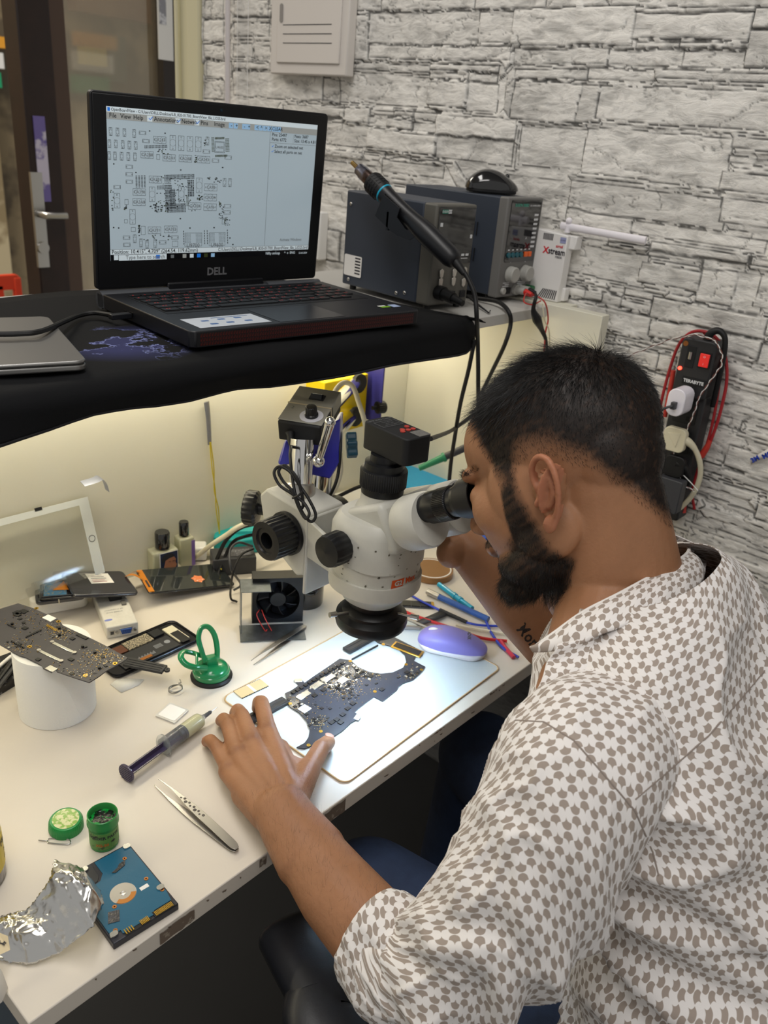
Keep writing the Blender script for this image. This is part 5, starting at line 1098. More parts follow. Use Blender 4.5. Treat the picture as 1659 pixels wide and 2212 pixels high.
m_pl2 = mat('zinc_plate', '#6f7478', .4, .8, var=(70, .25)); m = MB(); m.box(.1, .045, .0012, (-.010, -.022, .0025)); m.box(.0012, .045, .072, (-.058, .0, .038)); m.box(.045, .04, .0012, (-.036, .0, .0745)); m.build('bracket', m_pl2, fa)
m = MB(); [m.tube([(-.030+k_*.004, -.006, .034), (-.034+k_*.012, -.016, .030-k_*.004), (-.022+k_*.010, -.020, .006), (-.018+k_*.006, -.016, .004)], .0008, 6) for k_ in range(2)]; m.build('red_wires', mat('red_wire', '#b8322c'), fa)
# ================================================================ STEREO MICROSCOPE
AX = Vector((.545, .115, 0))
sm_ = thing('stereo_microscope', 'scuffed grey-white stereo microscope on a boom arm over the main circuit board', 'microscope', (AX.x, AX.y, DZ))
m_mg = mat('scope_grey', '#bdbcb4', .4, var=(30, .05)); m_mk = mat('scope_black', '#101114', .35); m_chip_ = mat('scope_chip', '#5a5548', .7)
MA = Matrix.Translation((AX.x, AX.y, 0))
def rr_lathe(prof, M, n=64, p=2.6, sx=1, sy=1):
    m = MB(); vs = []
    for r, z in prof:
        for i in range(n):
            a = 2*PI*i/n; k = (abs(math.cos(a))**p+abs(math.sin(a))**p)**(-1/p); vs.append((r*k*math.cos(a)*sx, r*k*math.sin(a)*sy, z))
    fs = [(k*n+i, k*n+(i+1) % n, (k+1)*n+(i+1) % n, (k+1)*n+i) for k in range(len(prof)-1) for i in range(n)] + [tuple(range(n))[::-1], tuple((len(prof)-1)*n+i for i in range(n))]
    m.add(vs, fs, M); return m
B = lambda m, n, mt, **k: m.build(n, mt, sm_, world=True, **k)
B(rr_lathe([(.033, .913), (.040, .918), (.047, .932), (.052, .942)], MA, p=2.2), 'lower_body', m_mg)
B(rr_lathe([(.0525, .9425), (.0545, .955), (.0548, .978)], MA, p=2.3), 'middle_body', m_mg)
B(rr_lathe([(.0555, .9785), (.0555, .99), (.0545, 1.022), (.049, 1.034), (.045, 1.038)], MA, p=2.7), 'upper_body', m_mg)
B(MB().lathe([(.0350, 1.036), (.0320, 1.045), (.0275, 1.052), (.0262, 1.064), (.0262, 1.066)], MA, 48), 'camera_tube', m_mg)
B(MB().lathe([(.0265, 1.0655), (.0268, 1.074), (.0292, 1.075), (.0295, 1.095), (.0285, 1.0965), (.0245, 1.0975), (.0245, 1.106), (.018, 1.107), (.018, 1.116)], MA, 60, flute=(60, 2, 3, .035)), 'adapter_ring', m_mk)
CMt = rotz((.5376, .150, 1.1155), -96.2)
MB().rbox(.080, .043, 0, .034, .008, (.040, .0215), CMt).build('camera_box', m_blackm, sm_, world=True, bevel=.0015)
m = MB(); Tm = lambda x, y: CMt @ Matrix.Translation((x, y, .0343)) @ Matrix.Rotation(PI/2, 4, 'Z'); m.text('16MP FHD Camera', .0052, Tm(.008, .0215), 0); m.text('IMAGE SENSOR', .0026, Tm(.018, .024), 0); m.text('HDMI  USB', .0026, Tm(.023, .024), 0); m.text('MENU  UP  DOWN', .0026, Tm(.028, .024), 0)
for x0_, x1_, y0_, y1_ in ((.0135, .0138, .006, .038), (.032, .0323, .006, .038), (.0135, .0323, .006, .0063), (.0135, .0323, .0377, .038)): m.bx(x0_, x1_, y0_, y1_, .0341, .0343, CMt)
m.build('camera_print', mat('camera_ink', '#77797c', .5), sm_, world=True, smooth=False)
for x, y in ((.044, .033), (.054, .026), (.054, .034), (.050, .020), (.055, .016)): MB().cyl((x, y, .034), (x, y, .0352), .0032, n=18, M=CMt).build('red_button', mat('button_red', '#b8443a', .45), sm_, world=True)
MB().bx(.060, .078, .022, .041, .0341, .0344, CMt).build('worn_patch', mat('worn_grey', '#6a6864', .7, var=(300, .2)), sm_, world=True)
# binocular head
e_ = Vector((0, -.866, .5)); s_x = Vector((1, 0, 0)); E1 = dep(1036, 1072, .893); sep = .062
B(MB().add([tuple(AX+Vector(v)) for v in [(-.036, -.010, .990), (.075, -.010, .990), (.075, .030, 1.040), (-.036, .030, 1.040), (-.036, -.062, 1.012), (.075, -.062, 1.012), (.075, -.028, 1.068), (-.036, -.028, 1.068)]], [(0, 3, 2, 1), (4, 5, 6, 7), (0, 1, 5, 4), (1, 2, 6, 5), (2, 3, 7, 6), (3, 0, 4, 7)]), 'binocular_base', m_mg, bevel=.008, seg=4)
for k in (0, 1):
    e0 = E1 + s_x*(sep*k); Fd = frame(e0, s_x, e_)
    off = Vector((.002 if k == 0 else -.002, -.013, 0))
    B(MB().lathe([(.031, -.118), (.0335, -.112), (.0335, -.084), (.0315, -.080), (0, -.0795)], Fd @ Matrix.Translation(off), 56), 'prism_housing', m_mg)
    B(MB().lathe([(.0165, -.081), (.0165, -.072), (.0190, -.071), (.0192, -.060), (.0180, -.054)], Fd, 40), 'eyepiece_sleeve', m_mk)
    B(MB().lathe([(.0178, -.056), (.0195, -.055), (.0195, -.038), (.0178, -.037)], Fd, 60, flute=(60, 1, 2, .04)), 'diopter_ring', m_mk)
    B(MB().lathe([(.0170, -.038), (.0170, -.030), (.0185, -.029), (.0195, -.024)], Fd, 40), 'eyepiece', m_mk)
    B(MB().lathe([(.0200, -.024), (.0215, -.018), (.0222, 0), (.0208, .0002), (.0195, -.012), (.014, -.016), (0, -.016)], Fd, 48), 'rubber_eyecup', m_rubber)
# logo
m = MB(); wv = []
def wrapb(m, s, size, R, z, a0, mi, bold=.02):
    vs, fs = glyphs(s, size, 0, 'CENTER', bold); out = []
    for x, y, _ in vs: a = a0+x/R; q_ = RS(a)+.0004; out.append(AX+Vector((q_*math.cos(a), q_*math.sin(a), z+y)))
    m.add(out, fs, None, mi)
ca_ = math.atan2(-.64, -.36)+.34
RS = lambda a: .0551*(abs(math.cos(a))**2.3+abs(math.sin(a))**2.3)**(-1/2.3)
m.add([AX+Vector((RS(ca_+t/.0558)*math.cos(ca_+t/.0558), RS(ca_+t/.0558)*math.sin(ca_+t/.0558), z)) for t, z in [(-.018, .955), (-.015, .9585), (-.0055, .9585), (.0, .9585), (.002, .9695), (-.008, .9695), (-.017, .9695)]], [(0, 1, 2, 3, 4, 5, 6)], None, 0)
wrapb(m, 'G2', .0095, .0562, .9638, ca_-.0075/.0558, 1, .04); wrapb(m, 'Max', .0115, .0562, .9638, ca_+.0135/.0558, 0, .03)
m.build('logo_print', [mat('logo_orange', '#c9501f', .5), m_mg], sm_, world=True, smooth=False)
# chips in the paint
m = MB(); rc = random.Random(2)
for _ in range(46):
    a = ca_+rc.uniform(-1.6, .7); z = rc.uniform(.945, 1.02); w = rc.uniform(.0006, .0022); h = rc.uniform(.0006, .0018); R = .0560
    kf = 1
    if z < .979: kf = .99
    p_ = 2.6; kk = (abs(math.cos(a))**p_+abs(math.sin(a))**p_)**(-1/p_) if z > .979 else (abs(math.cos(a))**2.3+abs(math.sin(a))**2.3)**(-1/2.3)
    rad = (.0558 if z > .979 else .0551)*kk
    m.add([AX+Vector((rad*math.cos(a+t/rad), rad*math.sin(a+t/rad), z+q)) for t, q in ((-w, -h*.4), (0, -h), (w, -h*.2), (w*.6, h), (-w*.5, h*.7))], [(0, 1, 2, 3, 4)])
m.build('paint_chips', m_chip_, sm_, world=True, smooth=False, kind='stuff')
# zoom knob toward the viewer's left
zk = AX+Vector((-.050, .012, 1.002)); Fz = frame(zk, (0, 0, 1), (-1, 0, 0))
B(MB().lathe([(.015, 0), (.0200, .004), (.0215, .007), (.0215, .024), (.0195, .031), (.0, .034)], Fz, 48, flute=(16, 2, 3, .06)), 'zoom_knob', m_mk)
# ring light
B(MB().lathe([(.032, .914), (.031, .905), (.036, .903), (.0400, .899), (.0400, .895), (.0475, .890), (.0485, .882), (.0470, .876), (.034, .876), (.031, .880), (.031, .890)], MA, 64), 'ring_light', m_mk)
B(MB().lathe([(.0455, .8758), (.0455, .8754), (.0350, .8754), (.0350, .8758)], MA, 48), 'light_diffuser', mat('ring_glow', '#eaf6ff', .4, emit=12))
for a in (2.9, 5.0): d_ = Vector((math.cos(a), math.sin(a), 0)); B(MB().cyl(AX+d_*.036+Vector((0, 0, .900)), AX+d_*.060+Vector((0, 0, .903)), .0018, n=10).cyl(AX+d_*.056+Vector((0, 0, .903)), AX+d_*.066+Vector((0, 0, .904)), .0036, n=12), 'thumb_screw', m_steel)
# focus mount
def poly_box(pts, y0_, y1_, nm, mt, bev=.002):
    m = MB(); n = len(pts)
    m.add([(x, y0_, z) for x, z in pts]+[(x, y1_, z) for x, z in pts], [tuple(range(n)), tuple(range(2*n-1, n-1, -1))]+[(i, n+i, n+(i+1) % n, (i+1) % n) for i in range(n)]); return B(m, nm, mt, bevel=bev)
HX, HY = .548, .262
m = MB()
prof = [(HY-.050, 1.006), (HY+.036, 1.014), (HY+.050, 1.000), (HY+.036, .940), (HY-.030, .905), (HY-.045, .912)]
n = len(prof)
m.add([(HX-.033, y, z) for y, z in prof]+[(HX+.033, y, z) for y, z in prof], [tuple(range(n))[::-1], tuple(range(n, 2*n))]+[(i, (i+1) % n, n+(i+1) % n, n+i) for i in range(n)]); B(m, 'focus_mount', m_mg, bevel=.004, seg=3)
m = MB(); m.bx(HX-.036, HX+.036, HY-.052, HY-.046, .885, 1.002); B(m, 'sliding_plate', m_mg, bevel=.003)
m = MB()
for sx in (-1, 1): m.add([(HX+sx*.036, HY-.052, .945), (HX+sx*.036, HY-.052, 1.000), (AX.x+sx*.036, AX.y+.040, .985), (AX.x+sx*.036, AX.y+.030, .940), (HX+sx*.030, HY-.052, .945), (HX+sx*.030, HY-.052, 1.000), (AX.x+sx*.030, AX.y+.040, .985), (AX.x+sx*.030, AX.y+.030, .940)], [(0, 1, 2, 3), (7, 6, 5, 4), (0, 4, 5, 1), (1, 5, 6, 2), (2, 6, 7, 3), (3, 7, 4, 0)])
B(m, 'yoke_arm', m_mg, bevel=.0015)
B(rr_lathe([(.0585, .938), (.0590, .942), (.0585, .958)], MA @ Matrix.Translation((0, .0, 0)), p=2.2), 'holding_ring', m_mg)
Fk = frame((HX-.034, HY-.012, .965), (0, 0, 1), (-1, 0, 0))
B(MB().lathe([(.031, 0), (.031, .005), (.0285, .006), (.0285, .036), (.027, .040), (.0185, .0405), (.0175, .0380), (.0115, .038), (.0105, .020), (0, .020)], Fk, 72, flute=(24, 2, 3, .06)), 'focus_knob', m_mk)
Fk2 = frame((HX+.034, HY-.012, .965), (0, 0, 1), (1, 0, 0)); B(MB().lathe([(.031, 0), (.0285, .006), (.0285, .030), (.027, .034), (0, .034)], Fk2, 48), 'focus_knob', m_mk)
kd0 = dep(566, 1100, 1.22); Ft = frame(kd0, (0, 0, 1), (-.55, .83, 0)); B(MB().lathe([(.009, -.022), (.009, .004), (.022, .005), (.0265, .009), (.0265, .022), (.0245, .025), (.0195, .0245), (.017, .012), (0, .012)], Ft, 60, flute=(20, 3, 5, .05)), 'tension_knob', m_mk)
# pillar, bracket and boom
p0_ = Vector((HX, HY+.004, 1.008)); p1_ = dep(653, 948, 1.13)
B(MB().cyl(p0_, p1_, .0165, n=36), 'short_pillar', m_chrome); B(MB().lathe([(.0205, 0), (.0215, .010), (.0205, .018), (.018, .020)], frame(p0_+Vector((0, 0, -.004)), (1, 0, 0), (p1_-p0_)), 36), 'pillar_collar', m_steel)
q1 = dep(697, 1005, 1.27); q0 = dep(688, 1110, 1.29); B(MB().cyl(q0, q1, .0165, n=36), 'rear_pillar', m_chrome); B(MB().cyl(q0-Vector((0, 0, .02)), q0+Vector((0, 0, .012)), .021, n=36), 'rear_collar', m_steel)
def slab_px(pts, d, th, nm, mt, bev=.002, back=None):
    a = [dep(x, y, (d if not hasattr(d, '__len__') else d[i])) for i, (x, y) in enumerate(pts)]; n = len(a); off = Vector((.75, .62, 0))*th
    m = MB(); m.add(a+[v+off for v in a], [tuple(range(n)), tuple(range(2*n-1, n-1, -1))]+[(i, n+i, n+(i+1) % n, (i+1) % n) for i in range(n)]); return B(m, nm, mt, bevel=bev)
m_bb = mat('bracket_blue', '#26279c', .3, coat=.4)
slab_px([(622, 945), (640, 1000), (611, 1008), (599, 1003), (612, 960)], 1.165, .045, 'bracket_side', m_bb, .003)
slab_px([(661, 950), (736, 905), (734, 1000), (716, 1034), (645, 1021)], [1.15, 1.20, 1.20, 1.17, 1.145], .045, 'blue_bracket', m_bb, .003)
hA, hB = dep(688, 996, 1.115), dep(713, 912, 1.085)
B(MB().ell(tuple(hA), .0085, .0085, .0085, nu=24, nv=16).cyl(hA, hB, .0050, .0070, 24).ell(tuple(hB), .0074, .0074, .0074, nu=24, nv=16).cyl(hA, hA+Vector((.02, .02, 0)), .006, n=20), 'clamp_lever', m_chrome)
bt = [ony(769, 826, .545), dep(672, 922, 1.235), ony(762, 898, .545), dep(700, 962, 1.26)]
B(MB().cyl(bt[0], bt[1], .0115, n=32), 'boom_tube', m_chrome); B(MB().cyl(bt[2], bt[3], .0115, n=32), 'boom_tube', m_chrome)
for c in (bt[0], bt[2]): B(MB().lathe([(.0125, 0), (.0195, .001), (.0185, .008), (.0125, .010)], frame(c+Vector((0, -.003, 0)), (1, 0, 0), (0, -1, 0)), 36), 'tube_bushing', m_rubber)
yb_ = [ony(672, 812, .548), ony(800, 806, .548), ony(781, 922, .548), ony(668, 905, .548)]
x0_, x1_ = ony(700, 850, .548).x, ony(792, 860, .548).x; zt_, zb_ = ony(800, 806, .548).z, ony(783, 922, .548).z
B(MB().bx(x0_, x1_, .548, .598, zb_, zt_), 'yellow_clamp_box', mat('clamp_yellow', '#e2c400', .35), bevel=.002)
B(MB().bx(x1_+.012, x1_+.016, .52, .600, zb_+.01, zt_+.03), 'rail_bracket', mat('rail_violet', '#3b3a8c', .4), bevel=.001)
kk_ = ony(811, 886, .53); B(MB().lathe([(.004, 0), (.004, .010), (.012, .0105), (.0125, .026), (.011, .028), (0, .028)], frame(kk_+Vector((-.010, 0, .006)), (0, 0, 1), (.95, -.3, 0)), 40, flute=(20, 2, 3, .06)), 'clamp_knob', m_mk)
sk_ = dep(748, 962, 1.25); st_ = [((.018+.003*math.cos(6*a))*math.cos(a), (.018+.003*math.cos(6*a))*math.sin(a)) for a in np.linspace(0, 2*PI, 60, endpoint=False)]
B(MB().prism(st_, 0, .016, frame(sk_, (0, 0, 1), (.75, -.66, .1))), 'star_knob', mat('star_blue', '#1d4a5c', .4), bevel=.002)
# light control box
LBx = rotz((.5521, .3166, 1.072), -61.9) @ Matrix.Rotation(math.radians(15), 4, 'X')
lcb = thing('light_control_box', 'grey and black light control box with knob and switch above the blue bracket', 'control box', LBx)
MB().bx(.0, .062, .0, .094, 0, .031).build('lower_shell', m_blackm, lcb, bevel=.0025); MB().bx(-.0005, .0625, .004, .0945, .0305, .0325).bx(-.0006, .0626, .055, .0946, .012, .0325).build('metal_cover', mat('cover_grey', '#8a887f', .5), lcb, bevel=.001)
MB().bx(-.001, .063, .046, .0475, .003, .0335).build('elastic_band', mat('band_beige', '#b8ab90', .6), lcb)
MB().lathe([(.0165, .0325), (.0165, .0329)], Matrix.Translation((.042, .022, 0)), 32).build('dial_plate', mat('dial_white', '#c9c9d2', .4), lcb)
MB().lathe([(.0095, .0329), (.0095, .036), (.0082, .037), (.0078, .047), (.0066, .0478), (0, .0478)], Matrix.Translation((.042, .022, 0)), 48, flute=(16, 2, 3, .07)).build('dimmer_knob', m_mk, lcb)
MB().bx(.024, .046, .062, .076, .0325, .0345).build('switch_bezel', m_blackm, lcb, bevel=.0006); MB().add([(.027, .063, .0345), (.043, .063, .0345), (.043, .075, .0345), (.027, .075, .0345), (.027, .066, .041), (.043, .066, .041), (.043, .072, .0375), (.027, .072, .0375)], [(0, 3, 2, 1), (4, 5, 6, 7), (0, 1, 5, 4), (1, 2, 6, 5), (2, 3, 7, 6), (3, 0, 4, 7)]).build('rocker', m_mk, lcb)
MB().text('2', .009, Matrix.Translation((.010, .036, .0327)), 0).build('pencil_mark', m_dkgrey, lcb, smooth=False)
w0 = LBx @ Vector((.018, -.001, .016)); MB().lathe([(.0065, 0), (.005, .004), (.005, .012), (.0035, .02)], frame(w0, (1, 0, 0), (-.3, -.55, -.8)), 20).build('strain_relief', m_rubber, lcb, world=True)
cpl = [w0+Vector((-.006, -.010, -.015)), dep(627, 985, 1.07), dep(632, 1035, 1.065), dep(640, 1075, 1.06), dep(655, 1110, 1.06), dep(672, 1127, 1.06), dep(682, 1112, 1.06), dep(668, 1080, 1.06), dep(648, 1050, 1.062), dep(625, 1018, 1.065), dep(603, 1008, 1.07), dep(592, 1022, 1.07), dep(604, 1048, 1.07), dep(630, 1066, 1.062), dep(655, 1085, 1.058), dep(668, 1108, 1.055), dep(660, 1120, 1.055), dep(645, 1095, 1.06), dep(632, 1062, 1.06), dep(612, 1040, 1.068), dep(602, 1018, 1.07), dep(616, 1006, 1.07), dep(640, 1030, 1.06), dep(650, 1058, 1.06), dep(655, 1090, 1.06), dep(648, 1102, 1.06)]
cc2 = thing('coiled_light_cable', 'thin black cable bundled in loops hanging down the chrome post', 'cable', cpl[0]); MB().tube(cpl, .0021, 8).build('cord', m_rubber, cc2, world=True); MB().tube([dep(632, 1076, 1.055), dep(645, 1070, 1.048), dep(652, 1062, 1.055)], .0016, 6).build('twist_tie', m_rubber, cc2, world=True)
cm_ = thing('cream_boom_cable', 'cream cable arching over the boom tubes and down beside the pillar', 'cable', dep(740, 860, 1.3))
MB().tube([dep(722, 872, 1.30), dep(724, 845, 1.30), dep(742, 827, 1.30), dep(762, 835, 1.30), dep(775, 870, 1.30), dep(788, 912, 1.30), dep(790, 940, 1.32)], .0040, 10).tube([dep(735, 980, 1.28), dep(736, 1020, 1.26), dep(722, 1060, 1.26), dep(700, 1085, 1.25), dep(680, 1100, 1.24)], .0036, 10).build('cord', m_cream, cm_, world=True)
bk_ = thing('black_boom_cable', 'black cable running down the right side of the blue bracket', 'cable', dep(733, 950, 1.2))
MB().tube([dep(733, 915, 1.23), dep(735, 960, 1.2), dep(731, 1020, 1.2), dep(718, 1060, 1.2), dep(698, 1090, 1.22), dep(672, 1088, 1.2), dep(655, 1078, 1.17)], .0026, 8).build('cord', m_rubber, bk_, world=True)
# microscope base disc on the bench
bs = thing('microscope_weight', 'black glossy round weight with metal rim standing behind the fan', 'weight', (.66, .36, DZ))
MB().lathe([(.030, 0), (.031, .004), (.031, .045), (.028, .049), (0, .050)], None, 40).build('weight', m_gloss, bs)
# ================================================================ THINGS BEHIND THE MICROSCOPE
BK, w_, d_ = rect3((600, 1090), (830, 1062), (565, 1030), DZ+.02)
bp_ = [on(575, 1100, DZ+.022), on(835, 1068, DZ+.022), on(770, 985, DZ+.022), on(560, 1022, DZ+.022)]
bk2 = thing('paper_booklet', 'cream printed booklet lying behind the microscope pillars', 'booklet', bp_[0])
def prism3(pts, dz, nm, mt, root, bev=.001):
    n = len(pts); m = MB(); m.add([p-Vector((0, 0, dz)) for p in pts]+list(pts), [tuple(range(n))[::-1], tuple(range(n, 2*n))]+[(i, (i+1) % n, n+(i+1) % n, n+i) for i in range(n)]); return m.build(nm, mt, root, world=True, bevel=bev)
prism3(bp_, .014, 'pages', mat('page_cream', '#e8dcc0', .7), bk2); prism3([p-Vector((0, 0, .0145))+Vector((-.004, -.004, 0)) for p in bp_], .006, 'red_cover', mat('cover_red', '#c4474a', .5), bk2)
m = MB(); X_ = (bp_[1]-bp_[0]).normalized(); Y_ = Vector((-X_.y, X_.x, 0)); 
for i in range(15): a = bp_[0]+X_*.16+Y_*(.04+i*.0062)+Vector((0, 0, .0004)); m.add([a, a+X_*(.062 if i % 4 else .04), a+X_*(.062 if i % 4 else .04)+Y_*.0014, a+Y_*.0014], [(0, 1, 2, 3)])
m.build('printed_lines', mat('print_brown', '#8c8376', .7), bk2, world=True, smooth=False)
pc_ = thing('white_carton', 'white carton with barcode lying beside the booklet', 'box', on(760, 1085, DZ+.02)); pp = [on(700, 1118, DZ+.030), on(845, 1078, DZ+.030), on(815, 1040, DZ+.030), on(690, 1075, DZ+.030)]; prism3(pp, .0075, 'carton', m_paper, pc_)
m = MB(); X_ = (pp[1]-pp[0]).normalized(); Y_ = Vector((-X_.y, X_.x, 0))
for i in range(22): a = pp[0]+X_*(.045+i*.0016)+Y_*.016+Vector((0, 0, .0004)); m.add([a, a+X_*(.0006+.0005*(i % 3 == 0)), a+X_*(.0006+.0005*(i % 3 == 0))+Y_*.007, a+Y_*.007], [(0, 1, 2, 3)])
m.build('barcode', m_ink, pc_, world=True, smooth=False)
bb_ = [on(862, 1056, DZ+.05), on(985, 1040, DZ+.05), on(996, 1016, DZ+.05), on(920, 990, DZ+.05), on(850, 1010, DZ+.05)]
bx_ = thing('blue_cleaner_box', 'bright blue and black plastic box behind the microscope head', 'box', bb_[0]); prism3(bb_, .012, 'blue_lid', mat('box_cyan', '#2ea6dd', .35), bx_, .002); prism3([p-Vector((0, 0, .0125)) for p in bb_], .036, 'black_base', m_blackm, bx_, .002)
ir = thing('soldering_pen', 'black soldering iron pen with green collar crossing behind the eyepieces', 'soldering iron', ony(950, 990, .36))
a_, b_ = ony(905, 1012, .42), ony(1010, 965, .36); dd_ = (b_-a_).normalized()
MB().cyl(a_, a_+dd_*.05, .0055, .0075, 20).cyl(a_+dd_*.05, a_+dd_*.056, .0095, n=20).build('green_grip', mat('pen_green', '#2f8a62', .4), ir, world=True); MB().cyl(a_+dd_*.056, b_+dd_*.03, .0072, n=20).build('handle', m_dkgrey, ir, world=True)
for k_, (lb_, pts, r) in enumerate((
    ('long black cable falling from the shelf edge left of the head', [ony(1025, 735, .272), ony(1012, 800, .28), ony(995, 870, .30), ony(983, 940, .32), ony(974, 1000, .33), ony(969, 1060, .34), on(965, 1130, DZ+.03)], .0036),
    ('black cable rising from behind the camera toward the head', [dep(930, 948, 1.10), ony(975, 930, .30), ony(1010, 905, .33), ony(1060, 870, .36)], .0034),
    ('black cable passing behind the microscope camera tube', [dep(700, 1088, 1.3), dep(760, 1058, 1.32), dep(800, 1042, 1.32), dep(870, 1010, 1.34)], .0030))):
    t = thing('hanging_cable', lb_, 'cable', pts[0], 'black cables behind the microscope'); MB().tube(pts, r, 8).build('cord', m_rubber, t, world=True)
# ================================================================ RIGHT HALF OF THE BENCH
c = (on(890, 1240, DZ)+on(972, 1240, DZ))/2
tp_ = thing('tape_roll', 'thin roll of brown heat tape lying flat behind the microscope', 'tape roll', (c.x, c.y, DZ+.001)); MB().lathe([(.036, 0), (.0395, .0), (.0395, .011), (.036, .011)], None, 56).build('tape', mat('tape_brown', '#8a6238', .3), tp_); MB().lathe([(.0335, 0), (.036, 0), (.036, .0113), (.0335, .0113), (.0335, 0)], None, 56).build('core', m_paper, tp_)
S_, w_, d_ = rect3((868, 1316), (920, 1322), (872, 1296), DZ+.001); a_, b_ = on(864, 1304, DZ+.001), on(927, 1308, DZ+.001); x_ = (b_-a_).normalized(); Sf = frame(a_-Vector((-x_.y, x_.x, 0))*.011, x_)
sd = thing('storage_module', 'small black memory module with gold contacts right of the ring light', 'circuit board', Sf); MB().bx(0, .056, 0, .022, .0002, .0012).build('board', m_pcb, sd); [MB().bx(.004+i*.0155, .018+i*.0155, .003, .019, .0012, .0024).build('chip', m_chip, sd) for i in range(3)]; MB().bx(.0535, .058, .001, .021, .0004, .0016).build('contacts', m_gold, sd)
def stick(name, label, cat, A_, B_, r, mt, z=.006, parts=()):
    a_, b_ = on(*A_, DZ+z), on(*B_, DZ+z); t = thing(name, label, cat, a_); MB().cyl(a_, b_, r, n=16).build('shaft', mt, t, world=True)
    L = (b_-a_).length; d = (b_-a_)/L
    for nm, s0, s1, r2, m2 in parts: MB().cyl(a_+d*(L*s0), a_+d*(L*s1), r2, n=16).build(nm, m2, t, world=True)
    return t
stick('blue_scraper', 'flat blue-handled scraper with metal head right of the microscope', 'scraper', (935, 1283), (1055, 1338), .0052, mat('tool_blue', '#2b57a0', .35), .007, (('metal_head', -.10, .12, .0056, m_steel),))
stick('cyan_screwdriver', 'translucent cyan plastic pry tool lying behind the blue scraper', 'pry tool', (948, 1262), (1020, 1315), .0045, mat('cyan_clear', '#25b5dd', .15, trans=.3), .006, (('grip_ring', .45, .52, .0056, mat('cyan_clear', '#25b5dd')), ('grip_ring', .62, .68, .0056, mat('cyan_clear', '#25b5dd'))))
stick('flux_brush', 'steel-handled brush with dark bristles lying above the white mat', 'brush', (776, 1349), (908, 1357), .0036, m_steel, .005, (('bristles', -.005, .08, .0058, m_dkgrey),))
stick('metal_spatula', 'slim steel spatula lying under the red probe', 'spatula', (872, 1335), (935, 1360), .0022, m_steel, .009)
a_, b_ = on(885, 1330, DZ+.005), on(955, 1325, DZ+.005); bl = thing('craft_blade', 'dark angled metal blade lying across the blue probe cable', 'blade', a_); MB().add([on(893, 1345, DZ+.006), on(955, 1318, DZ+.006), on(965, 1330, DZ+.006), on(905, 1352, DZ+.006)], [(0, 1, 2, 3)]).build('blade', m_dkgrey, bl, world=True, solid=.001)
for nm, lb_, pts, r, mt, plug in (
    ('blue_probe_lead', 'blue cable with black sleeve and yellow tip running toward the forearm', [(868, 1272), (900, 1293), (950, 1318), (1010, 1345), (1060, 1352), (1110, 1350)], .0020, mat('lead_blue', '#2a3fae', .4), [(950, 1318), (1008, 1344)]),
    ('red_probe_lead', 'long red probe cable running from the ring light to the forearm', [(872, 1320), (910, 1335), (980, 1358), (1040, 1378), (1095, 1385)], .0026, mat('lead_red', '#c2282a', .4), None),
    ('pale_cotton_stick', 'thin pale cable lying between blue and red cables', [(985, 1350), (1040, 1360), (1110, 1372)], .0022, m_cream, None),
    ('blue_wire', 'second blue wire dropping from the blue cable joint', [(1050, 1342), (1062, 1368), (1085, 1398), (1120, 1420)], .0022, mat('lead_blue', '#2a3fae'), None),
    ('red_plug_lead', 'red cable end with ribbed plug beside the purple mouse', [(1082, 1385), (1092, 1400), (1110, 1420)], .0034, mat('lead_pink', '#c03048', .4), None)):
    t = thing(nm, lb_, 'cable', on(*pts[0], DZ+.004)); MB().tube([on(x, y, DZ+.0045) for x, y in pts], r, 8).build('cord', mt, t, world=True)
    if plug: MB().cyl(on(*plug[0], DZ+.005), on(*plug[1], DZ+.005), .0038, .0032, 16).build('black_sleeve', m_rubber, t, world=True); MB().cyl(on(866, 1271, DZ+.005), on(876, 1277, DZ+.005), .0026, n=12).build('yellow_tip', mat('yellow_wire', '#c9b52a'), t, world=True)
# purple mouse
a_, b_ = on(903, 1378, DZ+.008), on(1052, 1410, DZ+.008); pmx = frame(((a_+b_)/2).to_tuple()[:2]+(DZ+.0025,), (a_-b_)); pm = thing('purple_mouse', 'lilac and white wireless mouse on the right corner of the work mat', 'mouse', pmx); Lp = (a_-b_).length
m = MB(); mouse_mesh(m, Lp, .058, .024, Matrix.Translation((0, 0, .007)), power=3.0); m.build('lilac_shell', mat('lilac', '#8d84cf', .35), pm, ang=180)
m = MB(); m.prism([(x*.985, y*.98) for x, y in rrect(Lp*.985, .0565, .027, k=10)], 0, .0085); m.build('white_base', mat('mouse_white', '#dedbe0', .4, var=(60, .08)), pm, bevel=.003, seg=3)
MB().ell((Lp*.28, 0, .0245), .0095, .0040, .0060, nu=20, nv=12).build('scroll_wheel', m_white, pm); MB().rbox(.007, .0035, .0295, .0305, .0015, (Lp*.17, 0)).build('small_button', mat('lilac_dark', '#9a8aa5', .4), pm)
MB().text('ADVIK', .0075, Matrix.Translation((-Lp*.22, .004, .0316)) @ Matrix.Rotation(PI*.55, 4, 'Z'), 0, bold=.03).build('logo_print', m_dkgrey, pm, smooth=False)
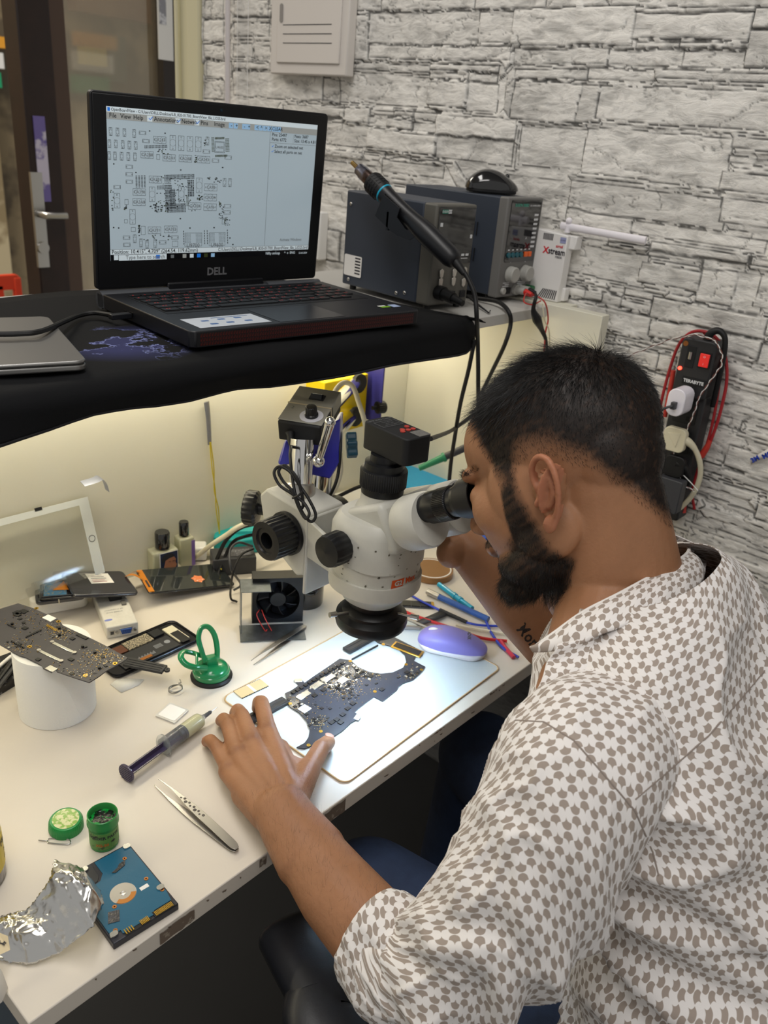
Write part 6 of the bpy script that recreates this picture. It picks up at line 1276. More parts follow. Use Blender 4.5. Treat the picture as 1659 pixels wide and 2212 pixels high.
# clutter between forearm and face
def blk(name, label, cat, px, sz, rot, mt, z=0, bev=.002, prt='case'):
    c = on(*px, DZ+z); t = thing(name, label, cat, rotz((c.x, c.y, DZ+z), rot)); MB().bx(-sz[0]/2, sz[0]/2, -sz[1]/2, sz[1]/2, 0, sz[2]).build(prt, mt, t, bevel=bev); return t
blk('blue_plastic_tray', 'blue plastic tray seen between the raised forearm and the face', 'tray', (1062, 1180), (.13, .10, .045), -30, mat('tray_blue', '#1f4fb4', .35))
blk('green_board_scrap', 'green circuit board scrap between forearm and beard', 'circuit board', (1062, 1215), (.06, .03, .004), 20, MATS['pcb_green'], .006, .0003, 'board'); blk('grey_connector_block', 'grey metal connector block below the green board scrap', 'connector', (1075, 1238), (.03, .02, .012), -50, m_steel)
blk('blue_paste_tin', 'small blue printed tin beside the red wires', 'tin', (1095, 1258), (.04, .03, .014), -30, mat('tin_blue', '#3443a8', .35, two=('#9aa4dd', 200, .62)))
c = on(1172, 1300, DZ); t = thing('black_lens_cap', 'round black screw cap with gold lettering below the beard', 'cap', (c.x, c.y+.01, DZ)); MB().lathe([(.026, 0), (.027, .002), (.026, .024), (.024, .026), (0, .026)], None, 44).build('cap', m_blackm, t); m = MB(); m.text('BS-880', .0095, Matrix.Translation((0, 0, .0262)) @ Matrix.Rotation(-.4, 4, 'Z'), 0, bold=.02); m.build('gold_lettering', m_gold, t, smooth=False)
for k_, (lb_, pts, r, mt) in enumerate((
    ('thick red wire nearest the beard running under the collar', [(1180, 1275), (1195, 1300), (1212, 1325), (1235, 1350)], .0024, 'lead_red'), ('second red wire beside the white loop', [(1190, 1272), (1210, 1300), (1225, 1330), (1240, 1350)], .0022, 'lead_red'), ('outer red wire curving right of the white loop', [(1195, 1270), (1222, 1295), (1240, 1320), (1260, 1345)], .0020, 'lead_red'), ('short red wire above the blue tin', [(1072, 1245), (1090, 1232), (1105, 1225)], .0022, 'lead_red'),
    ('white looped cable between the neck and forearm', [(1200, 1340), (1205, 1305), (1215, 1285), (1240, 1290), (1270, 1310)], .0030, 'white_plastic'), ('blue wire crossing under the red wires', [(1180, 1320), (1195, 1305), (1215, 1278), (1222, 1262)], .0022, 'lead_blue'), ('blue wire end along the collar point', [(1175, 1310), (1200, 1330), (1225, 1345)], .0022, 'lead_blue'))):
    t = thing('tangled_wire', lb_, 'wire', on(*pts[0], DZ+.01), 'wires between face and forearm'); MB().tube([on(x, y, DZ+.006+.012*math.sin(i*1.3+k_)**2) for i, (x, y) in enumerate(pts)], r, 8).build('cord', MATS[mt], t, world=True)
blk('black_multimeter', 'dark device edge behind the blue tray beside the face', 'meter', (1110, 1170), (.07, .10, .05), -20, m_blackm)
# ================================================================ THINGS ON THE STONE WALL
xb = XW-.028
a, b, t_ = onx(583, 158, xb), onx(747, 166, xb), onx(751, 0, xb)
wbx = thing('wall_fuse_box', 'cream metal fuse box with a flush door mounted on the stone wall', 'fuse box', (XW-.01, (a.y+b.y)/2, a.z))
m_fb = mat('fusebox_paint', '#d9d3cd', .45); zb, ztp = (a.z+b.z)/2, (a.z+b.z)/2+.26
MB().bx(xb, XW-.004, b.y, a.y, zb, ztp).build('housing', m_fb, wbx, world=True, bevel=.003)
c1, c2 = onx(596, 132, xb-.004), onx(731, 142, xb-.004)
MB().bx(xb-.004, xb, c2.y, c1.y, (c1.z+c2.z)/2, ztp-.012).build('door', m_fb, wbx, world=True, bevel=.002)
for i in range(3): p, q = onx(611, 52+i*20, xb-.0045), onx(716, 54+i*20, xb-.0045); MB().bx(xb-.0046, xb-.0038, q.y, p.y, (p.z+q.z)/2-.0007, (p.z+q.z)/2+.0007).build('vent_groove', m_dkgrey, wbx, world=True)
p = onx(608, 28, xb-.0045); MB().rbox(.010, .036, 0, .0015, .0048, (0, 0), frame((xb-.0038, p.y, p.z), (0, -1, 0), (-1, 0, 0))).build('latch_recess', mat('latch_grey', '#8f8b88', .5), wbx, world=True)
cp = onx(493, 100, XW-.016); c_ = thing('conduit_pipe', 'thin white vertical conduit pipe on the stone wall behind the open laptop', 'pipe', (XW-.016, cp.y, 1.0)); MB().cyl((XW-.018, cp.y, .01), (XW-.018, cp.y, 2.59), .0062, n=18).build('pipe', mat('pipe_white', '#d5cfd0', .4), c_, world=True)
for k_, px in enumerate((513, 536)): p = onx(px, 100, XW-.02); t = thing('hanging_string', 'thin white string hanging on the wall between pipe and fuse box', 'string', p, 'strings beside the fuse box'); MB().tube([(XW-.02, p.y, 1.2), (XW-.02, p.y+.001, 1.6), (XW-.02, p.y, 2.4)], .0007, 5, smooth=False).build('string', m_white, t, world=True)
p, q = onx(688, 456, XW-.03), onx(702, 570, XW-.03); s_ = thing('wall_switch_box', 'white switch box on the wall beside the open laptop lid', 'switch', (XW-.015, p.y+.02, q.z)); MB().bx(XW-.03, XW-.004, p.y-.008, p.y+.07, q.z+.004, p.z-.002).build('box', m_white, s_, world=True, bevel=.003); MB().bx(XW-.034, XW-.0302, p.y+.01, p.y+.05, q.z+.03, p.z-.03).build('rocker', m_white, s_, world=True, bevel=.001)
# ---- power strip
PX = XW-.052
T0, T1 = onx(1476, 727, PX), onx(1550, 742, PX); Bm = onx(1408, 1110, PX)
xd = (T1-T0).normalized(); dn = (Bm-T0); nrm = Vector((-1, 0, 0)); PF = frame(T0, xd, nrm); W_s = (T1-T0).length   # local x right, y up, z out of the wall
st = thing('power_strip', 'black power strip with red rocker switch hanging upright on the stone wall', 'power strip', PF)
Lsx = dn.length; m_ps = mat('strip_black', '#28282a', .45, bump=(900, .1, .0003))
MB().rbox(W_s, .098, -.046, 0, .008, (W_s/2, -.049)).build('switch_head', m_ps, st, bevel=.003, seg=3); MB().rbox(W_s, Lsx-.09, -.046, -.007, .006, (W_s/2, -.092-(Lsx-.09)/2)).build('socket_body', m_ps, st, bevel=.003)
MB().bx(.034, .054, -.044, -.018, -.001, .0015).build('switch_bezel', m_blackm, st); MB().bx(.036, .052, -.042, -.020, .001, .004).build('red_rocker', mat('rocker_red', '#d8302a', .3, emit=.3), st, bevel=.001); m = MB(); m.text('O', .005, Matrix.Translation((.044, -.025, .0042))); m.text('I', .005, Matrix.Translation((.044, -.037, .0042))); m.build('rocker_marks', m_whiteink, st, smooth=False)
MB().bx(.012, .027, -.048, -.012, 0, .001).build('fuse_holder', m_blackm, st, bevel=.0004); MB().cyl((.019, -.022, .001), (.019, -.034, .001), .003, n=12).build('fuse', m_steel, st); MB().cyl((.006, -.052, 0), (.006, -.052, .0015), .0032, n=16).build('indicator_lamp', mat('lamp_red', '#ff3a2a', .3, emit=6), st); MB().cyl((.007, -.010, 0), (.007, -.010, .001), .0045, n=16).build('screw', m_copper, st)
m = MB(); m.text('TERABYTE', .0075, Matrix.Translation((.034, -.070, .0012)), 0, bold=.04); m.build('logo_print', m_whiteink, st, smooth=False); MB().bx(.014, .055, -.076, -.063, 0, .0009).build('logo_plate', m_blackm, st)
for i in range(4): MB().rbox(.040, .040, -.0072, -.0058, .004, (W_s/2, -.125-i*.052)).build('socket_plate', m_blackm, st); MB().bx(W_s/2+.004, W_s/2+.009, -.139-i*.052, -.131-i*.052, -.0060, -.0054).build('socket_slot', mat('slot_black', '#020202', .8), st)
MB().tube([PF @ Vector(v) for v in [(.036, -.002, -.012), (.040, .012, -.010), (.052, .018, -.012), (.064, .008, -.012), (.068, -.02, -.014), (.067, -.06, -.02), (.064, -.11, -.03)]], [.0075, .0065, .0055, .0045, .0045, .0045, .0045], 10).build('supply_cord', m_rubber, st, world=True)
def plugbox(name, label, cat, px, sz, r, length, mt):
    f = onx(*px, PX-length); Mx = frame(f, xd, nrm); t = thing(name, label, cat, Mx); MB().rbox(sz[0], sz[1], -length+.008, 0, r, (0, 0)).build('body', mt, t, bevel=.0015); return t, Mx
t, Mx = plugbox('white_usb_charger', 'white rounded phone charger plugged into the power strip', 'charger', (1459, 870), (.030, .046), .013, .046, mat('charger_white', '#e9e6ef', .3)); MB().bx(-.004, .004, -.010, .002, 0, .010).build('cable_plug', m_dkgrey, t, bevel=.001); MB().tube([Mx @ Vector(v) for v in [(-.0, -.004, .010), (-.008, -.008, .016), (-.02, -.018, .014), (-.045, -.03, .0)]], .0022, 8).build('cable', m_dkgrey, t, world=True)
t, Mx = plugbox('cream_mains_plug', 'cream mains plug with thick curved cable in the power strip', 'plug', (1455, 950), (.040, .042), .010, .020, m_cream); MB().prism([(-.012, .010), (.010, .014), (.006, -.012)], 0, .0012).build('embossed_triangle', m_cream, t, bevel=.0005)
MB().tube([onx(x, y, PX-dx) for x, y, dx in [(1470, 946, .012), (1487, 955, .010), (1502, 972, .004), (1512, 1000, -.004), (1512, 1030, -.01), (1500, 1062, -.012), (1475, 1092, -.012), (1440, 1116, -.012), (1410, 1130, -.012)]], [.0075, .0070, .0046, .0046, .0046, .0046, .0046, .0046, .0046], 12).build('cable', m_cream, t, world=True)
t, Mx = plugbox('black_mains_plug', 'black mains plug with ribbed neck below the cream plug', 'plug', (1455, 1008), (.036, .038), .010, .018, m_rubber)
MB().tube([onx(x, y, PX-dx) for x, y, dx in [(1462, 1000, .012), (1478, 1010, .010), (1488, 1030, .002), (1484, 1050, -.005), (1462, 1064, -.01), (1435, 1070, -.01)]], [.0075, .0065, .0040, .0040, .0040, .0040], 10).build('cable', m_rubber, t, world=True)
t, Mx = plugbox('black_adapter_plug', 'square black adapter plugged lowest into the power strip', 'adapter', (1440, 1070), (.046, .060), .004, .030, m_dkgrey)
rl = thing('red_meter_leads', 'pair of red meter leads looped over the power strip', 'test leads', onx(1500, 715, XW-.02))
m_rl = mat('meter_red', '#a3242a', .4)
MB().tube([onx(x, y, XW-.022) for x, y in [(1415, 935), (1428, 870), (1446, 800), (1468, 742), (1500, 716), (1540, 724), (1564, 760), (1570, 820), (1556, 890), (1540, 940), (1532, 958)]], .0028, 8).tube([onx(x, y, XW-.020) for x, y in [(1500, 1100), (1496, 1060), (1512, 1000), (1530, 950), (1546, 880), (1556, 800), (1552, 750), (1520, 718)]], .0026, 8).build('wire', m_rl, rl, world=True)
MB().tube([onx(x, y, XW-.024) for x, y in [(1534, 952), (1526, 968), (1515, 985)]], [.0038, .0055, .006], 10).build('probe_handle', mat('probe_red', '#c0392e', .4), rl, world=True)
MB().tube([onx(x, y, XW-.024) for x, y in [(1455, 800), (1448, 840), (1436, 900)]], [.0042, .0042, .0040], 10).build('probe_handle', mat('probe_red', '#c0392e'), rl, world=True)
MB().tube([onx(x, y, XW-.022) for x, y in [(1480, 1050), (1477, 1085), (1474, 1106)]], [.0045, .0055, .0065], 10).build('probe_handle', mat('probe_red', '#c0392e', .4), rl, world=True)
tw = thing('twisted_pair_wire', 'thin twisted white and brown wire draped across the power strip', 'wire', onx(1430, 745, XW-.03))
pw_ = [(1352, 772), (1400, 752), (1450, 733), (1500, 722), (1545, 735), (1560, 765), (1558, 790), (1535, 822), (1510, 858), (1500, 890), (1485, 925), (1470, 955), (1455, 975), (1452, 1000), (1464, 1025), (1480, 1050), (1502, 1062)]
P = [onx(x, y, (XW-.02) if x < 1470 and y < 800 else PX-.008) for x, y in pw_]
for k_, mt in ((0, m_white), (1, mat('wire_brown', '#6e3d33', .5))):
    m = MB(); pts = []
    for i in range(len(P)-1):
        for j in range(10): f = j/10; ph = (i*10+j)*.9+k_*PI; pts.append(P[i].lerp(P[i+1], f)+Vector((0, math.cos(ph), math.sin(ph)))*.0011)
    m.tube(pts, .0008, 5, smooth=False); m.build('strand', mt, tw, world=True)
MB().tube([onx(x, y, PX-.01) for x, y in [(1445, 1008), (1462, 1015), (1485, 1035), (1508, 1060)]], .0008, 5).build('strand', m_white, tw, world=True)
tpe = thing('foam_tape_strip', 'white tape strip with blue lettering sticking to the stone wall', 'tape', onx(1640, 985, XW-.012)); pp = [onx(1620, 992, XW-.009), onx(1622, 1004, XW-.009), onx(1700, 965, XW-.009), onx(1700, 945, XW-.009)]; MB().add(pp, [(0, 1, 2, 3)]).build('strip', m_paper, tpe, world=True, solid=.0006)
dr = (pp[2]-pp[1]).normalized(); m = MB(); m.text('3M', .011, frame(onx(1631, 992, XW-.0100), dr, (-1, 0, 0)), 0, bold=.05); m.text('3M', .011, frame(onx(1655, 983, XW-.0100), -dr, (-1, 0, 0)), 0, bold=.05); m.build('blue_lettering', mat('tape_blue', '#1c3fae', .5), tpe, world=True, smooth=False)
# ================================================================ DOORWAY AND STREET BEYOND
m_dk = mat('door_brown', '#24130d', .4, var=(12, .3))
DYY = 2.1
def vx(px, py, y): return ony(px, py, y).x
# entrance frame: a dark post with handle, a glazed leaf to its right
x0_, x1_ = vx(60, 300, DYY), vx(128, 300, DYY)
dr_ = MB().bx(x0_, x1_, DYY, DYY+.09, 0, 2.6).build('door_1', m_dk, kind='structure', bevel=.004)
x2_, x3_ = x1_-.002, x1_+.05; MB().bx(x2_, x3_, DYY+.01, DYY+.07, 0, 2.6).build('trim_3', mat('door_edge', '#4b382c', .4), kind='structure')
hp_ = ony(96, 465, DYY-.04); hd_ = MB(); hd_.bx(hp_.x-.018, hp_.x+.018, DYY-.012, DYY, hp_.z-.16, hp_.z+.12).tube([(hp_.x, DYY-.01, hp_.z), (hp_.x, DYY-.06, hp_.z), (hp_.x+.06, DYY-.065, hp_.z)], .011, 10, smooth=False).cyl((hp_.x, DYY-.02, hp_.z-.10), (hp_.x, DYY, hp_.z-.10), .018, n=20); hd_.build('door_handle', m_steel, dr_)
st_ = ony(92, 345, DYY-.005); MB().bx(st_.x-.018, st_.x+.018, DYY-.004, DYY, st_.z-.12, st_.z+.12).build('door_sticker', mat('sticker_violet', '#6f62a0', .5, two=('#c9c2d4', 14, .5)), dr_)
x4_ = vx(352, 100, DYY)
MB().bx(x3_, x4_, DYY+.03, DYY+.036, 0, 2.6).build('window_1', mat('street_glass', '#b8ac92', .08, trans=.75, alpha=.55), kind='structure')
MB().bx(x4_, x4_+.35, DYY, DYY+.06, 0, 2.6).build('trim_4', mat('jamb_brown', '#2c2521', .5), kind='structure')
pq = [ony(346, -30, DYY-.02), ony(378, -30, DYY-.02), ony(378, 128, DYY-.02), ony(350, 128, DYY-.02)]
po_ = thing('pinned_notice', 'white paper notice with dark square print pinned beside the cream post', 'notice', pq[3]); MB().bx(pq[3].x, pq[1].x, DYY-.004, DYY, pq[3].z, pq[0].z).build('sheet', m_paper, po_, world=True); MB().bx(pq[3].x+.03, pq[1].x-.05, DYY-.006, DYY-.0042, pq[3].z+.10, pq[3].z+.25).build('grey_print', mat('notice_grey', '#8f8f96', .7, two=('#d5d5da', 30, .5)), po_, world=True)
MB().bx(-3.5, 2.6, 1.5, 7.5, -.12, -.02).build('trim_5', mat('street_ground', '#6e655a', .9, var=(2, .2)), kind='structure')
m_st = mat('street_wall', '#85765c', .85, two=('#5b5040', 1.6, .52), bump=(4, .4, .05))
MB().bx(-4, 4.5, 6.0, 6.2, -.1, 6).build('wall_far', m_st, kind='structure')
def bgbox(name, label, cat, px0, py0, px1, py1, y, th, mt, grp=None):
    a, b = ony(px0, py0, y), ony(px1, py1, y); t = MB().bx(min(a.x, b.x), max(a.x, b.x), y, y+th, min(a.z, b.z), max(a.z, b.z)).build(name, mt); props(t, label, cat, grp)
bgbox('yellow_shop_sign', 'blurred yellow and orange sign at the far left edge outside', 'sign', -60, 70, 14, 105, 5.88, .13, mat('sign_orange', '#e6a030', .5))
bgbox('green_shop_sign', 'blurred green patch of a shop sign at the far left edge', 'sign', -60, 150, 5, 190, 5.88, .13, mat('sign_green', '#1f9a6a', .5))
bgbox('white_shop_sign', 'blurred white sign panel between the orange and green patches', 'sign', -60, 106, 10, 149, 5.88, .13, m_white)
bgbox('yellow_crate', 'blurred yellow shape seen through the door glass', 'crate', 185, 100, 232, 145, 5.88, .13, mat('crate_yellow', '#a08c35', .7))
bgbox('grey_shutter', 'blurred grey-green shutter seen through the door glass', 'shutter', 236, 75, 275, 180, 5.88, .13, mat('shutter_grey', '#4f5347', .7))
bgbox('pale_awning', 'blurred reddish brown awning seen at the top of the door glass', 'awning', 160, -60, 350, 55, 5.88, .13, mat('awning', '#6d4a38', .8))
bgbox('white_parked_panel', 'pale blurred panel standing outside left of the door post', 'panel', -60, 200, 38, 700, 5.88, .13, mat('pale_panel', '#b7a98a', .8, two=('#8a7a5c', 2.2, .5)))
# orange chair outside
oc_ = ony(20, 645, 3.4); och = thing('orange_plastic_chair', 'blurred orange plastic chair outside at the left edge', 'chair', (oc_.x-.14, 3.4, 0)); m_or = mat('chair_orange', '#d8401a', .5)
zt2 = ony(20, 585, 3.4).z
m = MB(); m.rbox(.40, .07, -.012, .012, .03, (0, 0), frame((0, 0, zt2-.05), (1, 0, 0), (0, -1, 0))); [m.bx(-.17+i*.085, -.14+i*.085, -.012, .012, zt2-.42, zt2-.06) for i in range(5)]; m.bx(-.20, -.165, -.015, .015, 0.02, zt2-.03); m.bx(.165, .20, -.015, .015, 0.02, zt2-.03); m.build('backrest', m_or, och, bevel=.005)
MB().bx(-.2, .2, -.42, 0, zt2-.45, zt2-.42).build('seat', m_or, och, bevel=.01); [MB().bx(sx*.18-.018, sx*.18+.018, -.40, -.365, -.02, zt2-.45).build('leg', m_or, och) for sx in (-1, 1)]
# ================================================================ PERSON
pe = thing('person', 'man with short black hair and beard in a patterned white shirt looking into the microscope', 'person', (.60, -.40, .0))
HS = 1.07
HC = dep(1210, 1004, .868)
hf = (RT*-.80 - UP*.25 + FW*.55).normalized(); hl = (RT*-.57 - UP*.05 - FW*.82); hl = (hl - hf*hl.dot(hf)).normalized(); ht = hf.cross(hl)
HM = Matrix((hf, hl, ht)).transposed().to_4x4() @ Matrix.Scale(HS, 4); HM.translation = HC
def HL(x, y, z): return HM @ Vector((x, y, z))
body = MB()
def E3(x, y, z, a, b, c): body.ell((x, y, z), a, b, c, HM, nu=36, nv=24)
def cap(p0, p1, r0, r1, n=20, fl=None):
    p0, p1 = Vector(p0), Vector(p1); z = (p1-p0); L = z.length; z = z/L
    prof = []
    for i in range(7): a = -PI/2+PI/2*i/6; prof.append((max(1e-4, r0*math.cos(a)), r0*math.sin(a)))
    for i in range(7): a = PI/2*i/6; prof.append((max(1e-4, r1*math.cos(a)), L+r1*math.sin(a)))
    up = Vector(fl[1]) if fl else z.orthogonal(); M = frame(p0, up, z)
    if fl: M = M @ Matrix.Diagonal((fl[0], 1, 1, 1))
    body.lathe(prof, M, n)
# ---- head
E3(-.012, 0, .028, .094, .0745, .080); E3(.040, 0, .030, .050, .062, .054); E3(.050, 0, -.03, .043, .055, .062); E3(-.050, 0, .0, .050, .062, .056)
for s in (-1, 1):
    E3(.056, s*.035, -.028, .030, .024, .03); E3(.010, s*.046, -.058, .034, .015, .032); E3(.078, s*.022, .012, .014, .026, .010); E3(.018, s*.052, -.018, .040, .019, .042); E3(.070, s*.034, -.012, .016, .016, .014)
E3(.036, 0, -.084, .050, .050, .034); E3(.072, 0, -.106, .022, .026, .018); E3(.02, 0, -.06, .045, .057, .045); E3(.034, 0, -.028, .058, .0635, .066); E3(.086, 0, -.062, .010, .024, .012)
cap(HL(.084, 0, .004), HL(.102, 0, -.036), .0085, .0110)
for s in (-1, 1): E3(.094, s*.011, -.040, .010, .007, .008)
NB = Vector((.566, -.196, 1.05))
cap(HL(-.034, 0, -.030), NB, .056, .055, 28); cap(HL(-.048, 0, -.040), NB+Vector((.014, -.018, 0)), .045, .053, 28); cap(HL(.0, 0, -.06), NB+Vector((0, .03, -.01)), .045, .045, 24)
# ---- ears
def ear(s):
    o = Vector((.000, s*.0735, -.030)); bx = Vector((-.86, s*.50, -.10)).normalized(); bz = Vector((-.10, s*.10, 1)).normalized(); nr = Vector((.5*s*0+.45, s*.86, 0)).normalized()
    P = lambda a, b, c=0: HM @ (o + bx*a + bz*b + nr*c)
    body.tube([P(.004, .006, .002), P(.001, .016, .002), P(.004, .027, .003), (P(.015, .034, .003)), P(.028, .030, .003), P(.034, .016, .003), P(.033, .002, .002), P(.027, -.012, .001), P(.019, -.021, 0), P(.012, -.029, 0), P(.006, -.031, 0), P(.002, -.024, 0)], [.0030, .0034, .0036, .0038, .0038, .0036, .0034, .0032, .0036, .0048, .0045, .0030], 10)
    body.tube([P(.012, .022, .001), P(.022, .018, .001), P(.025, .006, .0005), P(.020, -.006, 0), P(.012, -.012, 0)], [.0026, .0032, .0034, .0032, .0030], 8)
    body.grid(lambda u, v: P(.015+.018*(v)*math.cos(2*PI*u), .003+.030*v*math.sin(2*PI*u), -.004-.001*math.cos(2*PI*u)), 28, 5, closeu=True); 
    m_ = MB(); body.ell((0, 0, 0), .0175, .0295, .0024, frame(P(.017, .003, -.0042), bx, nr), nu=28, nv=10)
    body.ell((0, 0, 0), .0045, .006, .0035, frame(P(.001, -.006, .002), bx, nr), nu=16, nv=10); body.ell((0, 0, 0), .0075, .009, .0034, frame(P(.009, -.025, 0), bx, nr), nu=20, nv=12)
    cap(P(.004, .004, -.010), P(.012, .003, -.006), .014, .011)
ear(1); ear(-1)
# ---- torso core, shoulders
SL, SR = Vector((.385, -.262, .985)), Vector((.750, -.195, .985))
sx_ = (SR-SL).normalized(); 
cap(NB, SL.lerp(NB, .35)-Vector((0, 0, .02)), .055, .05); cap(NB, SR.lerp(NB, .35)-Vector((0, 0, .02)), .055, .05)
cap(Vector((.585, -.27, .95)), Vector((.60, -.42, .56)), .085, .09, 24); cap(SL.lerp(SR, .25)+Vector((0, 0, -.05)), SL.lerp(SR, .75)+Vector((0, 0, -.05)), .07, .07, 20)
uq = [SL+Vector((.02, 0, -.02)), dep(1200, 1780, .722), dep(1130, 1910, .73), dep(1045, 2020, .742), dep(960, 2085, .762), dep(890, 2088, .778)]
for i in range(5): cap(uq[i], uq[i+1], .040, .040)
cap(SR+Vector((-.02, 0, -.02)), dep(1262, 1440, 1.11), .045, .040)
# ---- left forearm and hand
al = [(890, 2088, .778, .041), (800, 2008, .803, .0405), (728, 1925, .835, .0385), (672, 1848, .865, .034), (632, 1790, .885, .0295), (606, 1748, .902, .0265)]
P3 = [dep(a, b, d) for a, b, d, r in al]
upw = Vector((0, 0, 1))
for i in range(len(al)-1):
    t = (P3[i+1]-P3[i]).normalized(); side = t.cross(upw).normalized(); cap(P3[i], P3[i+1], al[i][3], al[i+1][3], 28, (1.06 if i < 3 else 1.16, side))
W0 = P3[-1]
zt_ = DZ+.0065
kn = [on(577, 1573, DZ+.040), on(541, 1598, DZ+.044), on(513, 1624, DZ+.040), on(494, 1660, DZ+.030)]
tips = [on(556, 1530, DZ+.014), on(508, 1540, DZ+.010), on(477, 1557, DZ+.009), on(446, 1602, DZ+.008)]
fl_ = [(.044, .043), (.047, .045), (.043, .042), (.034, .034)]; fr_r = [(.0105, .0098, .0086), (.0108, .0100, .0088), (.0103, .0094, .0082), (.0092, .0084, .0074)]
PIPS = []; TIPD = []
for k in range(4):
    K, T_ = kn[k], tips[k]; a, b = fl_[k]; c = (T_-K).length; ch = (T_-K)/c
    if c > (a+b)*.97: s_ = c/((a+b)*.97); a *= s_; b *= s_
    x = (a*a-b*b+c*c)/(2*c); h = math.sqrt(max(0, a*a-x*x)); upv = (upw - ch*upw.dot(ch)).normalized(); Pp = K+ch*x+upv*h
    d2 = (T_-Pp); Dd = Pp + d2*.55 + upv*.005
    r = fr_r[k]; cap(K, Pp, r[0]*1.06, r[1]); cap(Pp, Dd, r[1], r[2]*1.05); cap(Dd, T_, r[2]*1.05, r[2]*.92); PIPS.append(Pp); TIPD.append((Dd, T_, r[2])); E_ = K
    body.ell(tuple(K+Vector((0, 0, .001))), .0115, .0115, .0105, nu=18, nv=12)
wl, wr = W0+Vector((-.020, .004, -.002)), W0+Vector((.020, -.004, -.002))
for k, f in enumerate((.85, .35, -.25, -.85)):
    ws = W0+Vector((.018*f, -.010*f, -.001)); cap(ws, kn[k]-Vector((0, 0, .004)), .0155, .0125, 18); mid_ = ws.lerp(kn[k], .55)-Vector((0, 0, .010)); cap(ws-Vector((0, 0, .006)), mid_, .015, .015, 16)
for k in range(3): cap(kn[k]-Vector((0, 0, .008)), kn[k+1]-Vector((0, 0, .008)), .0105, .0105, 14); cap(kn[k].lerp(W0, .35)-Vector((0, 0, .006)), kn[k+1].lerp(W0, .35)-Vector((0, 0, .006)), .014, .014, 14)
th = [on(640, 1712, DZ+.034), on(668, 1662, DZ+.029), on(692, 1618, DZ+.024), on(709, 1603, DZ+.0135)]
cap(W0+Vector((.012, -.004, -.004)), th[0], .020, .017); cap(th[0], th[1], .0175, .0138); cap(th[1], th[2], .0130, .0112); cap(th[2], th[3], .0115, .0095); cap(th[0], kn[0].lerp(th[1], .35)-Vector((0, 0, .008)), .014, .010); cap(kn[0].lerp(W0, .3)-Vector((0, 0, .006)), th[1]-Vector((0, 0, .004)), .011, .010)
# ---- right forearm and hand at the microscope
ar = [(1262, 1440, 1.11, .042), (1190, 1382, 1.095, .0415), (1120, 1312, 1.09, .0375), (1060, 1245, 1.09, .032), (1022, 1203, 1.092, .0285), (1000, 1180, 1.10, .0275)]
Q3 = [dep(a, b, d) for a, b, d, r in ar]
for i in range(len(ar)-1): cap(Q3[i], Q3[i+1], ar[i][3], ar[i+1][3], 26)
hw = Q3[-1]; rk_ = [dep(958, 1128, 1.14), dep(966, 1116, 1.16), dep(976, 1106, 1.175), dep(988, 1098, 1.185)]
for k in range(4):
    cap(hw+(rk_[k]-hw)*.1, rk_[k], .021 if k < 2 else .018, .013); mtip = rk_[k]+Vector((-.030, .012, -.006)); cap(rk_[k], mtip, .0100, .009); cap(mtip, mtip+Vector((-.022, -.010, -.006)), .0088, .0080)
cap(hw, dep(962, 1160, 1.09), .022, .017); cap(dep(962, 1160, 1.09), dep(942, 1130, 1.10), .014, .011); cap(hw, dep(975, 1195, 1.08), .024, .020)
# ---- remesh into one skin
bo_ = body.build('skin_tmp', m_black, None)
rm_ = bo_.modifiers.new('r', 'REMESH'); rm_.mode = 'VOXEL'; rm_.voxel_size = .0019; rm_.adaptivity = 0
sm2 = bo_.modifiers.new('s', 'SMOOTH'); sm2.iterations = 8; sm2.factor = .5
bpy.context.view_layer.update(); dg_ = bpy.context.evaluated_depsgraph_get(); ev = bo_.evaluated_get(dg_); me = bpy.data.meshes.new_from_object(ev)
bpy.data.objects.remove(bo_)
n = len(me.vertices); co_ = np.zeros(n*3, np.float32); me.vertices.foreach_get('co', co_); co_ = co_.reshape(-1, 3).astype(float)
no_ = np.zeros(n*3, np.float32); me.vertices.foreach_get('normal', no_); no_ = no_.reshape(-1, 3).astype(float)
HI = np.array(HM.inverted()); hp = co_ @ HI[:3, :3].T + HI[:3, 3]      # head-local coordinates
X, Y, Z = hp[:, 0], hp[:, 1], hp[:, 2]; AY = np.abs(Y)
sst = lambda a, b, v: (lambda t: t*t*(3-2*t))(np.clip((v-a)/(b-a), 0, 1))
hx_ = [-.12, -.100, -.087, -.077, -.051, -.022, -.004, .008, .018, .024, .038, .046, .052, .062, .078, .12]
hz_ = [-.098, -.098, -.093, -.064, -.022, .000, .006, .004, -.008, -.03, -.012, .016, .033, .062, .074, .078]
nz = (fbm(co_[:, 0]*90, co_[:, 1]*90+co_[:, 2]*70, 3)-.5)
hl_ = np.interp(X, hx_, hz_) + nz*.010
inhead = (np.abs(X) < .13) & (AY < .10) & (Z > -.14) & (Z < .15)
hairf = sst(-.004, .044, Z-hl_)*inhead
isear = (AY > .0765) & (X < .014) & (X > -.045) & (Z < .010) & (Z > -.070)
hairf[isear] = 0
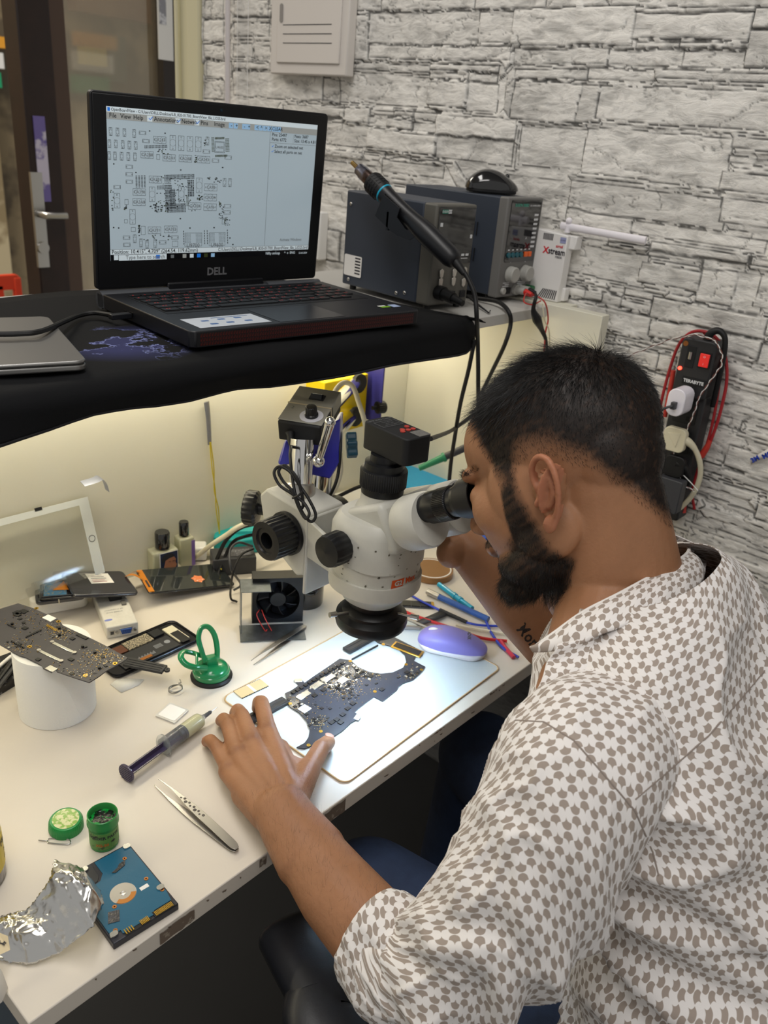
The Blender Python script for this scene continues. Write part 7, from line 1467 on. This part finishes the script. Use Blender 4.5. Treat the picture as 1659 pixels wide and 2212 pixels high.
# beard
bu = np.interp(X, [-.03, -.004, .010, .018, .036, .044, .060, .085, .13], [-.088, -.078, -.048, .012, -.006, -.054, -.068, -.068, -.066])
xb_ = np.interp(Z, [-.14, -.118, -.095, -.065, -.035, .02], [.03, .012, -.004, .010, .016, .018])
brd = sst(-.004, .018, bu-Z+nz*.012)*sst(-.006, .010, X-xb_+nz*.010)*inhead*sst(-.134, -.118, Z)
brd[isear] = 0
mou = ((np.abs(Z+.056) < .006) & (X > .08) & (AY < .03))*1.0; brd = np.maximum(brd, mou*.8)
stub = np.clip(np.maximum(sst(-.006, .034, Z-hl_+nz*.01)*inhead*(~((AY > .0765) & (X < .014) & (X > -.045) & (Z < .010) & (Z > -.070)))*.97, brd*.90), 0, 1)
# knuckle pigment
pig = np.zeros(n)
for p_ in [*PIPS, *kn, th[2]]: pig = np.maximum(pig, .55*np.exp(-(np.linalg.norm(co_-np.array(p_), axis=1)/.013)**2))
nzb = fbm(co_[:, 0]*26, co_[:, 1]*26+co_[:, 2]*21, 13, 4); nzf = fbm(co_[:, 0]*260, co_[:, 1]*260+co_[:, 2]*210, 23, 3)
sk = np.array(hx('#9d7051')); dkk = np.array(hx('#744a30')); rd = np.array(hx('#b06f55')); hb = np.array(hx('#0b0909'))
C3 = sk*(.86+.22*nzb[:, None]+.10*nzf[:, None]); 
earm = (isear & (no_ @ np.array(hl) > -2))[:, None]*.55; C3 = C3*(1-earm)+rd*earm
tipm = np.zeros(n)
for Dd, T_, r in TIPD: tipm = np.maximum(tipm, np.exp(-(np.linalg.norm(co_-np.array(T_), axis=1)/.010)**2))
C3 = C3*(1-.5*tipm[:, None])+rd*.5*tipm[:, None]
C3 = C3*(1-pig[:, None])+dkk*pig[:, None]
st_n = np.clip(stub*(.8+.5*nzf), 0, .97)[:, None]; C3 = C3*(1-st_n)+hb*st_n
at = me.color_attributes.new('skin', 'FLOAT_COLOR', 'POINT'); at.data.foreach_set('color', np.hstack([C3, np.ones((n, 1))]).astype(np.float32).ravel())
mk = mat('human_skin', '#b07b57', .5, bump=(330, .35, .0009), sub=.12, spec=.4); nt = mk.node_tree; a_ = nt.nodes.new('ShaderNodeAttribute'); a_.attribute_name = 'skin'; nt.links.new(a_.outputs['Color'], nt.nodes['Principled BSDF'].inputs['Base Color'])
me.materials.clear(); me.materials.append(mk); me.polygons.foreach_set('use_smooth', [True]*len(me.polygons))
me.transform(inv_root(pe)); me.name = 'body'; bob = bpy.data.objects.new('body', me); COL.objects.link(bob); bob.parent = pe
# ---- hair strands
rs = np.random.RandomState(8)
def strands(idx, dirf, lenf, wid, nm, mt, root, seg=3, lift=.35, curl=.25, seed=1):
    r = np.random.RandomState(seed); V = []; F = []; k = 0
    for i in idx:
        p = co_[i]+r.uniform(-.001, .001, 3); nn = no_[i]; d, L = dirf(i, p, nn, r), lenf(i, r)
        d = d-nn*d.dot(nn); d /= (np.linalg.norm(d)+1e-9); jit = r.normal(0, curl, 3); d = d+jit; d /= np.linalg.norm(d)
        sd = np.cross(d, nn); sd /= (np.linalg.norm(sd)+1e-9); q = p-nn*.0006
        for s in range(seg+1):
            w = wid*(1-.8*s/seg)*.5; V += [q-sd*w, q+sd*w, q+nn*w*1.2]
            q = q+(d*(1-lift*(1-s/seg))+nn*lift*(1-.7*s/seg))*(L/seg)
        for s in range(seg):
            b = k+s*3; F += [(b, b+1, b+4, b+3), (b+1, b+2, b+5, b+4), (b+2, b, b+3, b+5)]
        k += 3*(seg+1)
    m = MB(); I = np.array(inv_root(root)); V = np.array(V) @ I[:3, :3].T + I[:3, 3]
    mm = bpy.data.meshes.new(nm); mm.from_pydata(V.tolist(), [], F); mm.materials.append(mt); mm.polygons.foreach_set('use_smooth', [True]*len(mm.polygons)); o = bpy.data.objects.new(nm, mm); COL.objects.link(o); o.parent = root; return o
m_hair = mat('black_hair', '#0a090b', .38, spec=.55)
crown = np.array(HL(-.062, -.004, .082)); F_w, T_w, L_w = np.array(hf), np.array(ht), np.array(hl)
def hdir(i, p, nn, r):
    d = p-crown; d /= (np.linalg.norm(d)+1e-6); front = sst(-.02, .07, X[i])*sst(.03, .07, Z[i]); d = d+T_w*-.35*(1-front)+F_w*.5*front+L_w*.28*front*np.sign(Y[i]+.02); return d
def hlen(i, r): 
    return (.003+.020*sst(.035, .095, Z[i]+.25*np.clip(X[i], 0, 1))**1.2 + .007*sst(-.01, .06, Z[i]))*r.uniform(.6, 1.15)
pw = hairf**1.9; pw[Z < -.02] *= .7; pw = pw/pw.sum(); hi_ = rs.choice(n, 15000, replace=True, p=pw)
ho = strands(hi_, hdir, hlen, .00050, 'hair', m_hair, pe, seg=3, lift=.30, curl=.22); ho['kind'] = 'stuff'
low = (hairf > .05)*(hairf < .75)*1.0*inhead; low[Z > .04] = 0; low /= low.sum(); li = rs.choice(n, 4500, p=low)
ho = strands(li, lambda i, p, nn, r: -T_w-F_w*.2, lambda i, r: .0035, .00025, 'short_side_hair', m_hair, pe, seg=2, lift=.25, seed=2); ho['kind'] = 'stuff'
pb = brd**1.2; pb /= pb.sum(); bi_ = rs.choice(n, 9000, p=pb)
ho = strands(bi_, lambda i, p, nn, r: -T_w*1.0+F_w*(.35+.5*(X[i] > .06)), lambda i, r: (.004+.011*sst(-.07, -.11, Z[i]))*r.uniform(.7, 1.2), .00035, 'beard', m_hair, pe, seg=3, lift=.35, seed=3, curl=.3); ho['kind'] = 'stuff'
bw = ((np.abs(Z-.017-.003*np.cos(AY*60)) < .0035) & (X > .062) & (AY > .010) & (AY < .052))*1.0; bw /= bw.sum(); wi_ = rs.choice(n, 700, p=bw)
strands(wi_, lambda i, p, nn, r: L_w*np.sign(Y[i])+T_w*.2, lambda i, r: .008, .0003, 'eyebrow', m_hair, pe, seg=2, lift=.25, seed=4)['kind'] = 'stuff'
A0, A1 = np.array(P3[1]), np.array(W0); ax_ = A1-A0; La = np.linalg.norm(ax_); ax_ /= La
tt = (co_-A0) @ ax_; dd_ = np.linalg.norm((co_-A0)-tt[:, None]*ax_, axis=1)
am = ((tt > -.02) & (tt < La+.035) & (dd_ < .055) & (no_[:, 2] > -.3))*1.0; am /= am.sum(); ai = rs.choice(n, 1700, p=am)
m_ah = mat('arm_hair', '#1c120d', .5)
strands(ai, lambda i, p, nn, r: ax_*.7+np.cross(ax_, nn)*.6, lambda i, r: r.uniform(.006, .014), .00011, 'arm_hair', m_ah, bob, seg=3, lift=.12, curl=.35, seed=5)['kind'] = 'stuff'
# ---- nails
def nail(c, d, upv, w, l, nm='fingernail'):
    MB().ell((0, 0, 0), l, w, .0016, frame(c, d, upv), nu=20, nv=10).build(nm, mat('nail', '#d8a596', .25, coat=.4), bob, world=True)
nd = (th[3]-th[2]).normalized(); nu_ = (upw-nd*upw.dot(nd)).normalized(); nail(th[3]+nd*.001+nu_*.0084, nd, (nu_+RT*.25), .0062, .0078)
for k in (3,):
    Dd, T_, r = TIPD[k]; nd = (T_-Dd).normalized(); nu_ = (upw-nd*upw.dot(nd)).normalized(); nail(T_+nu_*(r*.75)+nd*.001, nd, nu_-RT*.3, .0046, .0055)
# ---- tattoo on the right forearm
from mathutils.bvhtree import BVHTree
bv = BVHTree.FromPolygons([tuple(c) for c in co_], [tuple(p.vertices) for p in me.polygons])
vs, fs = glyphs('More', 1, 0, 'LEFT', .02); tat = MB(); ov = []; ok = True
ta, tb_ = (1122, 1352), (1166, 1404); dx_, dy_ = tb_[0]-ta[0], tb_[1]-ta[1]; Lt = math.hypot(dx_, dy_); wmax = max(v[0] for v in vs); sc_t = Lt/wmax
for v in vs:
    px = ta[0]+(v[0]*dx_*sc_t/Lt)+v[1]*sc_t*1.15*dy_/Lt; py = ta[1]+(v[0]*dy_*sc_t/Lt)-v[1]*sc_t*1.15*dx_/Lt
    r_ = ray(px, py).normalized(); h_ = bv.ray_cast(CAM, r_)
    ov.append((h_[0]-r_*.0005) if h_[0] else dep(px, py, 1.03))
tat.add(ov, fs); tat.build('tattoo', mat('tattoo_ink', '#2c221f', .6), bob, world=True, smooth=False)
# ================================================================ SHIRT
def shirt_mat(nm, scale=1.0, inside=False, seed=0):
    m = mat(nm, '#dedad6', .75, bump=(1400, .25, .0003), sheen=.15); nt = m.node_tree; b = nt.nodes['Principled BSDF']
    uv = nt.nodes.new('ShaderNodeUVMap'); sep = nt.nodes.new('ShaderNodeSeparateXYZ'); nt.links.new(uv.outputs[0], sep.inputs[0])
    def M(op, a, b_=None):
        x = nt.nodes.new('ShaderNodeMath'); x.operation = op
        for i, v in enumerate((a, b_)):
            if v is None: continue
            if isinstance(v, (int, float)): x.inputs[i].default_value = v
            else: nt.links.new(v, x.inputs[i])
        return x.outputs[0]
    cell = .0068*scale; U, V = M('MULTIPLY', sep.outputs[0], 1/cell), M('MULTIPLY', sep.outputs[1], 1/cell)
    # brick-free pinwheel: checker whose sides bow alternately in and out
    tri = lambda s: M('SINE', M('MULTIPLY', s, PI))
    U2 = M('ADD', U, M('MULTIPLY', tri(V), .24)); V2 = M('ADD', V, M('MULTIPLY', tri(U), .24))
    fu = M('FLOOR', U2); fv = M('FLOOR', V2); ch = M('FLOORED_MODULO', M('ADD', fu, fv), 2)
    # thin pale outline round every cell
    eu = M('ABSOLUTE', M('SUBTRACT', M('FRACT', U2), .5)); ev_ = M('ABSOLUTE', M('SUBTRACT', M('FRACT', V2), .5)); mx = M('MAXIMUM', eu, ev_); inn = M('LESS_THAN', mx, .455)
    f = M('MULTIPLY', ch, inn)
    mix = nt.nodes.new('ShaderNodeMix'); mix.data_type = 'RGBA'; mix.inputs['A'].default_value = (*hx('#e9e5e3'), 1); mix.inputs['B'].default_value = (*hx('#a1948a'), 1)
    nt.links.new(f, mix.inputs['Factor']); nt.links.new(mix.outputs['Result'], b.inputs['Base Color']); return m
m_sh = shirt_mat('patterned_cotton'); m_shin = mat('cotton_reverse', '#cfc8c4', .8)
def loft(rings, nu, fold=None, u0=0, closed=True, p=2.0, tc=.5):
    V = []; UV = []; prev = None; vv = np.zeros(nu+1)
    for j, (c, ax, ay, ra, rb) in enumerate(rings):
        row = []
        for i in range(nu+1):
            t = i/nu; a = 2*PI*t+u0; k = (abs(math.cos(a))**p+abs(math.sin(a))**p)**(-1/p)
            q = c+ax*(ra*k*math.cos(a))+ay*(rb*k*math.sin(a)); nn = (ax*math.cos(a)*rb+ay*math.sin(a)*ra).normalized()
            row.append((q, nn, a, t))
        if prev is not None: vv = vv+np.array([(row[i][0]-prev[i]).length for i in range(nu+1)])
        per = sum((row[i+1][0]-row[i][0]).length for i in range(nu)); prev = [r[0] for r in row]
        for i, (q, nn, a, t) in enumerate(row):
            if fold: q = q+nn*fold(t, j/(len(rings)-1), a, float(vv[i]), q)
            V.append(q); UV.append(((t-tc)*per, float(vv[i])))
    return V, UV
def interp_rings(keys, n):
    ks = np.linspace(0, len(keys)-1, n); out = []
    def cr(a, b, c, d, t): return 0.5*((2*b)+(c-a)*t+(2*a-5*b+4*c-d)*t*t+(3*b-a-3*c+d)*t**3)
    for s in ks:
        i = min(int(s), len(keys)-2); t = s-i; g = lambda k: keys[min(max(k, 0), len(keys)-1)]
        v = [cr(g(i-1)[m], g(i)[m], g(i+1)[m], g(i+2)[m], t) for m in range(len(keys[0]))]; out.append(v)
    return out
def finish(V, UV, nu, nr, nm, mt, root, solid=.0012, flip=False):
    m = MB(); F = []
    for j in range(nr-1):
        for i in range(nu): a = j*(nu+1)+i; F.append((a, a+1, a+nu+2, a+nu+1) if not flip else (a, a+nu+1, a+nu+2, a+1))
    m.add(V, F); m.uv = UV; o = m.build(nm, mt, root, world=True, ang=180, solid=solid); return o
def N(x, y, s): return float(vnoise(x, y, s))
def ridges(a, b, s):  # soft cloth creases
    return (1-abs(N(a, b, s)*2-1))**3
cf = Vector((-sx_.y, sx_.x, 0)).normalized()     # chest direction
keys = [(Vector((.565, -.43, .44)), .240, .160), (Vector((.570, -.425, .58)), .235, .155), (Vector((.582, -.40, .72)), .218, .142), (Vector((.590, -.355, .85)), .202, .136), (Vector((.580, -.300, .93)), .208, .130), (Vector((.568, -.264, .985)), .202, .114), (Vector((.563, -.243, 1.025)), .170, .100), (Vector((.564, -.232, 1.055)), .132, .090), (Vector((.567, -.226, 1.074)), .100, .080), (Vector((.570, -.222, 1.084)), .083, .070)]
kk2 = [(k[0].x, k[0].y, k[0].z, k[1], k[2]) for k in keys]
rg = interp_rings(kk2, 190); tilt = Vector((0, 0, 1))
rings = []
sst_ = lambda a, b, v: (lambda t: t*t*(3-2*t))(min(1, max(0, (v-a)/(b-a))))
for v in rg:
    c = Vector(v[:3]); rings.append((c, sx_, (cf+Vector((0, 0, -.25-.25*sst_(.98, 1.07, v[2])))).normalized(), v[3], v[4]))
per_ref = 1.05
def fold_t(t, s, a, vv, q):
    up = 1-min(1, max(0, (s-.55)/.3)); g = .0045+.011*up
    f = ridges(q.x*7+q.z*9, q.z*16-q.x*9, 31)*g + ridges(q.x*20+3, q.z*28-q.y*13, 33)*g*.45+(N(q.x*5, q.z*5, 35)-.5)*.014*up
    # armpit pull lines on the left side of the back
    d = math.hypot((q-SL).x-.03, (q.z-.86)); f += .006*math.sin(q.z*120+q.x*60)*math.exp(-(d/.09)**2)
    return f
V, UV = loft(rings, 240, fold_t, u0=.5, p=2.25, tc=.60); shb = finish(V, UV, 240, 190, 'shirt', m_sh, pe)
# left sleeve
sk_ = [(1400, 1590, .84, .070), (1310, 1625, .755, .076), (1250, 1675, .722, .073), (1198, 1780, .712, .067), (1135, 1905, .718, .064), (1050, 2015, .735, .061), (970, 2088, .757, .057), (908, 2098, .775, .053), (868, 2076, .787, .049), (842, 2050, .797, .046)]
def sleeve(keys, nm, nr, nu, fold, refv, mt=None, root=None, wscale=1.0):
    kk = [(*dep(a, b, d), r) for a, b, d, r in keys]; rg = interp_rings(kk, nr); R_ = []; px = None
    for i, v in enumerate(rg):
        c = Vector(v[:3]); t = (Vector(rg[min(i+1, nr-1)][:3])-Vector(rg[max(i-1, 0)][:3])).normalized(); x = (refv if px is None else px); x = (x-t*x.dot(t)).normalized(); px = x; R_.append((c, x, t.cross(x), v[3], v[3]*wscale))
    V, UV = loft(R_, nu, fold, p=2.0); return finish(V, UV, nu, nr, nm, mt or m_sh, root or shb), R_
per_ref = .47
def fold_s(t, s, a, vv, q):
    el = math.exp(-((s-.62)/.24)**2); ca, sa = math.cos(a), math.sin(a)
    f = el*.0085*math.sin(vv*92+2.2*math.sin(a+.6)+N(vv*14, ca*1.5+9, 4)*5)*(.6+.4*math.cos(a-2.6))
    f += ridges(vv*15+ca, sa*1.6+20, 41)*.009*(.35+.65*el) + ridges(vv*34+sa, ca*2.6+30, 43)*.004 + (N(vv*9+ca, sa*1.2+40, 47)-.5)*.012
    return f
so, SRr = sleeve(sk_, 'sleeve', 230, 150, fold_s, FW)
# rolled cuff
ck = [(890, 2086, .780, .048), (876, 2080, .783, .0525), (852, 2058, .792, .0535), (826, 2032, .800, .0515), (806, 2012, .808, .0485), (800, 2006, .810, .0445)]
per_ref = .40
def fold_c(t, s, a, vv, q): return .0030*math.sin(a*3+vv*40)+ridges(vv*30+math.cos(a), math.sin(a)*3+9, 53)*.003+(N(math.cos(a)*2+5, vv*20+math.sin(a)*2, 57)-.5)*.005+.003*math.cos(a-2.9)
co2, _ = sleeve(ck, 'cuff', 60, 110, fold_c, FW)
# right sleeve, rolled above the elbow
rk2 = [(1500, 1270, 1.02, .07), (1440, 1310, 1.06, .068), (1360, 1370, 1.09, .062), (1300, 1412, 1.11, .056)]
per_ref = .4
so2, _ = sleeve(rk2, 'sleeve', 60, 70, lambda t, s, a, vv, q: ridges(vv*20, t*8, 63)*.006, Vector((0, 0, 1)))
# collar: inner stand and folded leaf from picked neck-line points
cl_top = [(1150, 1402, .790), (1200, 1366, .785), (1262, 1322, .785), (1340, 1282, .792), (1420, 1238, .818), (1470, 1208, .855), (1488, 1190, .895), (1480, 1176, .935), (1455, 1178, .960), (1400, 1210, .985), (1320, 1280, .975), (1260, 1335, .93), (1220, 1380, .88)]
cl_bot = [(1152, 1408, .787), (1225, 1402, .765), (1290, 1374, .756), (1360, 1347, .757), (1440, 1311, .772), (1505, 1268, .815), (1523, 1236, .870), (1520, 1210, .940), (1480, 1200, .98), (1400, 1240, 1.01), (1320, 1320, 1.0), (1260, 1375, .95), (1215, 1400, .885)]
def collar(a, b, nv, nm, off=0, fold=None):
    n_ = 110; A_ = interp_rings([tuple(dep(*p)) for p in a], n_); B_ = interp_rings([tuple(dep(*p)) for p in b], n_); V = []; UV = []; L = 0
    for i in range(n_):
        pa, pb = Vector(A_[i]), Vector(B_[i])
        if i: L += (pa-Vector(A_[i-1])).length
        t_ = (Vector(A_[min(i+1, n_-1)])-Vector(A_[max(i-1, 0)])).normalized(); out = t_.cross(pb-pa); out = out.normalized() if out.length > 1e-9 else Vector((0, 0, 0))
        if out.dot(CAM-pa) < 0 and i < n_*.5: out = -out
        for j in range(nv):
            s = j/(nv-1); q = pa.lerp(pb, s)+out*(math.sin(s*PI)*.0045+off+.0006*math.sin(L*160+s*3)); V.append(q); UV.append((L*.9+s*.01, (pb-pa).length*s))
    m = MB(); F = [(i*nv+j, i*nv+j+1, (i+1)*nv+j+1, (i+1)*nv+j) for i in range(n_-1) for j in range(nv-1)]; m.add(V, F); m.uv = UV; return m.build(nm, m_sh, shb, world=True, ang=180, solid=.0022), A_, B_
cleaf, CA_, CB_ = collar(cl_top, cl_bot, 14, 'collar')
MB().tube([Vector(v) for v in CA_], .0022, 8, sub=1).build('collar_edge', mat('cotton_white', '#e9e4e0', .7), shb, world=True)
cl_top = cl_top[4:10]; stand_b = [(x+4, y+26, d+.012) for x, y, d in cl_top]
st2, _, _ = collar([(x+3, y+3, d+.006) for x, y, d in cl_top], stand_b, 8, 'collar_stand', -.003)
# front panel of the shirt below the collar tip
fa = interp_rings([tuple(dep(*p)) for p in [(1205, 1390, .766), (1186, 1426, .764), (1168, 1468, .756), (1140, 1545, .745), (1122, 1600, .74)]], 40); fb = interp_rings([tuple(dep(*p)) for p in [(1335, 1362, .768), (1330, 1420, .752), (1300, 1490, .742), (1260, 1580, .735), (1240, 1650, .735)]], 40); V = []; UV = []
for i in range(40):
    for k in range(26):
        q = Vector(fa[i]).lerp(Vector(fb[i]), k/25); q = q-FW*(.004*math.sin(k/25*PI)+.0035*math.sin(i*.42+k*.16)*(1-k/25)); V.append(q); UV.append((k*.0028, i*.0030))
m = MB(); m.add(V, [(i*26+k, i*26+k+1, (i+1)*26+k+1, (i+1)*26+k) for i in range(39) for k in range(25)]); m.uv = UV; m.build('shirt_front', m_sh, shb, world=True, ang=180, solid=.0015)
# seams drawn on cloth: raycast pixel polylines onto the shirt surface
def cloth_line(root_objs, pts, r, nm, mt):
    out = []
    trees = []
    for o in root_objs:
        M_ = Matrix.Translation(Vector((.60, -.40, 0))); trees.append(BVHTree.FromPolygons([tuple(M_ @ v.co) for v in o.data.vertices], [tuple(p.vertices) for p in o.data.polygons]))
    for i in range(len(pts)-1):
        for k in range(8):
            f = k/8; px, py = pts[i][0]*(1-f)+pts[i+1][0]*f, pts[i][1]*(1-f)+pts[i+1][1]*f; d = ray(px, py).normalized(); hs = [h for h in (t.ray_cast(CAM, d) for t in trees) if h[0]]
            if hs: h = min(hs, key=lambda h: h[3]); out.append(h[0]-d*.0003)
    if len(out) > 3: MB().tube(out, r, 6, sub=2).build(nm, mt, shb, world=True)
m_seam = mat('seam_thread', '#8f837b', .8)  # seam line in thread darker than the cloth
cloth_line([shb, so], [(1113, 1556), (1175, 1560), (1240, 1600), (1310, 1680), (1370, 1750), (1410, 1840), (1425, 1900)], .0009, 'armhole_seam', m_seam)
cloth_line([shb, so], [(1372, 1727), (1450, 1660), (1530, 1590), (1600, 1510), (1659, 1440)], .0009, 'yoke_seam', m_seam)
# ================================================================ JEANS
jn = MB()
bodyS = body; body = jn
cap((.52, -.42, .50), (.43, -.02, .565), .098, .076, 28); cap((.43, -.02, .555), (.40, .06, .10), .066, .048, 24); cap((.68, -.38, .50), (.80, .06, .53), .098, .074, 28); cap((.80, .06, .53), (.82, .12, .10), .068, .048, 24); cap((.52, -.44, .50), (.68, -.42, .50), .12, .12, 28)
o = jn.build('jeans', mat('denim', '#2c3b58', .8, bump=(700, .5, .0006), var=(9, .45)), pe, world=True)
r_ = o.modifiers.new('r', 'REMESH'); r_.mode = 'VOXEL'; r_.voxel_size = .006; s_ = o.modifiers.new('s', 'SMOOTH'); s_.iterations = 6
for fx, fy in ((.365, .12), (.825, .18)): body = MB(); cap((fx, fy-.07, .055), (fx-.01, fy+.12, .045), .045, .038, 20); body.build('shoe', m_blackm, pe, world=True)
body = bodyS
# ================================================================ CHAIR
ch = thing('office_chair', 'black office chair with padded armrest under the man, beside the bench edge', 'chair', (.60, -.44, 0))
MB().rbox(.50, .48, .34, .40, .09, (.60, -.42)).build('seat', m_blackm, ch, world=True, bevel=.02, seg=4)
MB().rbox(.46, .07, .48, 1.0, .03, (.63, -.72)).build('backrest', m_blackm, ch, world=True, bevel=.02, seg=4)
ap = [on(628, 1968, .672), on(668, 2040, .676), on(712, 2120, .676), on(752, 2230, .674), Vector((.30, -.40, .672))]
m = MB(); n_ = 60; rg_ = interp_rings([tuple(p) for p in ap], n_); V = []; 
for i, v in enumerate(rg_):
    c = Vector(v); t = (Vector(rg_[min(i+1, n_-1)])-Vector(rg_[max(i-1, 0)])).normalized(); x = t.cross(upw).normalized(); e = min(1, math.sqrt(max(0, 1-(1-min(1, i/7))**2))*1.0+.02)*min(1, math.sqrt(max(0, 1-(1-min(1, (n_-1-i)/7))**2))+.02)
    for k in range(20): a = 2*PI*k/20; kk = (abs(math.cos(a))**3+abs(math.sin(a))**3)**(-1/3); V.append(c+x*(.044*e*kk*math.cos(a))+upw*(.018*e*kk*math.sin(a)-.012))
m.add(V, [(i*20+k, i*20+(k+1) % 20, (i+1)*20+(k+1) % 20, (i+1)*20+k) for i in range(n_-1) for k in range(20)]+[tuple(range(20))[::-1], tuple((n_-1)*20+k for k in range(20))]); m.build('armrest', mat('armrest_pad', '#1d1e22', .38, bump=(500, .2, .0005)), ch, world=True)
MB().tube([Vector((.27, -.12, .645)), Vector((.29, -.16, .52)), Vector((.33, -.22, .40)), Vector((.42, -.30, .355))], .016, 12, flat=1.5).build('arm_support', m_blackm, ch, world=True)
MB().rbox(.08, .30, .655, .690, .035, (.93, -.34)).build('armrest', MATS['armrest_pad'], ch, world=True, bevel=.008); MB().tube([Vector((.93, -.34, .65)), Vector((.92, -.36, .45)), Vector((.80, -.36, .36))], .016, 12, flat=1.5).build('arm_support', m_blackm, ch, world=True)
MB().cyl((.60, -.44, .10), (.60, -.44, .34), .028, n=20).build('gas_column', m_blackm, ch, world=True)
for k in range(5): a = 2*PI*k/5+.3; MB().tube([(.60, -.44, .11), (.60+.30*math.cos(a), -.44+.30*math.sin(a), .065)], [.026, .016], 10, smooth=False).cyl((.60+.30*math.cos(a), -.44+.30*math.sin(a), .028), (.60+.30*math.cos(a)+.02, -.44+.30*math.sin(a)+.02, .028), .028, n=16).build('leg', m_blackm, ch, world=True)
# ================================================================ LIGHT
w = bpy.data.worlds.new('world'); SC.world = w; w.use_nodes = True
w.node_tree.nodes['Background'].inputs['Color'].default_value = (*lin((.99, .98, .96)), 1)
w.node_tree.nodes['Background'].inputs['Strength'].default_value = .42
def area(name, loc, tgt, sx, sy, pw, col):
    l = bpy.data.lights.new(name, 'AREA'); l.shape = 'RECTANGLE'; l.size = sx; l.size_y = sy; l.energy = pw; l.color = col
    o = bpy.data.objects.new(name, l); COL.objects.link(o); o.location = loc
    o.rotation_euler = (Vector(tgt)-Vector(loc)).to_track_quat('-Z', 'Y').to_euler(); return o
area('ceiling_lamp', (.25, .25, 2.55), (.3, .2, 0), 1.2, .3, 11.5, (1, .97, .93))
area('ceiling_lamp', (-.3, -.7, 2.55), (.1, -.4, 0), 1.2, .3, 9, (1, .97, .94))
area('strip_lamp', (.3, .555, SZ-.028), (.3, .50, .7), 1.7, .012, 3.6, (1, .90, .68))
area('street_fill', (-.6, 4.0, 3.6), (-.2, 5.8, .8), 2.5, 1.5, 190, (1, .93, .8))  # added fill light brightening the street, no lamp stands there
area('street_fill', (.6, 3.0, 3.2), (.2, 2.2, 1.0), 1.0, .6, 24, (1, .93, .8))  # second added fill, brightens the doorway from outside
SC.view_settings.view_transform = 'Standard'; SC.view_settings.look = 'None'; SC.view_settings.exposure = 0; SC.view_settings.gamma = 1; SC.view_settings.use_curve_mapping = False
